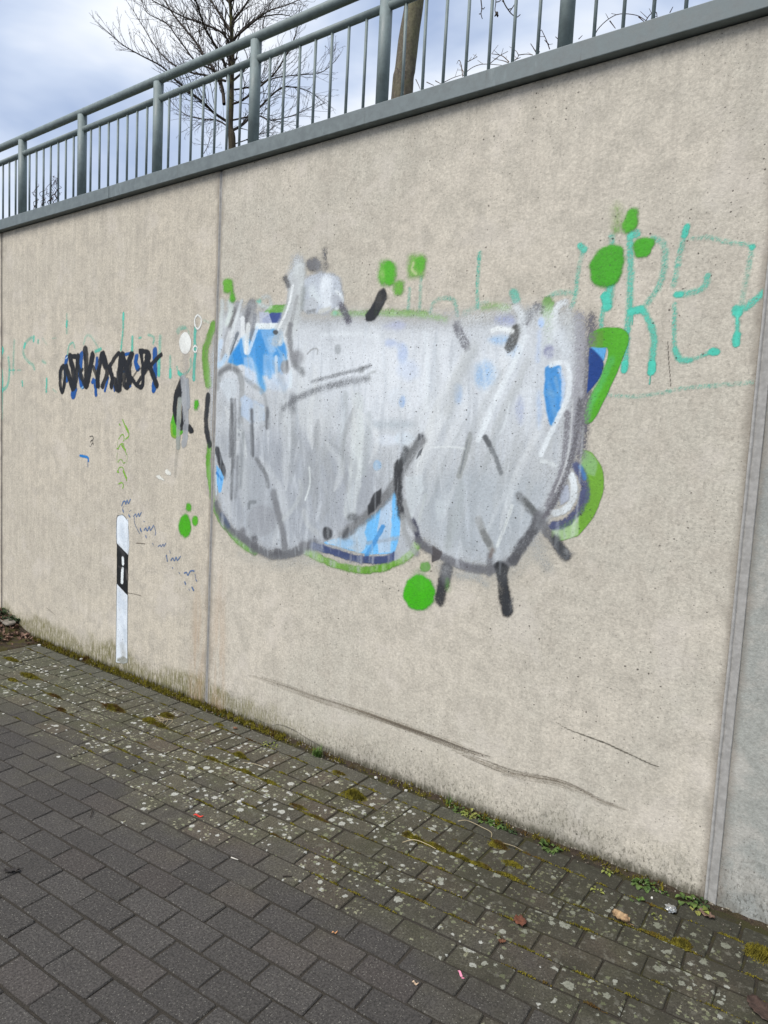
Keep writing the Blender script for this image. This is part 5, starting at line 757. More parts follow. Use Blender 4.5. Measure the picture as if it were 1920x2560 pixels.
('s',[(-0.961,0.491),(-0.915,0.477),(-0.854,0.471),(-0.79,0.466),(-0.753,0.463),(-0.706,0.454),(-0.655,0.446),(-0.605,0.437),(-0.576,0.433),(-0.553,0.436)],0.0059,(104,99,88),0.85,0.5,0.2,1),
]),
('scuff_mark','faint curved scratch just above the paving','MID',3,0.7,[
('s',[(-2.525,0.032),(-2.463,0.053),(-2.365,0.052),(-2.27,0.034),(-2.177,0.022),(-2.11,0.02)],0.0087,(110,106,96),0.6,0.6,0.3,1),
('s',[(-2.667,0.036),(-2.602,0.031),(-2.537,0.03)],0.0055,(110,106,96),0.5,0.6,0.3,0),
]),
('hairline_crack','short upright hairline crack below the letters','MID',2.5,0.7,[
('s',[(-0.661,1.973),(-0.652,1.905),(-0.644,1.857),(-0.637,1.814)],0.0024,(74,66,60),0.8,0.5,0.2,0),
]),
('teal_lettering','faded turquoise sprayed letters around the black scribble','LEFT',4,0.6,[
('s',[(-5.49,2.142),(-5.515,2.039),(-5.493,1.911),(-5.503,1.784),(-5.51,1.622)],0.0517,(92,206,184),0.7224999999999999,0.5,0.1,0),
('s',[(-5.474,2.133),(-5.49,2.126)],0.0374,(92,206,184),0.595,0.5,0.35,0),
('s',[(-5.392,2.075),(-5.376,1.973),(-5.408,1.871),(-5.49,1.832)],0.0344,(92,206,184),0.51,0.5,0.35,0),
('s',[(-5.305,2.196),(-5.316,2.065),(-5.32,1.956)],0.027,(92,206,184),0.3825,0.5,0.35,0),
('s',[(-5.384,1.982),(-5.296,1.98)],0.0153,(92,206,184),0.51,0.5,0.35,0),
('s',[(-5.257,1.979),(-5.21,1.978)],0.0132,(92,206,184),0.425,0.5,0.35,0),
('s',[(-5.023,2.209),(-5.097,2.194),(-5.15,2.158),(-5.173,2.106),(-5.127,2.051),(-5.036,2.01),(-5.014,1.98)],0.0285,(92,206,184),0.425,0.5,0.5,0),
('s',[(-5.15,2.166),(-5.158,2.144)],0.0326,(92,206,184),0.68,0.5,0.35,0),
('s',[(-5.023,2.205),(-5.026,2.183)],0.0324,(92,206,184),0.595,0.5,0.35,0),
('s',[(-4.964,2.18),(-4.964,2.165)],0.0249,(92,206,184),0.595,0.5,0.35,0),
('s',[(-4.906,2.192),(-4.849,2.152)],0.0212,(92,206,184),0.255,0.5,0.6,0),
('s',[(-4.905,2.036),(-4.862,2.02)],0.0243,(92,206,184),0.425,0.5,0.6,0),
('s',[(-5.187,1.895),(-5.183,1.864)],0.0224,(92,206,184),0.68,0.5,0.35,0),
('s',[(-4.846,1.909),(-4.848,1.82)],0.0278,(92,206,184),0.6375,0.5,0.35,0),
('s',[(-4.76,1.834),(-4.718,1.816)],0.0169,(92,206,184),0.2975,0.5,0.35,0),
('s',[(-4.591,2.339),(-4.589,2.212)],0.0194,(92,206,184),0.425,0.5,0.35,0),
('s',[(-4.587,2.29),(-4.592,2.262)],0.0292,(92,206,184),0.68,0.5,0.1,0),
('s',[(-4.58,2.055),(-4.561,2.125),(-4.509,2.144),(-4.488,2.108)],0.0184,(92,206,184),0.5525,0.5,0.35,0),
('s',[(-4.38,2.131),(-4.356,2.179),(-4.306,2.18),(-4.243,2.132),(-4.193,2.076)],0.0186,(92,206,184),0.3825,0.5,0.5,0),
('s',[(-4.242,2.077),(-4.181,2.089)],0.0265,(92,206,184),0.68,0.5,0.35,0),
('s',[(-4.779,2.186),(-4.724,2.187)],0.0107,(92,206,184),0.255,0.5,0.35,0),
('s',[(-3.937,2.301),(-3.94,2.203),(-3.949,2.132),(-3.959,2.073)],0.0221,(92,206,184),0.595,0.5,0.35,0),
('s',[(-3.937,2.294),(-3.938,2.268)],0.0275,(92,206,184),0.765,0.5,0.1,0),
('s',[(-3.84,2.146),(-3.841,2.062)],0.0269,(92,206,184),0.68,0.5,0.1,0),
('s',[(-3.773,2.139),(-3.751,2.141)],0.0161,(92,206,184),0.595,0.5,0.35,0),
('s',[(-3.678,2.154),(-3.625,2.135),(-3.629,2.098)],0.0176,(92,206,184),0.4675,0.5,0.35,0),
('s',[(-3.563,2.138),(-3.565,2.045),(-3.566,1.913)],0.0274,(92,206,184),0.425,0.5,0.35,0),
('s',[(-3.572,2.008),(-3.571,1.914)],0.0325,(92,206,184),0.6375,0.5,0.1,0),
('s',[(-3.464,2.016),(-3.46,1.905)],0.0218,(92,206,184),0.4675,0.5,0.35,0),
('s',[(-3.46,1.936),(-3.459,1.899)],0.0291,(92,206,184),0.7224999999999999,0.5,0.1,0),
('s',[(-3.403,2.161),(-3.375,2.177),(-3.333,2.174)],0.0268,(92,206,184),0.34,0.5,0.4,0),
('s',[(-3.243,2.168),(-3.245,2.092),(-3.238,2.027),(-3.244,1.962),(-3.245,1.88)],0.0267,(96,196,178),0.75,0.35,0.1,0),
('s',[(-3.279,1.996),(-3.273,1.952),(-3.311,1.92),(-3.371,1.907),(-3.4,1.955)],0.0168,(92,200,178),0.5,0.5,0.3,0),
('s',[(-3.381,1.921),(-3.354,1.904)],0.0274,(80,194,172),0.85,0.4,0.0,0),
('s',[(-3.398,2.143),(-3.364,2.169),(-3.32,2.172),(-3.293,2.138)],0.0118,(92,200,178),0.3,0.6,0.4,0),
('s',[(-3.17,2.206),(-3.129,2.193)],0.0171,(92,200,178),0.25,0.9,0.5,0),
]),
('black_scribble','dense black scribble over blue lettering','LEFT',3,1.2,[
('s',[(-4.586,2.048),(-4.605,1.955),(-4.584,1.898)],0.0422,(8,82,156),0.97,0.25,0.0,0),
('s',[(-4.502,1.797),(-4.49,1.825)],0.0694,(8,82,156),0.97,0.25,0.0,0),
('s',[(-4.404,2.063),(-4.421,1.951),(-4.407,1.881),(-4.387,1.852)],0.046,(8,82,156),0.97,0.25,0.0,0),
('s',[(-4.262,1.893),(-4.237,1.851),(-4.229,1.796)],0.0321,(8,82,156),0.97,0.25,0.0,0),
('s',[(-4.222,2.029),(-4.227,1.974)],0.0357,(8,82,156),0.97,0.25,0.0,0),
('s',[(-4.094,1.904),(-4.127,1.823)],0.0249,(8,82,156),0.97,0.25,0.0,0),
('s',[(-4.274,1.879),(-4.213,1.892)],0.0267,(8,82,156),0.97,0.25,0.0,0),
('s',[(-3.913,2.045),(-3.857,2.05)],0.0211,(8,82,156),0.97,0.25,0.0,0),
('s',[(-3.791,2.028),(-3.801,1.989),(-3.778,1.956)],0.0422,(8,82,156),0.97,0.25,0.0,0),
('s',[(-3.885,1.847),(-3.863,1.854)],0.0382,(8,82,156),0.97,0.25,0.0,0),
('s',[(-3.612,2.059),(-3.606,1.933),(-3.615,1.826)],0.0428,(8,82,156),0.97,0.25,0.0,0),
('s',[(-4.028,1.849),(-4.021,1.822)],0.0194,(8,82,156),0.97,0.25,0.0,0),
('s',[(-3.933,1.94),(-3.899,1.94)],0.016,(8,82,156),0.97,0.25,0.0,0),
('s',[(-4.573,2.055),(-4.599,2.041)],0.0096,(220,228,230),0.8,0.4,0.0,0),
('s',[(-4.399,1.839),(-4.374,1.852)],0.0149,(200,224,230),0.7,0.5,0.0,0),
('s',[(-4.632,1.992),(-4.666,1.957),(-4.667,1.87),(-4.636,1.819),(-4.61,1.898),(-4.609,1.97),(-4.632,1.992)],0.0404,(20,23,29),0.96,0.25,0.0,0),
('s',[(-4.592,1.984),(-4.557,1.926),(-4.503,1.839),(-4.465,1.924),(-4.448,2.05)],0.0484,(20,23,29),0.97,0.25,0.0,0),
('s',[(-4.546,2.054),(-4.505,1.953),(-4.49,1.854)],0.0562,(20,23,29),0.97,0.25,0.0,0),
('s',[(-4.546,2.057),(-4.442,2.05)],0.0322,(20,23,29),0.97,0.25,0.0,0),
('s',[(-4.434,1.98),(-4.401,1.916),(-4.343,1.852),(-4.301,1.949),(-4.266,2.051)],0.0385,(20,23,29),0.97,0.25,0.0,0),
('s',[(-4.36,2.089),(-4.346,2.005),(-4.343,1.859)],0.0592,(20,23,29),0.97,0.25,0.0,0),
('s',[(-4.389,1.965),(-4.427,1.923),(-4.375,1.88)],0.0225,(20,23,29),0.85,0.25,0.0,0),
('s',[(-4.278,2.058),(-4.313,1.949)],0.0455,(20,23,29),0.95,0.25,0.0,0),
('s',[(-4.264,1.975),(-4.213,1.892),(-4.2,1.851)],0.0339,(20,23,29),0.95,0.25,0.0,0),
('s',[(-4.169,2.054),(-4.202,1.946),(-4.212,1.858)],0.0469,(20,23,29),0.97,0.25,0.0,0),
('s',[(-4.151,2.054),(-4.106,1.944),(-4.152,1.857)],0.0486,(20,23,29),0.97,0.25,0.0,0),
('s',[(-4.168,2.041),(-4.131,1.985)],0.0539,(20,23,29),0.97,0.25,0.0,0),
('s',[(-4.083,1.971),(-4.047,1.903),(-4.057,1.849)],0.0441,(20,23,29),0.97,0.25,0.0,0),
('s',[(-4.083,1.971),(-4.015,2.035),(-3.97,2.047),(-3.945,1.967),(-3.964,1.835)],0.0344,(20,23,29),0.97,0.25,0.0,0),
('s',[(-3.947,2.033),(-3.977,1.888),(-3.975,1.835)],0.0661,(20,23,29),0.97,0.25,0.0,0),
('s',[(-4.023,1.889),(-3.998,1.835)],0.0449,(20,23,29),0.9,0.25,0.0,0),
('s',[(-3.935,2.033),(-3.876,1.913),(-3.885,1.847)],0.0491,(20,23,29),0.97,0.25,0.0,0),
('s',[(-3.841,2.042),(-3.9,1.966),(-3.92,1.874),(-3.896,1.848)],0.0464,(20,23,29),0.97,0.25,0.0,0),
('s',[(-3.857,2.037),(-3.865,1.939),(-3.852,1.873)],0.0416,(20,23,29),0.9,0.25,0.0,0),
('s',[(-3.842,1.899),(-3.786,1.853),(-3.731,1.846),(-3.724,1.936),(-3.749,2.052)],0.031,(20,23,29),0.95,0.25,0.0,0),
('s',[(-3.76,2.059),(-3.674,2.043),(-3.703,1.974)],0.0345,(20,23,29),0.97,0.25,0.0,0),
('s',[(-3.831,1.899),(-3.767,1.95),(-3.671,1.96)],0.0144,(20,23,29),0.6,0.25,0.0,0),
('s',[(-3.694,2.024),(-3.639,1.934),(-3.584,1.851)],0.0427,(20,23,29),0.98,0.25,0.0,0),
('s',[(-3.55,2.032),(-3.63,1.984),(-3.702,1.935),(-3.786,1.859)],0.0322,(20,23,29),0.9,0.25,0.0,0),
('s',[(-3.673,2.024),(-3.724,1.936)],0.0517,(20,23,29),0.97,0.25,0.0,0),
('s',[(-4.645,1.956),(-4.637,1.898)],0.0142,(90,92,94),0.5,0.6,0.0,0),
('s',[(-4.001,1.942),(-3.988,1.888)],0.0119,(90,92,94),0.5,0.6,0.0,0),
]),
('white_paint_dot','solid white painted oval over the turquoise letters','LEFT',3,1.6,[
('p',[(-3.274,2.085),(-3.276,2.064),(-3.285,2.045),(-3.299,2.032),(-3.316,2.025),(-3.335,2.026),(-3.354,2.034),(-3.369,2.049),(-3.379,2.068),(-3.383,2.09),(-3.381,2.112),(-3.372,2.131),(-3.358,2.144),(-3.34,2.151),(-3.321,2.15),(-3.303,2.141),(-3.288,2.127),(-3.278,2.107)],(226,226,222),0.96,0.0033,0.0),
('s',[(-3.319,2.019),(-3.319,1.92)],0.0552,(196,190,184),0.45,0.6,0.0,0),
]),
('white_paint_dot','white painted ring, uppermost of the white marks','LEFT',3,1.6,[
('s',[(-3.223,2.24),(-3.197,2.224),(-3.191,2.202),(-3.2,2.176),(-3.22,2.163),(-3.241,2.178),(-3.249,2.206),(-3.242,2.229),(-3.223,2.24)],0.013,(230,230,226),0.96,0.2,0.0,0),
]),
('white_paint_dot','smallest white painted ring below the bigger ring','LEFT',3,1.6,[
('s',[(-3.24,2.071),(-3.222,2.059),(-3.225,2.04),(-3.238,2.033),(-3.254,2.044),(-3.254,2.06),(-3.24,2.071)],0.0108,(230,230,226),0.96,0.2,0.0,0),
]),
('white_paint_dot','two white slanting paint dabs right of the green scribble','LEFT',3,1.6,[
('p',[(-3.489,1.347),(-3.467,1.357),(-3.43,1.336),(-3.432,1.318),(-3.466,1.316),(-3.488,1.33)],(226,224,216),0.95,0.0037,0.0),
('p',[(-3.573,1.309),(-3.54,1.314),(-3.494,1.291),(-3.489,1.28),(-3.546,1.287),(-3.569,1.297)],(226,224,216),0.95,0.0037,0.0),
]),
('black_leaf_shape','black leaf shaped graffiti outline with green shadow','LEFT',3,1,[
('p',[(-3.414,1.706),(-3.434,1.669),(-3.447,1.615),(-3.438,1.56),(-3.401,1.543),(-3.345,1.561),(-3.325,1.591),(-3.382,1.598),(-3.399,1.67)],(82,168,32),0.96,0.0054,0.0),
('s',[(-3.437,1.615),(-3.431,1.561),(-3.401,1.545)],0.0214,(140,170,60),0.8,0.5,0.0,0),
('s',[(-3.352,1.876),(-3.392,1.814),(-3.411,1.724),(-3.391,1.652),(-3.361,1.608),(-3.318,1.609),(-3.277,1.605),(-3.255,1.588)],0.0409,(30,32,36),0.97,0.3,0.0,0),
('p',[(-3.35,1.88),(-3.338,1.76),(-3.381,1.769),(-3.403,1.787),(-3.39,1.832)],(30,32,36),0.97,0.0045,0.0),
('p',[(-3.345,1.76),(-3.312,1.636),(-3.36,1.594),(-3.349,1.662)],(30,32,36),0.9,0.0045,0.0),
('s',[(-3.314,1.866),(-3.294,1.707)],0.0234,(70,76,88),0.6,0.5,0.0,0),
('s',[(-3.339,1.884),(-3.316,1.725),(-3.305,1.618),(-3.315,1.51)],0.053,(174,176,180),0.92,0.25,0.0,0),
('s',[(-3.301,1.875),(-3.285,1.725)],0.0321,(164,168,174),0.8,0.3,0.0,0),
('s',[(-3.366,1.76),(-3.372,1.634),(-3.37,1.49)],0.0421,(160,166,160),0.85,0.35,0.0,0),
('s',[(-3.378,1.508),(-3.393,1.316)],0.0333,(170,166,158),0.35,0.7,0.0,0),
]),
('green_paint_dot','small green paint dot right of the black leaf shape','LEFT',3,1,[
('p',[(-3.232,1.76),(-3.201,1.764),(-3.19,1.734),(-3.203,1.708),(-3.235,1.701),(-3.244,1.721)],(76,172,26),0.9311999999999999,0.014,0.35),
]),
('green_paint_dot','green trio of paint dots, largest lower left','LEFT',3,1,[
('p',[(-3.233,1.037),(-3.236,1.013),(-3.245,0.99),(-3.26,0.973),(-3.279,0.962),(-3.3,0.96),(-3.319,0.966),(-3.336,0.98),(-3.347,1.0),(-3.352,1.024),(-3.349,1.049),(-3.339,1.072),(-3.324,1.089),(-3.305,1.1),(-3.284,1.102),(-3.265,1.095),(-3.249,1.081),(-3.238,1.061)],(72,170,20),0.9408,0.0146,0.35),
('p',[(-3.235,1.146),(-3.236,1.135),(-3.241,1.126),(-3.248,1.119),(-3.257,1.114),(-3.266,1.113),(-3.276,1.116),(-3.283,1.122),(-3.289,1.13),(-3.291,1.14),(-3.289,1.151),(-3.285,1.16),(-3.278,1.168),(-3.269,1.172),(-3.259,1.173),(-3.25,1.17),(-3.242,1.164),(-3.237,1.156)],(84,172,36),0.9311999999999999,0.0144,0.35),
('p',[(-3.172,1.071),(-3.173,1.061),(-3.177,1.051),(-3.185,1.044),(-3.194,1.039),(-3.204,1.038),(-3.214,1.041),(-3.221,1.046),(-3.227,1.055),(-3.229,1.065),(-3.228,1.075),(-3.223,1.085),(-3.216,1.092),(-3.206,1.096),(-3.196,1.097),(-3.187,1.095),(-3.179,1.089),(-3.174,1.081)],(84,172,36),0.9311999999999999,0.0144,0.35),
]),
('green_scribble','fine green line scribble on bare concrete','LEFT',2.5,1,[
('s',[(-3.928,1.638),(-3.903,1.605),(-3.869,1.572),(-3.86,1.538),(-3.892,1.518)],0.01,(130,182,54),0.9,0.3,0.0,0),
('s',[(-3.894,1.595),(-3.869,1.567)],0.0177,(130,182,54),0.9,0.3,0.0,0),
('s',[(-3.961,1.608),(-3.956,1.605)],0.0126,(130,182,54),0.9,0.3,0.0,0),
('s',[(-3.967,1.515),(-3.942,1.54),(-3.918,1.544),(-3.909,1.517),(-3.917,1.505)],0.0073,(130,182,54),0.9,0.3,0.0,0),
('s',[(-3.973,1.451),(-3.949,1.481),(-3.916,1.487),(-3.907,1.463),(-3.881,1.421)],0.0074,(130,182,54),0.9,0.3,0.0,0),
('s',[(-3.932,1.477),(-3.895,1.449)],0.0151,(130,182,54),0.9,0.3,0.0,0),
('s',[(-3.971,1.367),(-3.955,1.383),(-3.93,1.384),(-3.913,1.365),(-3.893,1.371)],0.0062,(130,182,54),0.9,0.3,0.0,0),
('s',[(-3.978,1.302),(-3.954,1.334),(-3.92,1.336),(-3.903,1.312),(-3.873,1.255)],0.0073,(130,182,54),0.9,0.3,0.0,0),
('s',[(-3.911,1.312),(-3.88,1.274)],0.0171,(130,182,54),0.9,0.3,0.0,0),
('s',[(-3.959,1.229),(-3.926,1.24),(-3.909,1.223),(-3.917,1.205)],0.009,(130,182,54),0.9,0.3,0.0,0),
('s',[(-3.985,1.455),(-3.969,1.454)],0.0095,(130,182,54),0.9,0.3,0.0,0),
('s',[(-3.975,1.308),(-3.961,1.303)],0.0106,(130,182,54),0.9,0.3,0.0,0),
('s',[(-3.981,1.426),(-3.983,1.367)],0.0054,(130,182,54),0.5,0.4,0.0,0),
('s',[(-3.873,1.421),(-3.876,1.362)],0.0052,(130,182,54),0.5,0.4,0.0,0),
('s',[(-3.983,1.505),(-3.974,1.466)],0.0053,(130,182,54),0.5,0.4,0.0,0),
]),
('blue_paint_tick','short bright blue paint tick','LEFT',2.5,1,[
('s',[(-4.408,1.388),(-4.352,1.385),(-4.315,1.378),(-4.309,1.359)],0.0187,(24,128,206),0.97,0.2,0.0,0),
('s',[(-4.315,1.359),(-4.314,1.32)],0.0078,(60,90,150),0.7,0.4,0.0,0),
]),
('blue_scribble','row of fine blue line scribbles stepping down to the joint','LEFT',2.5,1,[
('s',[(-3.922,1.092),(-3.906,1.119),(-3.886,1.122),(-3.88,1.106),(-3.865,1.132),(-3.853,1.112),(-3.832,1.14)],0.0104,(88,118,162),0.85,0.35,0.0,0),
('s',[(-3.909,1.064),(-3.904,1.054)],0.0136,(88,118,162),0.85,0.35,0.0,0),
('s',[(-3.905,1.089),(-3.918,1.068)],0.0046,(88,118,162),0.85,0.35,0.0,0),
('s',[(-3.846,1.04),(-3.834,1.029)],0.0122,(88,118,162),0.85,0.35,0.0,0),
('s',[(-3.841,1.063),(-3.822,1.072)],0.0033,(88,118,162),0.85,0.35,0.0,0),
('s',[(-3.796,1.035),(-3.773,1.052),(-3.764,1.036),(-3.744,1.06),(-3.737,1.041),(-3.716,1.068)],0.0083,(88,118,162),0.85,0.35,0.0,0),
('s',[(-3.788,1.031),(-3.779,0.988),(-3.729,0.935)],0.0052,(88,118,162),0.85,0.35,0.0,0),
('s',[(-3.722,0.965),(-3.712,0.95)],0.0128,(88,118,162),0.85,0.35,0.0,0),
('s',[(-3.682,0.96),(-3.667,0.976),(-3.651,0.96),(-3.631,0.988),(-3.62,0.967),(-3.59,0.999)],0.0097,(88,118,162),0.85,0.35,0.0,0),
('s',[(-3.582,0.995),(-3.566,0.959),(-3.573,0.941)],0.0064,(88,118,162),0.85,0.35,0.0,0),
('s',[(-3.665,0.928),(-3.66,0.917)],0.0115,(88,118,162),0.85,0.35,0.0,0),
('s',[(-3.692,1.017),(-3.679,1.013)],0.0046,(88,118,162),0.85,0.35,0.0,0),
('s',[(-3.594,0.89),(-3.588,0.88)],0.0063,(88,118,162),0.85,0.35,0.0,0),
('s',[(-3.54,0.876),(-3.518,0.888),(-3.51,0.878),(-3.491,0.896),(-3.484,0.883),(-3.466,0.906)],0.0073,(88,118,162),0.85,0.35,0.0,0),
('s',[(-3.456,0.83),(-3.447,0.798)],0.0095,(88,118,162),0.85,0.35,0.0,0),
('s',[(-3.463,0.827),(-3.456,0.835)],0.0049,(88,118,162),0.85,0.35,0.0,0),
('s',[(-3.413,0.807),(-3.396,0.824),(-3.381,0.81),(-3.365,0.833),(-3.353,0.816),(-3.325,0.843)],0.0089,(88,118,162),0.85,0.35,0.0,0),
('s',[(-3.397,0.765),(-3.394,0.763)],0.0074,(88,118,162),0.85,0.35,0.0,0),
('s',[(-3.427,0.864),(-3.421,0.849)],0.0062,(88,118,162),0.85,0.35,0.0,0),
('s',[(-3.335,0.746),(-3.328,0.739)],0.0055,(88,118,162),0.85,0.35,0.0,0),
('s',[(-3.286,0.749),(-3.265,0.756),(-3.253,0.742),(-3.23,0.769),(-3.198,0.775)],0.0099,(88,118,162),0.85,0.35,0.0,0),
('s',[(-3.279,0.697),(-3.273,0.686)],0.0118,(88,118,162),0.85,0.35,0.0,0),
('s',[(-3.212,0.675),(-3.199,0.661)],0.0138,(88,118,162),0.85,0.35,0.0,0),
('s',[(-3.18,0.726),(-3.171,0.718)],0.008,(88,118,162),0.85,0.35,0.0,0),
('s',[(-3.188,0.757),(-3.18,0.73)],0.0044,(88,118,162),0.85,0.35,0.0,0),
('s',[(-3.24,0.661),(-3.235,0.653)],0.0059,(88,118,162),0.85,0.35,0.0,0),
]),
('black_scrawl','tiny black pen scrawl','LEFT',2.5,1,[
('s',[(-4.296,1.519),(-4.263,1.525),(-4.254,1.505),(-4.281,1.494)],0.0073,(60,58,56),0.8,0.4,0.0,0),
('s',[(-4.29,1.484),(-4.263,1.495),(-4.253,1.475)],0.0048,(60,58,56),0.8,0.4,0.0,0),
('s',[(-4.277,1.464),(-4.262,1.479),(-4.251,1.467)],0.0063,(60,58,56),0.8,0.4,0.0,0),
('s',[(-4.298,1.458),(-4.28,1.455)],0.0045,(60,58,56),0.8,0.4,0.0,0),
]),
('scuff_mark','short dark scratches right of the painted post','LEFT',2.5,0.7,[
('s',[(-3.762,0.87),(-3.672,0.876)],0.0062,(96,86,76),0.75,0.5,0.3,0),
('s',[(-3.839,0.537),(-3.774,0.542),(-3.701,0.543)],0.0042,(110,100,90),0.75,0.5,0.2,0),
('s',[(-4.832,0.266),(-4.716,0.233)],0.0046,(140,132,120),0.6,0.5,0.0,0),
]),
('painted_marker_post','painted white road marker post with slanted black band','LEFT',2.5,1,[
('p',[(-3.975,1.003),(-3.957,1.022),(-3.928,1.032),(-3.903,1.03),(-3.869,1.008),(-3.849,0.996),(-3.843,0.783),(-3.971,0.844)],(222,228,236),0.98,0.003,0.0),
('p',[(-3.971,0.844),(-3.843,0.783),(-3.841,0.52),(-3.964,0.579)],(24,26,28),0.98,0.002,0.0),
('p',[(-3.964,0.579),(-3.841,0.52),(-3.831,0.084),(-3.876,0.063),(-3.959,0.055),(-3.962,0.303)],(220,226,234),0.98,0.0031,0.0),
('s',[(-3.964,0.579),(-3.959,0.055)],0.0073,(110,112,112),0.7,0.4,0.0,0),
('s',[(-3.841,0.52),(-3.833,0.083)],0.0071,(110,112,112),0.7,0.4,0.0,0),
('s',[(-3.954,1.025),(-3.975,1.003),(-3.971,0.844)],0.007,(60,66,74),0.8,0.4,0.0,0),
('s',[(-3.848,0.966),(-3.847,0.788)],0.007,(120,124,128),0.6,0.5,0.0,0),
('s',[(-3.957,1.024),(-3.903,1.032),(-3.853,1.0)],0.0042,(70,76,84),0.8,0.4,0.0,0),
('s',[(-3.902,0.755),(-3.898,0.721)],0.0287,(232,236,238),0.97,0.25,0.0,0),
('s',[(-3.904,0.685),(-3.905,0.599)],0.0302,(230,234,236),0.97,0.15,0.0,0),
('s',[(-3.911,0.697),(-3.894,0.703)],0.0076,(70,72,74),0.8,0.4,0.0,0),
('s',[(-3.948,0.825),(-3.896,0.781)],0.0401,(96,92,90),0.4,0.9,0.0,0),
('s',[(-3.86,0.676),(-3.849,0.628)],0.0321,(120,108,100),0.5,0.8,0.0,0),
('s',[(-3.945,0.694),(-3.911,0.689)],0.0164,(70,66,64),0.6,0.8,0.0,0),
('s',[(-3.918,0.959),(-3.908,0.9)],0.0608,(196,206,218),0.6,0.8,0.0,0),
('s',[(-3.9,0.901),(-3.882,0.853)],0.0704,(204,212,222),0.6,0.8,0.0,0),
('s',[(-3.931,0.513),(-3.929,0.442)],0.047,(198,208,222),0.6,0.8,0.0,0),
('s',[(-3.887,0.46),(-3.876,0.401)],0.0544,(194,204,216),0.6,0.8,0.0,0),
('s',[(-3.901,0.355),(-3.883,0.298)],0.0659,(198,206,218),0.6,0.8,0.0,0),
('s',[(-3.924,0.259),(-3.909,0.2)],0.037,(204,210,220),0.6,0.8,0.0,0),
('s',[(-3.866,0.281),(-3.857,0.211)],0.0398,(190,200,212),0.6,0.8,0.0,0),
('s',[(-3.896,0.172),(-3.872,0.136)],0.0716,(178,182,184),0.6,0.8,0.0,0),
('s',[(-3.878,0.125),(-3.867,0.096)],0.0553,(188,188,186),0.6,0.8,0.0,0),
('p',[(-3.959,0.055),(-3.946,0.089),(-3.878,0.114),(-3.834,0.104),(-3.833,0.073)],(120,118,104),0.7,0.0082,0.4),
]),
]

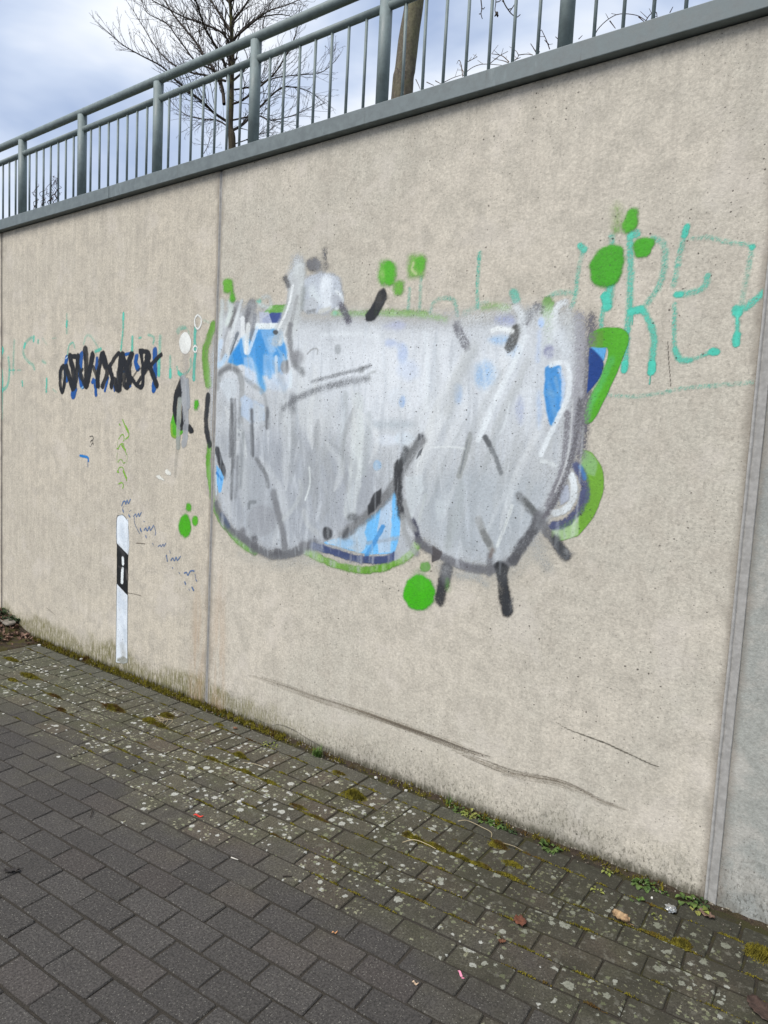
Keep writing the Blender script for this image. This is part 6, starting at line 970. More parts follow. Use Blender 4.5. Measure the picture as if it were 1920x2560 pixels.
rs = np.random.RandomState(5)
_h = rs.rand(64, 64)
def vnoise(X, Z, s, o=0):
    x = X*s+o*7.3+500; z = Z*s+o*3.1+500; i = np.floor(x).astype(int); j = np.floor(z).astype(int)
    u = x-i; v = z-j; u = u*u*(3-2*u); v = v*v*(3-2*v)
    g_ = lambda a, b: _h[a % 64, b % 64]
    return (g_(i, j)*(1-u)+g_(i+1, j)*u)*(1-v)+(g_(i, j+1)*(1-u)+g_(i+1, j+1)*u)*v
def sstep(a, b, x):
    t = np.clip((x-a)/(b-a), 0, 1); return t*t*(3-2*t)
class Canvas:
    def __init__(s, x0, x1, z0, z1, h):
        s.h = h; s.x0, s.z0 = x0, z0; s.nx = int((x1-x0)/h)+2; s.nz = int((z1-z0)/h)+2
        s.rgb = np.zeros((s.nz, s.nx, 3)); s.a = np.zeros((s.nz, s.nx)); s.k = 0
    def sub(s, xa, xb, za, zb):
        i0 = max(0, int((xa-s.x0)/s.h)-1); i1 = min(s.nx, int((xb-s.x0)/s.h)+3); j0 = max(0, int((za-s.z0)/s.h)-1); j1 = min(s.nz, int((zb-s.z0)/s.h)+3)
        if i1 <= i0 or j1 <= j0: return None
        X, Z = np.meshgrid(s.x0+np.arange(i0, i1)*s.h, s.z0+np.arange(j0, j1)*s.h)
        return slice(j0, j1), slice(i0, i1), X, Z
    def over(s, J, I, al, col, grain):
        if grain: al = al*(1-grain)+grain*np.clip((al-rs.rand(*al.shape))*3+.5, 0, 1)*np.minimum(1, al*1.4)
        A = s.a[J, I]; na = al+A*(1-al); d = np.maximum(na, 1e-6)
        s.rgb[J, I] = (np.array(col)[None, None, :3]*al[..., None]+s.rgb[J, I]*(A*(1-al))[..., None])/d[..., None]; s.a[J, I] = na
    def stroke(s, pts, w_, col, a, soft, grain, taper, inside=False):
        s.k += 1
        P = np.array([[p.x, p.y] for p in catmull([(q[0], q[1], 0) for q in pts], 6)]) if len(pts) > 2 else np.array(pts, float)
        if len(P) == 1: P = np.vstack([P, P+1e-4])
        hw = w_/2; mg = hw*1.7
        r = s.sub(P[:, 0].min()-mg, P[:, 0].max()+mg, P[:, 1].min()-mg, P[:, 1].max()+mg)
        if r is None: return
        J, I, X, Z = r; best = np.full(X.shape, 9.0); n = len(P)-1
        for q in range(n):
            ax, az_ = P[q]; bx, bz = P[q+1]; dx, dz = bx-ax, bz-az_; L = dx*dx+dz*dz+1e-12
            t = np.clip(((X-ax)*dx+(Z-az_)*dz)/L, 0, 1); d = np.hypot(X-ax-t*dx, Z-az_-t*dz)
            if taper: d = d/np.maximum(.25, np.sin(np.pi*np.clip((q+t)/n, .02, .98))**.6)
            best = np.minimum(best, d)
        d = best/hw+(vnoise(X, Z, .9/hw, s.k)-.5)*.34+(vnoise(X, Z, 3/hw, s.k+9)-.5)*.16+(rs.rand(*X.shape)-.5)*.10
        al = a*(1-sstep(1-soft, 1+soft*.45, d))
        al = al*(.74+.40*vnoise(X, Z, 16, s.k+3)+.16*(vnoise(X, Z*.25, 60, s.k+5)-.5)).clip(0, 1)
        if inside: al = al*sstep(.55, .95, s.a[J, I])
        s.over(J, I, np.clip(al, 0, 1), col, grain)
    def poly(s, pts, col, a, soft, grain):
        s.k += 1; P = np.array(pts, float); mg = soft+.01
        r = s.sub(P[:, 0].min()-mg, P[:, 0].max()+mg, P[:, 1].min()-mg, P[:, 1].max()+mg)
        if r is None: return
        Pc = np.array([[p.x, p.y] for p in catmull([(q[0], q[1], 0) for q in list(pts)+[pts[0]]], 3)])[:-1] if len(pts) > 7 else P
        J, I, X, Z = r; ins = np.zeros(X.shape, bool); dist = np.full(X.shape, 9.0); n = len(Pc)
        for q in range(n):
            ax, az_ = Pc[q]; bx, bz = Pc[(q+1) % n]; dx, dz = bx-ax, bz-az_
            t = np.clip(((X-ax)*dx+(Z-az_)*dz)/(dx*dx+dz*dz+1e-12), 0, 1); dist = np.minimum(dist, np.hypot(X-ax-t*dx, Z-az_-t*dz))
            if abs(dz) > 1e-9: ins ^= ((az_ > Z) != (bz > Z)) & (X < dx*(Z-az_)/dz+ax)
        sd_ = np.where(ins, -dist, dist)+(vnoise(X, Z, 40, s.k)-.5)*min(.010, soft*1.2)
        al = a*(1-sstep(-soft, soft*.6, sd_)) if soft > 0 else a*ins
        s.over(J, I, np.clip(al*(.93+.14*vnoise(X, Z, 12, s.k+3)), 0, 1), col, grain)
    def smears(s, q, n, w_, l, lo, hi, a, seed):
        rg = random.Random(seed); xs = [p[0] for p in q]; zs = [p[1] for p in q]
        for _ in range(n):
            x = rg.uniform(min(xs), max(xs)); z = rg.uniform(min(zs), max(zs)); L = rg.uniform(*l); f = rg.random()
            j = int((z-s.z0)/s.h); i = int((x-s.x0)/s.h)
            if not (0 <= j < s.nz and 0 <= i < s.nx) or s.a[j, i] < .4: continue
            c = [lo[k_]+(hi[k_]-lo[k_])*f for k_ in range(3)]; lean = rg.uniform(-.03, .05)
            s.stroke([(x, z), (x+lean*.5, z-L/2), (x+lean, z-L)], rg.uniform(*w_), c, a*rg.uniform(.5, 1.2), .8, .1, 1, True)
def paint_mat():
    N = NT('spray_paint', 'XZ'); K = .95
    at = N.n('ShaderNodeAttribute', attribute_name='paint'); col = at.outputs['Color']; fine = N.noise(85, 3, .75)
    col = N.val(col, N.rng(fine, .25, .75), .90, 1.07)
    col = N.val(col, N.rng(N.noise(11, 4, .65, N.scl(N.pos, (1, 1, .45))), .3, .7), .93, 1.05)
    pa = N.math('MAXIMUM', pores(N, .78, 23, 7.1, .012, .085, 1.1, fine), N.math('MULTIPLY', pores(N, .68, 66, 10.1, .02, .15, 1.1, fine), .75))
    col = N.mix(N.math('MULTIPLY', pa, .8), col, lin((58, 56, 56), K))
    al = N.math('MULTIPLY', at.outputs['Alpha'], N.rng(N.noise(190, 2, .7), .2, .6, .55, 1.0), clamp=True)
    al = N.math('ADD', N.math('MULTIPLY', al, N.math('SUBTRACT', 1.0, at.outputs['Alpha'])), N.math('MULTIPLY', at.outputs['Alpha'], at.outputs['Alpha']), clamp=True)
    N.b.inputs['Specular IOR Level'].default_value = .35
    return N.done(col, .6, N.bump(N.noise(60, 3, .75), .35, .003), al)
M['paint'] = paint_mat()
CLIP = {'LEFT': (-5.49, -3.0715, PL), 'MID': (-3.0485, -.3725, PM), 'RIGHT': (-.3295, 2.0, PR)}
def to_lin(c):
    c = np.clip(c/255., 0, 1); return np.where(c <= .04045, c/12.92, ((c+.055)/1.055)**2.4)
def pieces(f, gap=1):
    '''connected patches of painted cells (small gaps bridged)'''
    g_ = f.copy()
    for _ in range(gap):
        h = g_.copy(); h[1:] |= g_[:-1]; h[:-1] |= g_[1:]; h[:, 1:] |= g_[:, :-1]; h[:, :-1] |= g_[:, 1:]; g_ = h
    lab = np.zeros(f.shape, int); n = 0; todo = set(map(tuple, np.argwhere(g_)))
    while todo:
        st = [todo.pop()]; n += 1
        while st:
            j, i = st.pop(); lab[j, i] = n
            for q in ((j+1, i), (j-1, i), (j, i+1), (j, i-1)):
                if q in todo: todo.remove(q); st.append(q)
    lab[~f] = 0; out = [lab == k_ for k_ in range(1, n+1)]; out = [o for o in out if o.any()]
    out.sort(key=lambda o: -o.sum()); big = [o for o in out if o.sum() > 22] or out[:1]
    for o in out:
        if not any(o is b_ for b_ in big): big[0] |= o
    return big
SPLIT = ('teal_lettering', 'blue_scribble', 'scuff_mark', 'green_scribble', 'black_scrawl', 'white_paint_dot')
def piece_mesh(cv, f, name, label, off, par):
    use = np.zeros(cv.a.shape, bool); use[:-1, :-1] |= f; use[1:, :-1] |= f; use[:-1, 1:] |= f; use[1:, 1:] |= f
    idx = -np.ones(cv.a.shape, int); idx[use] = np.arange(use.sum())
    jj, ii = np.nonzero(use); co = np.stack([cv.x0+ii*cv.h, np.full(len(ii), -off/1000.), cv.z0+jj*cv.h], 1)
    fj, fi = np.nonzero(f); q = np.stack([idx[fj, fi], idx[fj, fi+1], idx[fj+1, fi+1], idx[fj+1, fi]], 1)
    me = bpy.data.meshes.new(name); me.vertices.add(len(co)); me.vertices.foreach_set('co', co.ravel())
    me.loops.add(q.size); me.loops.foreach_set('vertex_index', q.ravel()); me.polygons.add(len(q)); me.polygons.foreach_set('loop_start', np.arange(0, q.size, 4))
    me.update(calc_edges=True)
    at = me.attributes.new('paint', 'FLOAT_COLOR', 'POINT')
    c = np.concatenate([to_lin(np.clip(cv.rgb[use]*np.array([1.03, 1.037, 1.03]), 0, 250))*.95, cv.a[use][:, None]], 1)
    at.data.foreach_set('color', c.astype(np.float32).ravel())
    o = obj(name, me, M['paint'], par)
    if label: o['label'] = label
def sheet_mesh(cv, name, label, key, off):
    xa, xb, par = CLIP[key]; xs = cv.x0+np.arange(cv.nx)*cv.h
    A = np.where((xs >= xa) & (xs <= xb), 1, 0)[None, :]*cv.a
    f = np.maximum(np.maximum(A[:-1, :-1], A[1:, :-1]), np.maximum(A[:-1, 1:], A[1:, 1:])) > .025
    if key != 'X': f &= ((xs[:-1] >= xa) & (xs[1:] <= xb))[None, :]
    if not f.any(): return
    for num, f in enumerate(pieces(f) if name in SPLIT else [f]):
        piece_mesh(cv, f, name, label if num == 0 else None, off, par)
for name, label, key, res, off, ops in ART:
    xs, zs = [], []
    for op in ops:
        if op[0] == 'v': continue
        mg = op[2]*.9 if op[0] == 's' else op[4]+.01
        for p in op[1]: xs += [p[0]-mg, p[0]+mg]; zs += [p[1]-mg, p[1]+mg]
    cv = Canvas(min(xs), max(xs), max(min(zs), .005), max(zs), res/1000.)
    for op in ops:
        if op[0] == 's': cv.stroke(*op[1:])
        elif op[0] == 'p': cv.poly(*op[1:])
        else: cv.smears(*op[1:])
    if key == 'PIECE':
        sheet_mesh(cv, name, label, 'MID', off); sheet_mesh(cv, name, 'left edge of the silver graffiti with green and black rim', 'LEFT', off)
    else: sheet_mesh(cv, name, label, key, off)

# ------------------------------------------------------------------ paving
def paver_mat(name, island):
    N = NT(name, 'XY'); K = .58; X, Y, Z = N.xyz()
    rnd = N.n('ShaderNodeNewGeometry').outputs['Random Per Island'] if island else N.n('ShaderNodeObjectInfo').outputs['Random']
    soft = N.noise(2.6, 3, .6); med = N.noise(17, 4, .65); fine = N.noise(135, 3, .85)
    near = N.rng(N.math('ADD', N.math('ADD', Y, N.math('MULTIPLY_ADD', rnd, .26, -.13)), N.math('MULTIPLY_ADD', soft, .7, -.35)), -1.12, -.52)   # 1 close to the wall, where nobody walks
    edge = N.rng(Y, -.19, -.15)
    col = N.mix(near, N.mix(med, lin((78, 75, 72), K), lin((94, 90, 86), K)), N.mix(med, lin((86, 82, 69), K), lin((113, 107, 90), K)))
    col = N.val(col, rnd, .88, 1.12)
    hue = N.math('FRACT', N.math('MULTIPLY', rnd, 7.31))
    col = N.mix(N.math('MULTIPLY', N.math('GREATER_THAN', hue, .80), N.rng(near, 0, 1, .07, .2)), col, lin((118, 94, 84), K))
    gr = N.rng(N.noise(4.2, 3, .6, N.scl(N.pos, (1, 1, 1), (4, 4, 0))), .46, .66)
    col = N.mix(N.math('MULTIPLY', N.math('MULTIPLY', gr, near), .42), col, lin((90, 92, 64), K))
    far_l = N.rng(X, -3.0, -4.2); col = N.mix(N.math('MULTIPLY', far_l, N.math('MULTIPLY', near, .3)), col, lin((100, 106, 86), K))
    col = N.mix(N.math('MULTIPLY', edge, .7), col, N.mix(med, lin((90, 90, 80), K), lin((112, 110, 98), K)))
    col = N.val(col, N.rng(fine, .25, .75), .48, 1.55)
    damp = N.math('MULTIPLY', N.math('MULTIPLY', near, N.rng(X, -2.1, -.7)), N.rng(soft, .34, .58, .5, 1))
    col = N.mix(N.math('MULTIPLY', damp, .88), col, N.mix(med, lin((50, 48, 39), K), lin((78, 76, 62), K)))
    # quartz grains
    v = N.vor(230); c = N.xyz(v.outputs['Color'])
    gm = N.math('MULTIPLY', N.math('GREATER_THAN', c[0], .88), N.math('LESS_THAN', v.outputs['Distance'], N.math('MULTIPLY', c[1], .46)))
    col = N.mix(N.math('MULTIPLY', gm, N.rng(near, 0, 1, .5, .25)), col, lin((176, 172, 160), K))
    # pale bloom and lichen rosettes
    bl = N.math('MULTIPLY', N.rng(N.noise(26, 4, .7, N.scl(N.pos, (1, 1, 1), (7, 2, 0))), .56, .70), N.math('MULTIPLY', near, N.math('SUBTRACT', 1.0, edge)))
    col = N.mix(N.math('MULTIPLY', bl, .42), col, lin((150, 148, 134), K))
    warp = N.n('ShaderNodeVectorMath', operation='MULTIPLY_ADD'); N.put(warp.inputs[0], N.noise(105, 2, .7, None, 0, True)); warp.inputs[1].default_value = (.016, .016, 0); warp.inputs[2].default_value = (-.008, -.008, 0)
    crisp = N.rng(N.noise(130, 2, .75), .30, .50, .45, .95)
    dull = N.mix(damp, (1, 1, 1, 1), (.42, .43, .36, 1))
    for sc, th, seed, ra, rb, cc in ((36, .65, 0, .08, .42, (206, 206, 198)), (60, .68, 4, .10, .42, (172, 170, 142)), (20, .78, 9, .10, .34, (198, 198, 188)), (44, .72, 14, .12, .40, (140, 143, 114))):
        dv = N.n('ShaderNodeVectorMath', operation='ADD'); N.put(dv.inputs[0], N.scl(N.pos, (1, 1, 1), (seed, seed*.3, 0))); N.put(dv.inputs[1], warp.outputs[0])
        v = N.vor(sc, dv.outputs[0]); c = N.xyz(v.outputs['Color'])
        patch = N.rng(N.noise(5.1, 2, .6, N.scl(N.pos, (1, 1, 1), (seed+3, 1, 0))), .38, .58, -.12, 1.06)
        keep = N.math('MULTIPLY', N.math('GREATER_THAN', N.math('MULTIPLY_ADD', patch, .44, N.math('SUBTRACT', c[0], .38)), N.math('MULTIPLY_ADD', far_l, .10, th)), N.math('GREATER_THAN', near, N.math('MULTIPLY_ADD', c[2], .5, .35)))
        rad = N.math('MULTIPLY_ADD', N.math('POWER', c[1], 1.8), rb-ra, ra)
        f = N.math('MULTIPLY', keep, N.rng(v.outputs['Distance'], N.math('ADD', rad, .03), N.math('SUBTRACT', rad, .03)))
        col = N.mix(N.math('MULTIPLY', f, N.math('MULTIPLY', N.math('SUBTRACT', 1.0, N.math('MULTIPLY', edge, .8)), crisp)), col, N.mix(1.0, lin(cc, .72), dull, 'MULTIPLY'))
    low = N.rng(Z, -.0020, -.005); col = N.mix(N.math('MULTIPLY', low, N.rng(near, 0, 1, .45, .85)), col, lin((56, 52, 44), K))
    return N.done(col, .92, N.bump(fine, .7, .0025))
M['paver'] = paver_mat('concrete_paver', False); M['paver_i'] = paver_mat('concrete_paver_field', True)
def joint_mat():
    N = NT('joint_sand', 'XY'); K = .6; X, Y, Z = N.xyz()
    near = N.rng(N.math('ADD', Y, N.math('MULTIPLY_ADD', N.noise(3, 3), .5, -.25)), -.85, -.45)
    col = N.mix(near, N.mix(N.noise(60, 4), lin((58, 53, 47), K), lin((82, 76, 67), K)), N.mix(N.noise(60, 4), lin((50, 45, 38), K), lin((74, 67, 54), K)))
    g_ = N.rng(N.noise(7, 4, .6), .42, .62); col = N.mix(N.math('MULTIPLY', near, N.math('MULTIPLY', g_, .8)), col, lin((72, 70, 34), K))
    f = N.noise(300, 3, .7); col = N.val(col, N.rng(f, .3, .7), .6, 1.45)
    return N.done(col, .95, N.bump(f, .6, .004))
M['joint'] = joint_mat()
PAVE = empty('pavement', (0, 0, 0)); PAVE['kind'] = 'structure'
NX = 140; V = []; F = []
bed = pyd('joint_bed', [(-9, -5, -.0052), (3.2, -5, -.0052), (3.2, -.02, -.0052), (-9, -.02, -.0052)], [(0, 1, 2, 3)])
obj('joint_bed', bed, M['joint'], PAVE)
def paver_mesh(L, W, rg, name='paver', bottom=-.05):
    c = .0045; ch = .0030; hx, hy = L/2, W/2; j = lambda s_=.0022: rg.uniform(-s_, s_)
    outl = [(-hx+c, -hy), (hx-c, -hy), (hx, -hy+c), (hx, hy-c), (hx-c, hy), (-hx+c, hy), (-hx, hy-c), (-hx, -hy+c)]
    outl = [(x+j(), y+j()) for x, y in outl]
    V = []
    for x, y in outl: V.append((x*(1-2*ch/L), y*(1-2*ch/W), j(.0004)))
    for x, y in outl: V.append((x, y, -.0038))
    for x, y in outl: V.append((x, y, bottom))
    F = [tuple(range(8))]
    for a in (0, 8):
        for k_ in range(8): F.append((a+k_, a+8+k_, a+8+(k_+1) % 8, a+(k_+1) % 8))
    return V, F
rg = random.Random(11)
VAR = []
for k_ in range(8):
    d = pyd('paver', *paver_mesh(.1922, .0952, rg)); d.materials.append(M['paver']); VAR.append(d)
SL = .055; ANG = math.atan(SL); PR_ = .1027; PB = .1965; CA, SA = math.cos(ANG), math.sin(ANG)
HEAD = -.150                                   # front of the soldier course
def row_y(k_, x): return -.3905-PR_*k_+SL*x    # upper joint of running row k
items = []                                     # (x, y, angle, L, W)
for k_ in range(-3, 42):
    ph = -1.041+(k_ % 2)*PB/2+rg.uniform(-.006, .006)
    for i in range(-45, 30):
        x = ph+(i+.5)*PB; yc = row_y(k_, x)-PR_/2
        if x < -9 or x > 3.1 or yc < -4.9: continue
        top = yc+PR_/2
        if top > HEAD-.120: continue           # no room for a soldier above: left to the soldier course
        items.append((x, yc, ANG, .1905, .0935, 'run'))
runs = {}
for it in items: runs.setdefault(round((-.3905+SL*it[0]-PR_/2-it[1])/PR_), []).append(it[0])
def top_at(xq):                                # upper joint of the highest running row that covers xq
    for k_ in sorted(runs):
        if any(abs(xb-xq) <= PB/2 for xb in runs[k_]): return row_y(k_, xq)
    return HEAD-.2
x = -5.05
while x < 3.1:                                 # soldier course, cut to meet the slanting rows
    wv = .101+rg.uniform(-.002, .002); xc = x+wv/2
    best = max(top_at(x+.02), top_at(x+wv-.02)); a_, b_ = top_at(x+.02), top_at(x+wv-.02)
    if abs(a_-b_) > .05: best = max(a_, b_)
    L = HEAD-best-.007; items.append((xc, HEAD-.0035-L/2, math.pi/2+rg.uniform(-.012, .012), L, wv-.0065, 'sold'))
    if abs(a_-b_) > .05:                       # small cut piece filling the corner where a row begins
        lo_x = x if a_ < b_ else None
        wl = .05
        for dx in (.25, .75):
            t_ = top_at(x+wv*dx)
            if best-t_ > .05: items.append((x+wv*dx, (best+t_)/2, math.pi/2, best-t_-.008, wv/2-.004, 'sold'))
    x += wv
x = -5.0
while x < 3.1:                                 # edging course along the wall
    items.append((x+.0985, -.1035+rg.uniform(-.002, .002), rg.uniform(-.008, .008), .1915, .0885, 'edge')); x += .1985
def bed_cut(x, y): return x < -4.93-.10*max(0, -y-.05)*2+.05*math.sin(y*13) or (x < -4.86 and y > -.06)
items = [it for it in items if not (bed_cut(it[0], it[1]) and it[1] > -1.6)]
cx, cy = 0.0, -2.6
def seen(x, y):                                # inside the picture (with a small margin)
    d = Vector((x-cx, y-cy, -1.545)); z = d.dot(f2)
    if z < .1: return False
    u, v = d.dot(r3)/z*1725.7, d.dot(u3)/z*1725.7
    return -1010 < u < 1010 and -1340 < v < 1300
vis = [it for it in items if seen(it[0], it[1])]; hid = [it for it in items if not seen(it[0], it[1])]
vis.sort(key=lambda q: math.hypot(q[0]-cx, q[1]-cy)); hid += vis[300:]; vis = vis[:300]
for (x, y, a, L, W, kd) in vis:
    if kd == 'run': d = VAR[rg.randrange(8)]
    else:
        d = pyd('paver', *paver_mesh(L, W, rg)); d.materials.append(M['paver'])
    o = bpy.data.objects.new('paver', d); o.location = (x+rg.uniform(-.0015, .0015), y+rg.uniform(-.0012, .0012), rg.uniform(-.0022, .0012))
    o.rotation_euler = (rg.uniform(-.010, .010), rg.uniform(-.006, .006), a+rg.uniform(-.008, .008)+(math.pi if rg.random() < .5 else 0))
    link(o, PAVE)
V, F = [], []
for (x, y, a, L, W, kd) in hid:
    v, f = paver_mesh(L, W, rg); b = len(V); c, s_ = math.cos(a), math.sin(a); dz = rg.uniform(-.002, .001)
    V += [(x+p[0]*c-p[1]*s_, y+p[0]*s_+p[1]*c, p[2]+dz) for p in v]; F += [tuple(b+i for i in q) for q in f]
o = obj('paver_field', pyd('paver_field', V, F), M['paver_i'], PAVE); o['kind'] = 'stuff'

# ------------------------------------------------------------------ soil strip along the wall, planting bed
def soil_mat():
    N = NT('mossy_soil', 'XY'); K = .6; X, Y, Z = N.xyz()
    col = N.mix(N.noise(50, 5), lin((54, 44, 36), K), lin((96, 82, 66), K))
    left = N.rng(X, -2.0, -3.2, .35, 1); g_ = N.rng(N.noise(16, 5, .65), .42, .60)
    col = N.mix(N.math('MULTIPLY', g_, N.math('MULTIPLY', left, .85)), col, N.mix(N.noise(40), lin((66, 66, 28), K), lin((104, 96, 46), K)))
    f = N.noise(220, 4, .7); col = N.val(col, N.rng(f, .3, .7), .55, 1.5)
    return N.done(col, .95, N.bump(f, .8, .006))
M['soil'] = soil_mat()
V, F = [], []; nx, ny = 520, 8
for i in range(nx+1):
    x = -5.3+8.4*i/nx
    edge = -.058-.010*mnoise.noise(Vector((x*6, 1, 0)))-.008*mnoise.noise(Vector((x*23, 4, 0)))
    for j in range(ny+1):
        t = j/ny; y = edge*(1-t)+.004*t
        hl = .012+.016*(1 if x < -2.4 else .5 if x < -1.2 else .35)
        z = -.011+hl*(t**1.3)*(.6+.9*abs(mnoise.noise(Vector((x*9, y*9, 2)))))+.006*mnoise.noise(Vector((x*45, y*45, 0)))*(t > 0)
        V.append((x, y, z))
for i in range(nx):
    for j in range(ny): a = i*(ny+1)+j; F.append((a, a+ny+1, a+ny+2, a+1))
tag(obj('soil_strip', pyd('soil_strip', V, F, True), M['soil']), kind='structure')
V, F = [], []; nx, ny = 110, 60
def bed_h(x, y):
    t = max(0., min(1., (-4.90-x)/.6)); e_ = max(0., min(1., (y+1.55)/.3))
    return -.02+(.025+.12*t*t*(3-2*t))*min(1, e_)*(1+.25*mnoise.noise(Vector((x*4, y*4, 0))))+.012*mnoise.noise(Vector((x*22, y*22, 3)))
for i in range(nx+1):
    for j in range(ny+1):
        x = -8.5+3.68*i/nx; y = -1.6+1.6*j/ny; V.append((x, y, bed_h(x, y) if i < nx else -.03))
for i in range(nx):
    for j in range(ny): a = i*(ny+1)+j; F.append((a, a+ny+1, a+ny+2, a+1))
tag(obj('planting_bed', pyd('planting_bed', V, F, True), M['soil']), kind='structure')

# ------------------------------------------------------------------ railing
RAIL = empty('railing', (0, .05, 3.07)); RY = .05
tag(RAIL, 'grey steel tube railing on top of the retaining wall', 'railing')
def rtube(name, pts, r, sides=14):
    V, F = [], []; tube(V, F, [Vector(p)-Vector((0, .05, 3.07)) for p in pts], r, r, sides)
    d = pyd(name, V, F, True)
    for p in d.polygons:
        if len(p.vertices) > 4: p.use_smooth = False
    return obj(name, d, M['rail'], RAIL)
POSTS = [-8.35, -7.58, -6.82, -6.06, -5.291, -4.51, -3.697, -2.872, -2.027, -1.151, -.27, .62, 1.5, 2.4]
rtube('handrail', [(-9.2, RY, 3.646), (3.1, RY, 3.650)], .0245, 20)
for a, b in zip(POSTS[:-1], POSTS[1:]): rtube('mid_rail', [(a+.02, RY, 3.536), (b-.02, RY, 3.536)], .0185, 16)
for x in POSTS: rtube('post', [(x, RY, 3.06), (x, RY, 3.63)], .0295, 20)
for a, b in zip(POSTS[:-1], POSTS[1:]):
    for k_ in range(7):
        t = (b-a); x = a+t*(.128+k_*.1237)
        rtube('baluster', [(x+rg.uniform(-.002, .002), RY, 3.06), (x, RY, 3.53)], .0072, 8)

# ------------------------------------------------------------------ trees
LIMBS = [
([(-8.048,4.45,2.85),(-8.068,4.45,4.4),(-8.078,4.45,5.761),(-8.124,4.445,6.009),(-8.137,4.447,6.113),(-8.154,4.471,6.427),(-8.17,4.483,6.635),(-8.194,4.502,6.948),(-8.222,4.517,7.261),(-8.26,4.525,7.573),(-8.304,4.53,7.885),(-8.364,4.534,8.3)],0.048,0.018),
([(-8.144,4.442,6.113),(-8.255,4.25,6.2),(-8.283,4.114,6.269),(-8.378,3.934,6.373),(-8.507,3.735,6.51),(-8.562,3.583,6.609),(-8.726,3.352,6.697),(-8.836,3.158,6.766),(-8.93,2.98,6.881)],0.022,0.005),
([(-8.231,4.41,6.38),(-8.363,4.473,6.679),(-8.566,4.486,6.979),(-8.771,4.488,7.197),(-8.983,4.49,7.462),(-9.233,4.465,7.729),(-9.486,4.438,8.0),(-9.706,4.436,8.277),(-9.889,4.458,8.538)],0.026,0.008),
([(-8.176,4.469,6.551),(-8.13,4.303,6.88),(-8.11,4.097,7.029),(-8.063,3.903,7.109),(-8.005,3.727,7.28),(-7.938,3.551,7.401)],0.022,0.008),
([(-8.093,4.467,6.011),(-8.089,4.652,6.163),(-8.042,4.883,6.449),(-7.96,5.145,6.786),(-7.927,5.351,6.95),(-7.769,5.632,6.979),(-7.669,5.861,6.912)],0.02,0.005),
([(-8.146,4.472,6.385),(-7.888,4.458,6.378),(-7.551,4.519,6.536),(-7.284,4.527,6.662),(-7.037,4.538,6.937),(-6.88,4.464,7.04)],0.018,0.005),
([(-8.107,4.474,6.157),(-7.731,4.597,6.181),(-7.482,4.615,6.074),(-7.151,4.706,6.094),(-6.833,4.796,6.191)],0.014,0.004),
([(-8.222,4.517,7.261),(-8.277,4.763,7.596),(-8.277,5.042,7.878),(-8.191,5.374,8.082),(-8.15,5.661,8.183)],0.018,0.005),
([(-8.258,4.524,7.552),(-7.947,4.458,7.62),(-7.645,4.389,7.717)],0.018,0.008),
([(-8.228,4.518,7.303),(-7.858,4.495,7.38),(-7.473,4.481,7.448),(-7.103,4.443,7.389),(-6.781,4.369,7.322)],0.016,0.005),
([(-8.243,4.521,7.427),(-8.585,4.582,7.799),(-8.892,4.665,8.141),(-9.163,4.77,8.448)],0.02,0.009),
([(-8.145,4.435,6.05),(-8.394,4.422,6.2),(-8.704,4.356,6.264),(-8.988,4.313,6.373),(-9.269,4.286,6.593)],0.012,0.004),
([(-8.218,4.513,7.198),(-8.293,4.399,7.362),(-8.452,4.215,7.436),(-8.64,4.007,7.485),(-8.794,3.826,7.556),(-8.928,3.659,7.626)],0.018,0.006),
([(-8.246,4.438,6.714),(-8.65,4.398,6.88),(-8.989,4.401,7.01),(-9.396,4.365,7.226),(-9.787,4.354,7.56),(-10.133,4.381,7.951),(-10.486,4.405,8.352)],0.018,0.005),
([(-8.398,4.347,6.872),(-8.612,4.205,6.964),(-8.767,4.116,7.164),(-8.885,4.05,7.324),(-9.022,3.973,7.504),(-9.256,3.82,7.636),(-9.342,3.78,7.819)],0.014,0.004),
([(-8.161,4.499,6.72),(-8.119,4.674,6.946),(-8.106,4.845,7.324),(-8.111,4.986,7.556),(-8.179,5.095,7.895),(-8.161,5.27,8.289)],0.016,0.006),
([(-8.073,4.458,5.803),(-7.937,4.635,5.921),(-7.882,4.75,6.014),(-7.789,4.89,6.078)],0.008,0.004),
([(-8.401,4.207,5.656),(-8.763,4.578,5.988),(-9.149,4.944,6.422)],0.006,0.003),
([(-8.132,4.506,6.596),(-8.001,4.689,6.682),(-7.772,4.952,6.86),(-7.583,5.176,6.951),(-7.321,5.453,7.048),(-7.208,5.638,7.265)],0.012,0.004),
([(-8.303,4.525,7.843),(-8.506,4.504,8.054),(-8.662,4.52,8.313)],0.02,0.01),
([(-8.3,4.528,7.843),(-8.088,4.492,7.933),(-7.875,4.456,8.017)],0.02,0.01),
]
TRUNK2 = [(-3.077,1.658,2.85),(-3.077,1.658,4.058),(-3.078,1.684,4.29),(-3.076,1.714,4.537),(-3.071,1.745,4.783),(-3.08,1.789,5.218),(-3.083,1.846,5.739)]
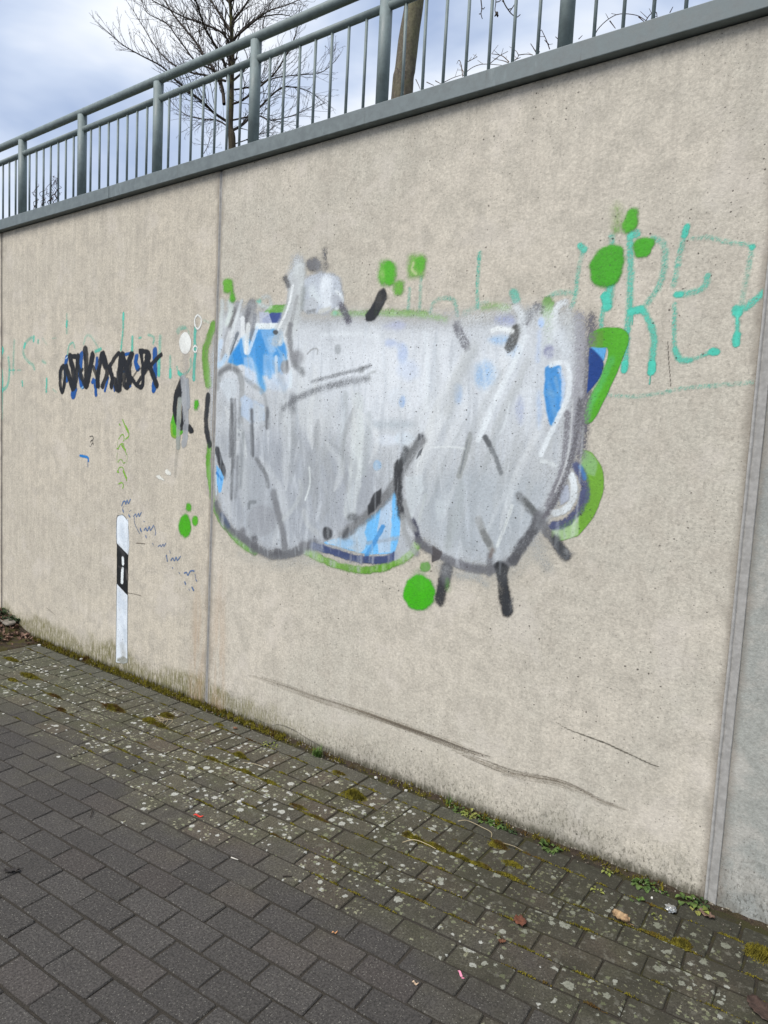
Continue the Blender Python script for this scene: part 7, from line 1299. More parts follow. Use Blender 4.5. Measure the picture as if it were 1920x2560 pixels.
HANG = [[(-2.796,1.995,5.241),(-2.745,2.011,5.066),(-2.702,2.026,4.932),(-2.688,2.027,4.849),(-2.677,2.028,4.787),(-2.67,2.028,4.746),(-2.671,2.023,4.709),(-2.66,2.027,4.673)],[(-2.674,2.026,4.751),(-2.661,2.034,4.744),(-2.654,2.041,4.757)],[(-2.67,2.024,4.709),(-2.683,2.014,4.706)],[(-2.796,1.995,5.241),(-2.672,2.058,5.018),(-2.605,2.092,4.897),(-2.593,2.09,4.803),(-2.592,2.083,4.74),(-2.579,2.089,4.71)],[(-2.593,2.089,4.798),(-2.575,2.103,4.804),(-2.565,2.111,4.815)],[(-2.796,1.995,5.241),(-2.64,2.083,5.041),(-2.571,2.114,4.878),(-2.543,2.125,4.796),(-2.509,2.143,4.74),(-2.485,2.157,4.713),(-2.46,2.173,4.698),(-2.44,2.189,4.718)],[(-2.543,2.125,4.796),(-2.558,2.115,4.811)],[(-2.516,2.138,4.75),(-2.493,2.156,4.759)],[(-2.504,2.146,4.735),(-2.476,2.173,4.8),(-2.47,2.18,4.821)],[(-2.46,2.173,4.698),(-2.469,2.167,4.7)],[(-3.166,1.784,5.721),(-3.037,1.865,5.624),(-2.878,1.952,5.383),(-2.796,1.995,5.241)],[(-3.128,1.807,5.681),(-3.028,1.881,5.709),(-2.868,1.988,5.635)]]
BRAMBLES = {'a': [[(-1.632,0.1,3.159),(-1.646,0.1,3.217),(-1.657,0.1,3.232),(-1.666,0.1,3.219)],[(-1.632,0.1,3.162),(-1.591,0.1,3.183),(-1.535,0.1,3.184),(-1.446,0.1,3.156)],[(-1.614,0.1,3.214),(-1.593,0.1,3.217),(-1.566,0.1,3.222)],[(-1.624,0.1,3.169),(-1.637,0.1,3.19),(-1.642,0.1,3.21)],[(-1.726,0.1,3.159),(-1.683,0.1,3.166),(-1.639,0.1,3.167)]],'b': [[(-1.413,0.1,3.16),(-1.448,0.1,3.194),(-1.497,0.1,3.215)],[(-1.501,0.1,3.178),(-1.462,0.1,3.196),(-1.422,0.1,3.204)],[(-1.416,0.1,3.158),(-1.44,0.1,3.172),(-1.461,0.1,3.181)],[(-1.387,0.1,3.159),(-1.372,0.1,3.172),(-1.383,0.1,3.194)],[(-1.372,0.1,3.176),(-1.336,0.1,3.17),(-1.307,0.1,3.158)],[(-1.39,0.1,3.161),(-1.362,0.1,3.164)]],'c': [[(-1.236,0.1,3.161),(-1.255,0.1,3.204),(-1.277,0.1,3.246)],[(-1.241,0.1,3.18),(-1.261,0.1,3.203)],[(-1.292,0.1,3.161),(-1.309,0.1,3.188),(-1.321,0.1,3.206)],[(-1.167,0.1,3.159),(-1.186,0.1,3.172),(-1.215,0.1,3.202)],[(-1.279,0.1,3.162),(-1.293,0.1,3.177)]],'e': [[(-1.987,0.1,3.288),(-1.968,0.1,3.252),(-1.952,0.1,3.21),(-1.937,0.1,3.159)],[(-1.878,0.1,3.21),(-1.861,0.1,3.181),(-1.851,0.1,3.16)],[(-1.818,0.1,3.183),(-1.779,0.1,3.159)],[(-1.772,0.1,3.177),(-1.741,0.1,3.156)]],'d': [[(-1.058,0.1,3.152),(-1.042,0.1,3.181),(-1.004,0.1,3.205),(-0.961,0.1,3.21),(-0.9,0.1,3.187),(-0.864,0.1,3.158)],[(-0.864,0.1,3.155),(-0.849,0.1,3.174),(-0.829,0.1,3.176),(-0.823,0.1,3.157)],[(-0.999,0.1,3.197),(-0.975,0.1,3.163)],[(-0.779,0.1,3.159),(-0.77,0.1,3.176)],[(-1.118,0.1,3.165),(-1.103,0.1,3.175)],[(-0.891,0.1,3.179),(-0.868,0.1,3.154)]]}

def bark(name, c1, c2, green=None):
    N = NT(name); f = N.noise(1, 5, .65, N.scl(N.pos, (26, 26, 6))); col = N.mix(N.rng(f, .3, .7), lin(c1, .7), lin(c2, .7))
    if green: col = N.mix(N.rng(N.noise(5, 4, .6), .45, .65), col, lin(green, .7))
    col = N.val(col, N.rng(N.noise(60, 4, .7), .3, .7), .7, 1.25)
    return N.done(col, .9, N.bump(f, .6, .01))
M['bark'] = bark('bark_olive', (96, 86, 66), (70, 62, 52), (92, 90, 52)); M['twig'] = bark('twig_bark', (84, 74, 66), (62, 55, 51))
M['bark2'] = bark('bark_grey', (122, 114, 98), (92, 84, 72), (118, 114, 88))
TREE = empty('bare_tree', (-8.05, 4.45, 2.9)); tag(TREE, 'bare young tree with spreading branches behind the railing', 'tree')
off = Vector((8.05, -4.45, -2.9)); rg = random.Random(21)
def finish(name, V, F, mat, parent, shift):
    return obj(name, pyd(name, [v+shift for v in V], F, True), mat, parent)
V, F = [], []; tp = catmull(LIMBS[0][0], 4); tube(V, F, tp, .062, LIMBS[0][2], 10); finish('trunk', V, F, M['bark'], TREE, off)
V, F = [], []
def twig(p, d, L, r, depth):
    n = max(3, int(L/.09)); pts = [p]; q = p.copy(); d = d.normalized()
    kids = []
    for i in range(n):
        d = (d+Vector((rg.gauss(0, .13), rg.gauss(0, .13), rg.gauss(.05, .10)))).normalized(); q = q+d*(L/n); pts.append(q.copy())
        if depth > 0 and i > 0 and rg.random() < .75: kids.append((q.copy(), d.copy(), 1-i/n))
    tube(V, F, pts, r, max(.0017, r*.45), 4 if r > .006 else 3, False)
    for (kp, kd, kt) in kids:
        ax = kd.orthogonal().normalized(); ax.rotate(Matrix.Rotation(rg.uniform(0, 6.28), 3, kd)); dd = (kd*1.0+ax*rg.uniform(.6, 1.0)+Vector((0, 0, .18)))
        twig(kp, dd, L*rg.uniform(.30, .55)*(.5+.6*kt), max(.0020, r*.62), depth-1)
for pts, r0, r1 in LIMBS:
    pp = catmull(pts, 5)
    if r0 > .04: src = pp[int(len(pp)*.55):]
    else: tube(V, F, pp, r0, r1, 6, False); src = pp[2:]
    n = len(src)
    for i in range(1, n):
        t = i/n
        for rep in range(2):
            if rg.random() < .82:
                d = (src[i]-src[i-1]).normalized(); ax = d.orthogonal().normalized(); ax.rotate(Matrix.Rotation(rg.uniform(0, 6.28), 3, d))
                dd = d*.9+ax*rg.uniform(.5, .95)+Vector((0, 0, .30))
                twig(src[i].copy(), dd, rg.uniform(.20, .56)*(1.15-.6*t), max(.0029, (r0+(r1-r0)*t)*.36), 2)
    twig(src[-1].copy(), src[-1]-src[-2], .28, .004, 1)
finish('branches', V, F, M['twig'], TREE, off)
T2 = empty('bare_tree', (TRUNK2[0][0], TRUNK2[0][1], 2.9)); tag(T2, 'thick bare tree trunk close behind the railing with hanging twigs', 'tree')
off2 = -Vector((TRUNK2[0][0], TRUNK2[0][1], 2.9))
V, F = [], []; tp = catmull(TRUNK2, 6); nn = 18
base = 0
for i, p in enumerate(tp):
    r = .082-.022*i/len(tp)
    for k_ in range(nn):
        t = 2*math.pi*k_/nn; rr = r*(1+.07*mnoise.noise(Vector((math.cos(t)*1.5, math.sin(t)*1.5, p.z*3)))+.03*mnoise.noise(Vector((math.cos(t)*5, math.sin(t)*5, p.z*11))))
        V.append(Vector((p.x+math.cos(t)*rr, p.y+math.sin(t)*rr, p.z)))
for i in range(len(tp)-1):
    for k_ in range(nn): q = (k_+1) % nn; F.append((i*nn+k_, i*nn+q, (i+1)*nn+q, (i+1)*nn+k_))
finish('trunk', V, F, M['bark2'], T2, off2)
V, F = [], []
for s_ in HANG:
    tube(V, F, catmull(s_, 4), .0058 if len(s_) > 6 else .0036, .0030, 5)
top = Vector(TRUNK2[-1])
tube(V, F, catmull([top-Vector((0, 0, .15)), Vector(HANG[10][0]), Vector(HANG[10][1])], 4), .03, .012, 6)
for k_ in range(8):
    a = k_*.8; tube(V, F, catmull([top, top+Vector((math.cos(a)*.4, math.sin(a)*.4, .5)), top+Vector((math.cos(a)*.9, math.sin(a)*.9, 1.3))], 4), .03, .01, 6)
b = Vector(HANG[3][-1])
for q in range(7):
    a = rg.uniform(0, 6.28); tube(V, F, [b+Vector((rg.uniform(-.01, .01), rg.uniform(-.01, .01), .012)), b+Vector((math.cos(a)*.014, math.sin(a)*.014, -.012))], .007, .004, 4)
finish('branches', V, F, M['twig'], T2, off2)
# stake, vine and brambles at the top of the wall
M['wood'] = bark('weathered_wood', (112, 96, 78), (86, 72, 60)); M['vine'] = bark('dry_stem', (84, 62, 56), (60, 46, 44)); M['stemp'] = bark('pale_stem', (150, 136, 120), (112, 98, 88))
V, F = [], []; sp = Vector((-4.37, 1.2, 0)); tube(V, F, [(-5.84, 2.41, 2.9), (-5.84, 2.41, 4.45)], .017, .016, 8)
tag(obj('wooden_stake', pyd('wooden_stake', V, F, True), M['wood']), 'short wooden stake beside the bare tree', 'stake')
rg = random.Random(8); V, F = [], []
for xb in (-5.10, -5.0, -4.91, -4.81, -4.86):
    for rep in range(2):
        n = 15; pts = []; ph = rg.uniform(0, 6.28); hh = rg.uniform(.10, .24)
        for i in range(n):
            t = i/(n-1); rr = .011+.020*t*rg.random()
            pts.append((xb+math.cos(ph+t*13)*rr+rg.uniform(-.008, .008), RY+math.sin(ph+t*13)*rr, 3.07+hh*t))
        tube(V, F, catmull(pts, 3), .0026, .0014, 4, False)
        for q in range(2):
            p = Vector(pts[rg.randrange(4, n)]); tube(V, F, catmull([p, p+Vector((rg.uniform(-.05, .05), 0, rg.uniform(.0, .05))), p+Vector((rg.uniform(-.06, .06), .0, rg.uniform(-.03, .06)))], 4), .002, .0014, 3, False)
tag(obj('dry_vine', pyd('dry_vine', V, F), M['vine']), 'dry curly vine twining around the far balusters', 'vine')
LBL = {'a': 'dry bramble tuft on the coping right of the tree trunk', 'b': 'dry bramble arching over the coping left of the last visible post', 'c': 'sparse dry stems at the foot of the last visible post', 'd': 'reddish bramble arch at the right end of the coping', 'e': 'thin dry stems on the coping in front of the tree trunk'}
for key, ss in BRAMBLES.items():
    V, F = [], []
    for s_ in ss:
        pts = catmull(s_, 4); tube(V, F, pts, .0021, .0012, 4, False)
        for p in pts[2::3]:
            if rg.random() < .5: tube(V, F, [p, p+Vector((rg.uniform(-.03, .03), rg.uniform(-.02, .02), rg.uniform(.005, .03)))],   .0012, .0008, 3, False)
    lo = min(range(len(V)), key=lambda i: V[i].z)
    tube(V, F, [V[lo]-Vector((0, -.14, .25)), V[lo]], .003, .0025, 4, False)
    tag(obj('dry_bramble', pyd('dry_bramble', V, F), M['vine'] if key in 'dc' else M['stemp']), LBL[key], 'bramble', 'dry brambles along the coping')

# ------------------------------------------------------------------ moss, weeds
def moss_mat():
    N = NT('moss'); col = N.mix(N.rng(N.noise(38, 4), .3, .7), lin((78, 72, 18), .85), lin((134, 124, 36), .85)); col = N.mix(N.rng(N.noise(9, 3), .5, .68), col, lin((88, 66, 30), .8))
    return N.done(N.val(col, N.noise(300, 3), .55, 1.4), .95)
M['moss'] = moss_mat()
rg = random.Random(33); V, F = [], []
def spike(x, y, z, h_, r):
    b = len(V); a = rg.uniform(0, 6.28); lx, ly = rg.uniform(-.6, .6)*h_, rg.uniform(-.6, .6)*h_
    for k_ in range(3): t = a+k_*2.094; V.append((x+math.cos(t)*r, y+math.sin(t)*r, z))
    V.append((x+lx, y+ly, z+h_)); F.extend([(b, b+1, b+3), (b+1, b+2, b+3), (b+2, b, b+3)])
def clump(x, y, rx, ry, n, hmax=.012, rot=ANG):
    c, s_ = math.cos(rot), math.sin(rot)
    for _ in range(n):
        u, v = rg.gauss(0, .5), rg.gauss(0, .5)
        if u*u+v*v > 1.3: continue
        dx, dy = u*rx, v*ry; hz = hmax*max(.15, 1-(u*u+v*v))
        spike(x+dx*c-dy*s_, y+dx*s_+dy*c, -.003+hz*.7*rg.random(), hz*rg.uniform(.4, 1), .0028)
CL = [(-1.763, -.247, .055, .03, 520, .022), (-1.36, -.358, .05, .014, 260, .014), (-1.274, -.352, .06, .013, 320, .014), (-1.174, -.347, .06, .011, 240, .011), (-1.081, -.338, .05, .010, 180, .010), (-.971, -.331, .06, .009, 160, .009), (-1.405, -.352, .03, .014, 200, .014), (-1.093, -.177, .04, .018, 240, .016), (-.995, -.255, .045, .018, 220, .010), (-.378, -.29, .035, .02, 240, .014), (-.454, -.304, .06, .008, 140, .008), (-.167, -.174, .05, .04, 420, .018),
      (-4.235, -.43, .11, .03, 420, .014), (-4.232, -.532, .05, .02, 200, .012), (-3.405, -.376, .09, .03, 420, .016), (-3.099, -.35, .06, .03, 320, .016), (-3.007, -.35, .05, .02, 200, .012), (-3.81, -.498, .08, .015, 200, .01), (-3.585, -.581, .05, .015, 160, .01), (-4.621, -.35, .09, .025, 320, .014), (-2.503, -.427, .06, .012, 200, .01), (-2.428, -.317, .05, .018, 300, .016), (-2.282, -.414, .07, .012, 300, .012), (-2.134, -.409, .06, .012, 260, .011), (-2.793, -.134, .04, .018, 160, .01), (-1.951, -.13, .05, .016, 200, .01), (-1.883, -.48, .06, .01, 160, .01), (-1.772, -.493, .07, .009, 160, .009), (-3.098, -.243, .06, .03, 260, .014)]
for a in CL: clump(a[0], a[1], a[2]*1.1, a[3]*1.15, int(a[4]*2.6), a[5]*1.15)
for k_ in range(-2, 5):                         # moss in the joints of the rows close to the wall
    for _ in range(60):
        x = rg.uniform(-4.7, .2); y = row_y(k_, x)
        if y < HEAD-.1 and y > -.80 and rg.random() < .75*(1+mnoise.noise(Vector((x*1.3, k_*3.1, 0)))): clump(x, y, rg.uniform(.02, .07), .0045, rg.randint(14, 60), .0075)
for _ in range(120):
    x = rg.uniform(-4.8, .1); clump(x, HEAD-.002, rg.uniform(.015, .05), .005, rg.randint(8, 40), .008, 0)
for _ in range(800):                            # cushion along the wall foot
    x = rg.uniform(-4.95, -.5); w_ = 1.0 if x < -2.4 else .35
    if rg.random() < w_: clump(x, rg.uniform(-.05, -.004), .02, .012, int(16*w_)+4, rg.uniform(.014, .034)*(.6+.4*w_), 0)
tag(obj('moss', pyd('moss', V, F), M['moss']), 'olive green moss in the paving joints and along the wall foot', 'moss', kind='stuff')
def leafy(name, c1, c2):
    N = NT(name); col = N.mix(N.rng(N.noise(30, 3), .3, .7), lin(c1, .8), lin(c2, .8)); N.b.inputs['Subsurface Weight'].default_value = 0
    return N.done(N.val(col, N.n('ShaderNodeNewGeometry').outputs['Random Per Island'], .6, 1.3), .6)
M['weed'] = leafy('weed_leaf', (66, 92, 42), (96, 118, 56)); M['weed_d'] = leafy('weed_leaf_dark', (46, 66, 38), (66, 84, 46)); M['weed_y'] = leafy('weed_leaf_yellow', (120, 134, 58), (142, 140, 76)); M['grass'] = leafy('grass_blade', (74, 106, 42), (104, 130, 62))
def leaf(V, F, base, d, L, W, droop, rg, fold=.25):
    d = Vector((d[0], d[1], 0)).normalized(); s_ = Vector((-d.y, d.x, 0)); b = len(V); el0 = rg.uniform(.2, .9)
    prof = [0.10, .55, 1.0, .85, .05]; p = Vector(base)
    for i, w_ in enumerate(prof):
        t = i/4; e_ = el0-droop*t; 
        if i: p = p+(d*math.cos(e_)+Vector((0, 0, math.sin(e_))))*(L/4)
        V.append(p+s_*(W/2*w_)+Vector((0, 0, W*w_*fold))); V.append(p.copy()); V.append(p-s_*(W/2*w_)+Vector((0, 0, W*w_*fold)))
    for i in range(4):
        a = b+i*3; F.append((a, a+3, a+4, a+1)); F.append((a+1, a+4, a+5, a+2))
def weed(x, y, R_, n, Lm, Wm, mat, label, z=0.0, seed=0, name='weed', cat='weed', up_=1.1):
    rg = random.Random(seed); V, F = [], []
    for i in range(n):
        a = rg.uniform(0, 6.28); r = R_*math.sqrt(rg.random())*.8; L = Lm*.78*rg.uniform(.55, 1.1)
        leaf(V, F, (math.cos(a)*r, math.sin(a)*r*.7, rg.uniform(0, .012)), (math.cos(a+rg.uniform(-1, 1)), math.sin(a+rg.uniform(-1, 1))), L, Wm*.78*rg.uniform(.7, 1.2), up_+rg.uniform(-.3, .5), rg)
    o = obj(name, pyd(name, V, F, True), mat, None, (x, y, z)); tag(o, label, cat, 'weeds along the foot of the wall'); return o
W_ = [(-1.345, -.045, .035, 26, .028, .015, 'weed', 'leafy green weed left in the row of weeds below the long scuff'),
 (-1.29, -.046, .04, 34, .030, .017, 'weed_y', 'yellowish weed clump second in the row below the long scuff'),
 (-1.215, -.046, .04, 34, .032, .016, 'weed', 'bright green weed clump in the middle of the weed row'),
 (-1.165, -.042, .035, 24, .034, .014, 'weed', 'weed with long leaves right of the middle weed row clump'),
 (-1.108, -.05, .03, 18, .026, .014, 'weed_d', 'small dark weed at the right end of the weed row'),
 (-.925, -.055, .045, 46, .030, .018, 'weed', 'dense bright green weed cushion next to the edging course'),
 (-.695, -.064, .022, 12, .026, .013, 'weed_y', 'single pale green starry weed on the edging course'),
 (-.562, -.058, .045, 50, .030, .018, 'weed', 'dense green weed cushion nearest the wide sealed joint but one'),
 (-.56, -.158, .02, 8, .026, .022, 'weed', 'round leaved weed between the edging and soldier pavers'),
 (-.685, -.204, .018, 9, .022, .014, 'weed_y', 'tiny weed in a soldier course joint left of the tan leaf'),
 (-.405, -.048, .04, 26, .034, .020, 'weed', 'green weed at the foot of the wide sealed joint'),
 (-.378, -.075, .03, 14, .030, .020, 'weed_y', 'yellow green weed in front of the wide sealed joint'),
 (-.362, -.03, .022, 12, .032, .018, 'weed_d', 'dark leaved weed tucked against the wide sealed joint'),
 (-.499, -.052, .018, 9, .020, .012, 'weed', 'tiny green weed left of the wide sealed joint'),
 (-.482, -.21, .02, 10, .02, .012, 'weed_y', 'tiny yellowish weed in the joint below the crumpled foil'),
 (-2.903, -.022, .03, 12, .045, .012, 'weed_d', 'dark bladed weed at the wall foot right of the narrow joint'),
 (-2.754, -.022, .035, 22, .024, .013, 'weed_d', 'low dark weed mat at the wall foot left of the grass tuft'),
 (-2.40, -.135, .05, 26, .022, .012, 'weed_y', 'pale creeping weed on the edging course joint'),
 (-5.46, -.04, .10, 60, .06, .030, 'weed_d', 'dark leafy plant in the planting bed against the wall'),
 (-5.33, -.05, .06, 34, .05, .022, 'weed_d', 'small dark plant in the bed just above the flat stone'),
 (-5.32, -.22, .08, 40, .05, .026, 'weed', 'green plant in the bed at the left picture edge'),
 (-5.30, -.015, .08, 60, .06, .024, 'weed_d', 'dark green plant rooted where the bed meets the wall'),
 (-5.42, -.14, .10, 60, .06, .026, 'weed_d', 'dark bushy plant in the middle of the planting bed'),
 (-5.62, -.10, .11, 70, .06, .030, 'weed_d', 'leafy dark plant in the bed at the far left'),
 (-5.06, -.25, .05, 22, .04, .018, 'weed_d', 'low plant at the front of the planting bed'),
 (-4.36, -.03, .05, 30, .022, .012, 'weed_d', 'low dark weed at the mossy wall foot left of the painted post')]
for i, (x, y, r_, n, L, W, mt, lb) in enumerate(W_): weed(x, y, r_, n, L, W, M[mt], lb, (bed_h(x, y) if x < -4.95 else -.004), 100+i, 'plant' if x < -4.95 else 'weed', 'plant' if x < -4.95 else 'weed')
def grass_tuft(x, y, n, h_, label, seed):
    rg = random.Random(seed); V, F = [], []
    for i in range(n):
        a = rg.uniform(0, 6.28); b = len(V); p = Vector((rg.gauss(0, .012), rg.gauss(0, .008), 0)); d = Vector((math.cos(a), math.sin(a), 0)); s_ = Vector((-d.y, d.x, 0))*.0014; H = h_*rg.uniform(.5, 1.1); bend = rg.uniform(.1, .8)*H
        for t, w_ in ((0, 1), (.5, .9), (1, .15)): q = p+d*bend*t*t+Vector((0, 0, H*t*(1-.15*t))); V.append(q+s_*w_); V.append(q-s_*w_)
        F.append((b, b+1, b+3, b+2)); F.append((b+2, b+3, b+5, b+4))
    tag(obj('grass_tuft', pyd('grass_tuft', V, F), M['grass'], None, (x, y, -.004)), label, 'grass tuft')
grass_tuft(-2.15, -.058, 130, .055, 'bright green grass tuft at the wall foot', 5); grass_tuft(-1.402, -.03, 16, .06, 'few upright grass blades against the wall base', 6)

# ------------------------------------------------------------------ fallen leaves and litter
def dead_leaf(x, y, L, W, rot, c1, c2, label, curl, seed, z=.002, stem=True):
    rg = random.Random(seed); n, mm_ = 10, 6; V, F = [], []
    for i in range(n+1):
        t = i/n; hw = W/2*math.sin(math.pi*min(1, t*.93+.05))**.75*(1+.18*math.sin(i*2.6+seed))
        for j in range(mm_+1):
            s_ = (j/mm_-.5)*2
            V.append((L*(t-.5), hw*s_, .003+curl*(abs(s_)**1.6)*.5*W+.35*curl*L*(t-.45)**2+.004*mnoise.noise(Vector((t*5, s_*2.5, seed)))+.0025*math.sin(t*22)*abs(s_)))
    for i in range(n):
        for j in range(mm_): a = i*(mm_+1)+j; F.append((a, a+mm_+1, a+mm_+2, a+1))
    mt = simple('dead_leaf', c1, .8, .75, .3, 70, c2, .3)
    d = pyd('fallen_leaf', V, F, True); o = obj('fallen_leaf', d, mt, None, (x, y, z)); o.rotation_euler = (0, 0, rot); so_ = o.modifiers.new('thickness', 'SOLIDIFY'); so_.thickness = .0007
    tag(o, label, 'leaf', 'fallen leaves')
    if stem:
        V, F = [], []; tube(V, F, catmull([(L*.42, 0, .004), (L*.6, .004, .006), (L*.72, .010, .003)], 3), .0013, .001, 5); obj('leaf_stem', pyd('leaf_stem', V, F, True), mt, o)
dead_leaf(-.832, -.54, .052, .042, -.9, (120, 74, 54), (92, 58, 46), 'reddish brown fallen leaf on the pavers', .25, 1, stem=False)
dead_leaf(-.571, -.31, .062, .040, -.25, (176, 148, 112), (128, 102, 76), 'tan curled fallen leaf on the pavers', .75, 2)
dead_leaf(-.836, -.666, .024, .016, .6, (128, 88, 62), (100, 66, 48), 'small brown leaf fragment below the reddish leaf', .4, 3, stem=False)
dead_leaf(-.134, -.435, .10, .06, -.8, (84, 66, 58), (66, 52, 46), 'dark brown leaf cut by the lower right picture edge', .12, 4)
dead_leaf(-.345, -.088, .055, .03, -.3, (132, 108, 92), (98, 78, 66), 'brown leaf lying under the weeds at the sealed joint', .3, 5, stem=False)
dead_leaf(-2.337, -1.461, .05, .02, .9, (66, 60, 56), (52, 48, 46), 'dark shrivelled leaf at the left picture edge', .5, 6)
dead_leaf(-2.685, -.115, .026, .016, .3, (136, 98, 74), (110, 80, 60), 'small brown leaf on the edging left of the grass tuft', .5, 7, stem=False)
rg = random.Random(77)
LV = []
for k_ in range(4):
    V, F = [], []; L, W = .055, .032
    for i in range(6):
        for j in range(3): t, s_ = i/5, j-1; V.append((L*(t-.5), W/2*math.sin(math.pi*min(1, t*.9+.06))*s_, .006*abs(s_)+.012*(t-.4)**2*rg.uniform(.5, 3)+rg.uniform(0, .003)))
    for i in range(5):
        for j in range(2): a = i*3+j; F.append((a, a+3, a+4, a+1))
    LV.append((V, F))
V, F = [], []
for q_ in range(1900):
    x, y = (rg.uniform(-5.5, -4.84), rg.uniform(-.75, -.02)) if q_ < 500 else (rg.uniform(-8.3, -4.95), rg.uniform(-1.5, -.02))
    if x > -4.93 and y < -.12: continue
    a = rg.uniform(0, 6.28); tx, ty = rg.uniform(-.5, .5), rg.uniform(-.5, .5); v, f = LV[rg.randrange(4)]; b = len(V); c, s_ = math.cos(a), math.sin(a); sc = rg.uniform(.3, .75)
    z0 = bed_h(x, y)+.008
    V += [(x+(p[0]*c-p[1]*s_)*sc, y+(p[0]*s_+p[1]*c)*sc, z0+p[2]*sc+p[0]*tx+p[1]*ty) for p in v]; F += [tuple(b+i for i in q) for q in f]
N = NT('leaf_litter'); ri = N.n('ShaderNodeNewGeometry').outputs['Random Per Island']
cl = N.mix(ri, lin((84, 58, 48), .75), lin((158, 128, 108), .75)); tag(obj('leaf_litter', pyd('leaf_litter', V, F), N.done(N.val(cl, N.noise(60), .7, 1.3), .8)), 'brown dead leaves scattered over the planting bed', 'leaf litter', kind='stuff')
M['stone'] = simple('flat_stone', (150, 142, 130), .75, .9, .2, 40, (128, 122, 112), .4)
def rock(name, x, y, z, sx, sy, sz, rot, mat, label, cat, seed, grp=None):
    bm = bmesh.new(); bmesh.ops.create_icosphere(bm, subdivisions=3, radius=1)
    for v in bm.verts:
        c = v.co.copy(); q = Vector([math.copysign(abs(t)**.55, t) for t in c]); nn_ = 1+.12*mnoise.noise(c*1.7+Vector((seed, 0, 0)))+.04*mnoise.noise(c*6)
        v.co = Vector((q.x*sx*nn_, q.y*sy*nn_, q.z*sz*nn_))
    o = obj(name, bm, mat, None, (x, y, z)); o.rotation_euler = (.05, .04, rot); tag(o, label, cat, grp); return o
rock('flat_stone', -5.27, -.07, bed_h(-5.27, -.07)+.012, .095, .04, .012, -.12, M['stone'], 'flat grey stone lying in the planting bed', 'stone', 1)
M['white_stone'] = simple('white_pebble', (206, 204, 196), .85, .8, .15, 90)
PB_ = [(-5.20, -.20, .018, 'white pebble in the planting bed at the picture edge'), (-4.80, -.068, .012, 'white pebble at the left end of the edging course'), (-4.31, -.035, .010, 'pale crumb at the mossy wall foot'), (-4.165, -.21, .009, 'small white pebble on a soldier paver near the edging'), (-1.79, -.052, .008, 'pale pebble at the wall foot right of the grass tuft'), (-1.615, -.058, .007, 'pale pebble at the wall foot left of the weed row'), (-2.10, -.62, .009, 'cream pebble at a joint in the running rows'), (-.52, -.115, .005, 'tiny white pebble on the edging left of the foil')]
for i, (x, y, r_, lb) in enumerate(PB_): rock('pebble', x, y, (bed_h(x, y) if x < -4.93 else 0)+r_*.4, r_, r_*.7, r_*.6, i*.7, M['white_stone'], lb, 'pebble', 20+i, 'loose pebbles')
def straw(pts, r, mat, name, label, cat):
    V, F = [], []; tube(V, F, catmull(pts, 4), r, r*.7, 5); tag(obj(name, pyd(name, V, F, True), mat), label, cat)
M['straw'] = simple('dry_straw', (190, 174, 140), .8, .7, .15, 80); M['twigd'] = simple('dark_twig', (56, 48, 42), .7, .9, .2, 80)
straw([(-1.301, -.134, .006), (-1.269, -.113, .012), (-1.20, -.118, .012), (-1.150, -.128, .012), (-1.138, -.148, .005)], .0014, M['straw'], 'straw_stalk', 'long bent straw stalk across the edging course', 'straw')
straw([(-1.390, -.416, .006), (-1.356, -.385, .016), (-1.30, -.378, .016), (-1.262, -.374, .010)], .0017, M['straw'], 'straw_stalk', 'bent straw stalk lying on the bright moss strip', 'straw')
straw([(-1.095, -.160, .006), (-1.04, -.155, .010), (-.998, -.154, .006)], .0011, M['straw'], 'straw_stalk', 'thin straw stalk beside the dense weed cushion', 'straw')
straw([(-1.822, -.913, .004), (-1.79, -.908, .005)], .0026, simple('pale_stick', (214, 208, 196), .85, .7, .1), 'stick', 'short whitish stick on the dark pavers', 'stick')
straw([(-1.597, -.872, .003), (-1.588, -.862, .005), (-1.573, -.850, .003)], .0022, M['twigd'], 'twig', 'short dark twig right of the whitish stick', 'twig')
straw([(-2.50, -1.055, .003), (-2.48, -1.07, .005), (-2.455, -1.092, .003)], .0022, M['twigd'], 'twig', 'short dark twig in the left part of the paving', 'twig')
straw([(-2.24, -.325, .004), (-2.30, -.345, .012), (-2.36, -.36, .006)], .0014, M['straw'], 'straw_stalk', 'short straw stalk near the mossy soldier pavers', 'straw')
for i in range(4):
    straw([(-3.13+i*.02, -.29-.02*i, .006), (-3.09+.03*i, -.31+.01*i, .016), (-3.04+.025*i, -.325-.008*i, .006)], .0014, M['straw'], 'straw_stalk', ['dry straw bits beside the moss near the narrow joint', 'second dry straw bit beside the moss near the narrow joint', 'third dry straw bit beside the moss near the narrow joint', 'rightmost dry straw bit near the moss by the narrow joint'][i], 'straw')
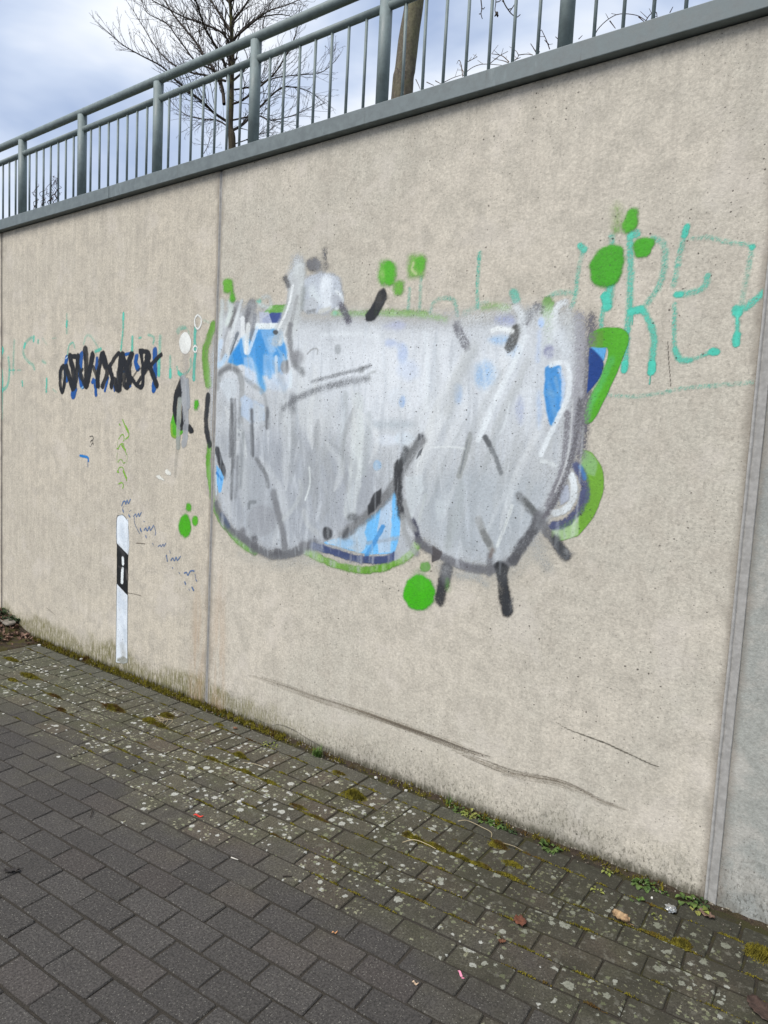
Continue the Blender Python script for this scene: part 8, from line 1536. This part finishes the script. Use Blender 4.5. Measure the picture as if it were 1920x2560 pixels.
def scrap(x, y, L, W, rot, c, label, name='plastic_scrap', k=.9):
    V, F = [], []
    for i in range(7):
        t = i/6
        for s_ in (-1, 1): V.append((L*(t-.5), s_*W/2*(.5+.5*math.sin(math.pi*t)), .003+.004*math.sin(t*7)))
    for i in range(6): a = i*2; F.append((a, a+2, a+3, a+1))
    d = pyd(name, V, F); o = obj(name, d, simple(name, c, k, .4, .08), None, (x, y, .001)); o.rotation_euler = (0, 0, rot); md = o.modifiers.new('thickness', 'SOLIDIFY'); md.thickness = .0015
    tag(o, label, 'litter')
scrap(-2.143, -.804, .042, .010, .45, (226, 70, 58), 'red plastic scrap on the pavers')
scrap(-.870, -.87, .034, .007, -.55, (238, 150, 176), 'pink plastic scrap on the dark pavers')
scrap(-1.273, -.972, .018, .005, 1.0, (204, 150, 104), 'orange splinter on the dark pavers', 'splinter')
scrap(-.959, -.983, .018, .006, .3, (224, 196, 166), 'pale splinter on the dark pavers right of the orange one', 'splinter')
bm = bmesh.new(); bmesh.ops.create_icosphere(bm, subdivisions=3, radius=.018)
for v in bm.verts:
    c = v.co.copy(); v.co *= 1+.35*mnoise.noise(c*170)+.2*mnoise.noise(c*420); v.co.z *= .55
for f in bm.faces: f.smooth = False
tag(obj('crumpled_foil', bm, simple('foil', (196, 198, 196), .8, .3, .1, 50, None, 0, .6, .7), None, (-.45, -.139, .007)), 'small crumpled silver foil on the edging course', 'litter')
# crumbs and grit swept along the wall foot
rg = random.Random(91); V, F = [], []
for _ in range(700):
    x = rg.uniform(-4.9, .1); y = rg.uniform(-.07, -.006) if rg.random() < .8 else rg.uniform(-.5, -.07); r_ = rg.uniform(.0015, .0045); b = len(V); z = (.004+(.01 if y > -.04 else 0)) if y > -.06 else .001
    for k_ in range(4): t = k_*1.57+rg.random(); V.append((x+math.cos(t)*r_, y+math.sin(t)*r_*.8, z))
    V.append((x, y, z+r_*1.2)); V.append((x, y, z-r_))
    for k_ in range(4): q = (k_+1) % 4; F += [(b+k_, b+q, b+4), (b+q, b+k_, b+5)]
N = NT('grit'); cl = N.mix(N.n('ShaderNodeNewGeometry').outputs['Random Per Island'], lin((88, 72, 58), .7), lin((186, 178, 160), .7))
tag(obj('grit', pyd('grit', V, F), N.done(cl, .9)), 'loose grit and crumbs along the wall foot', 'grit', kind='stuff')
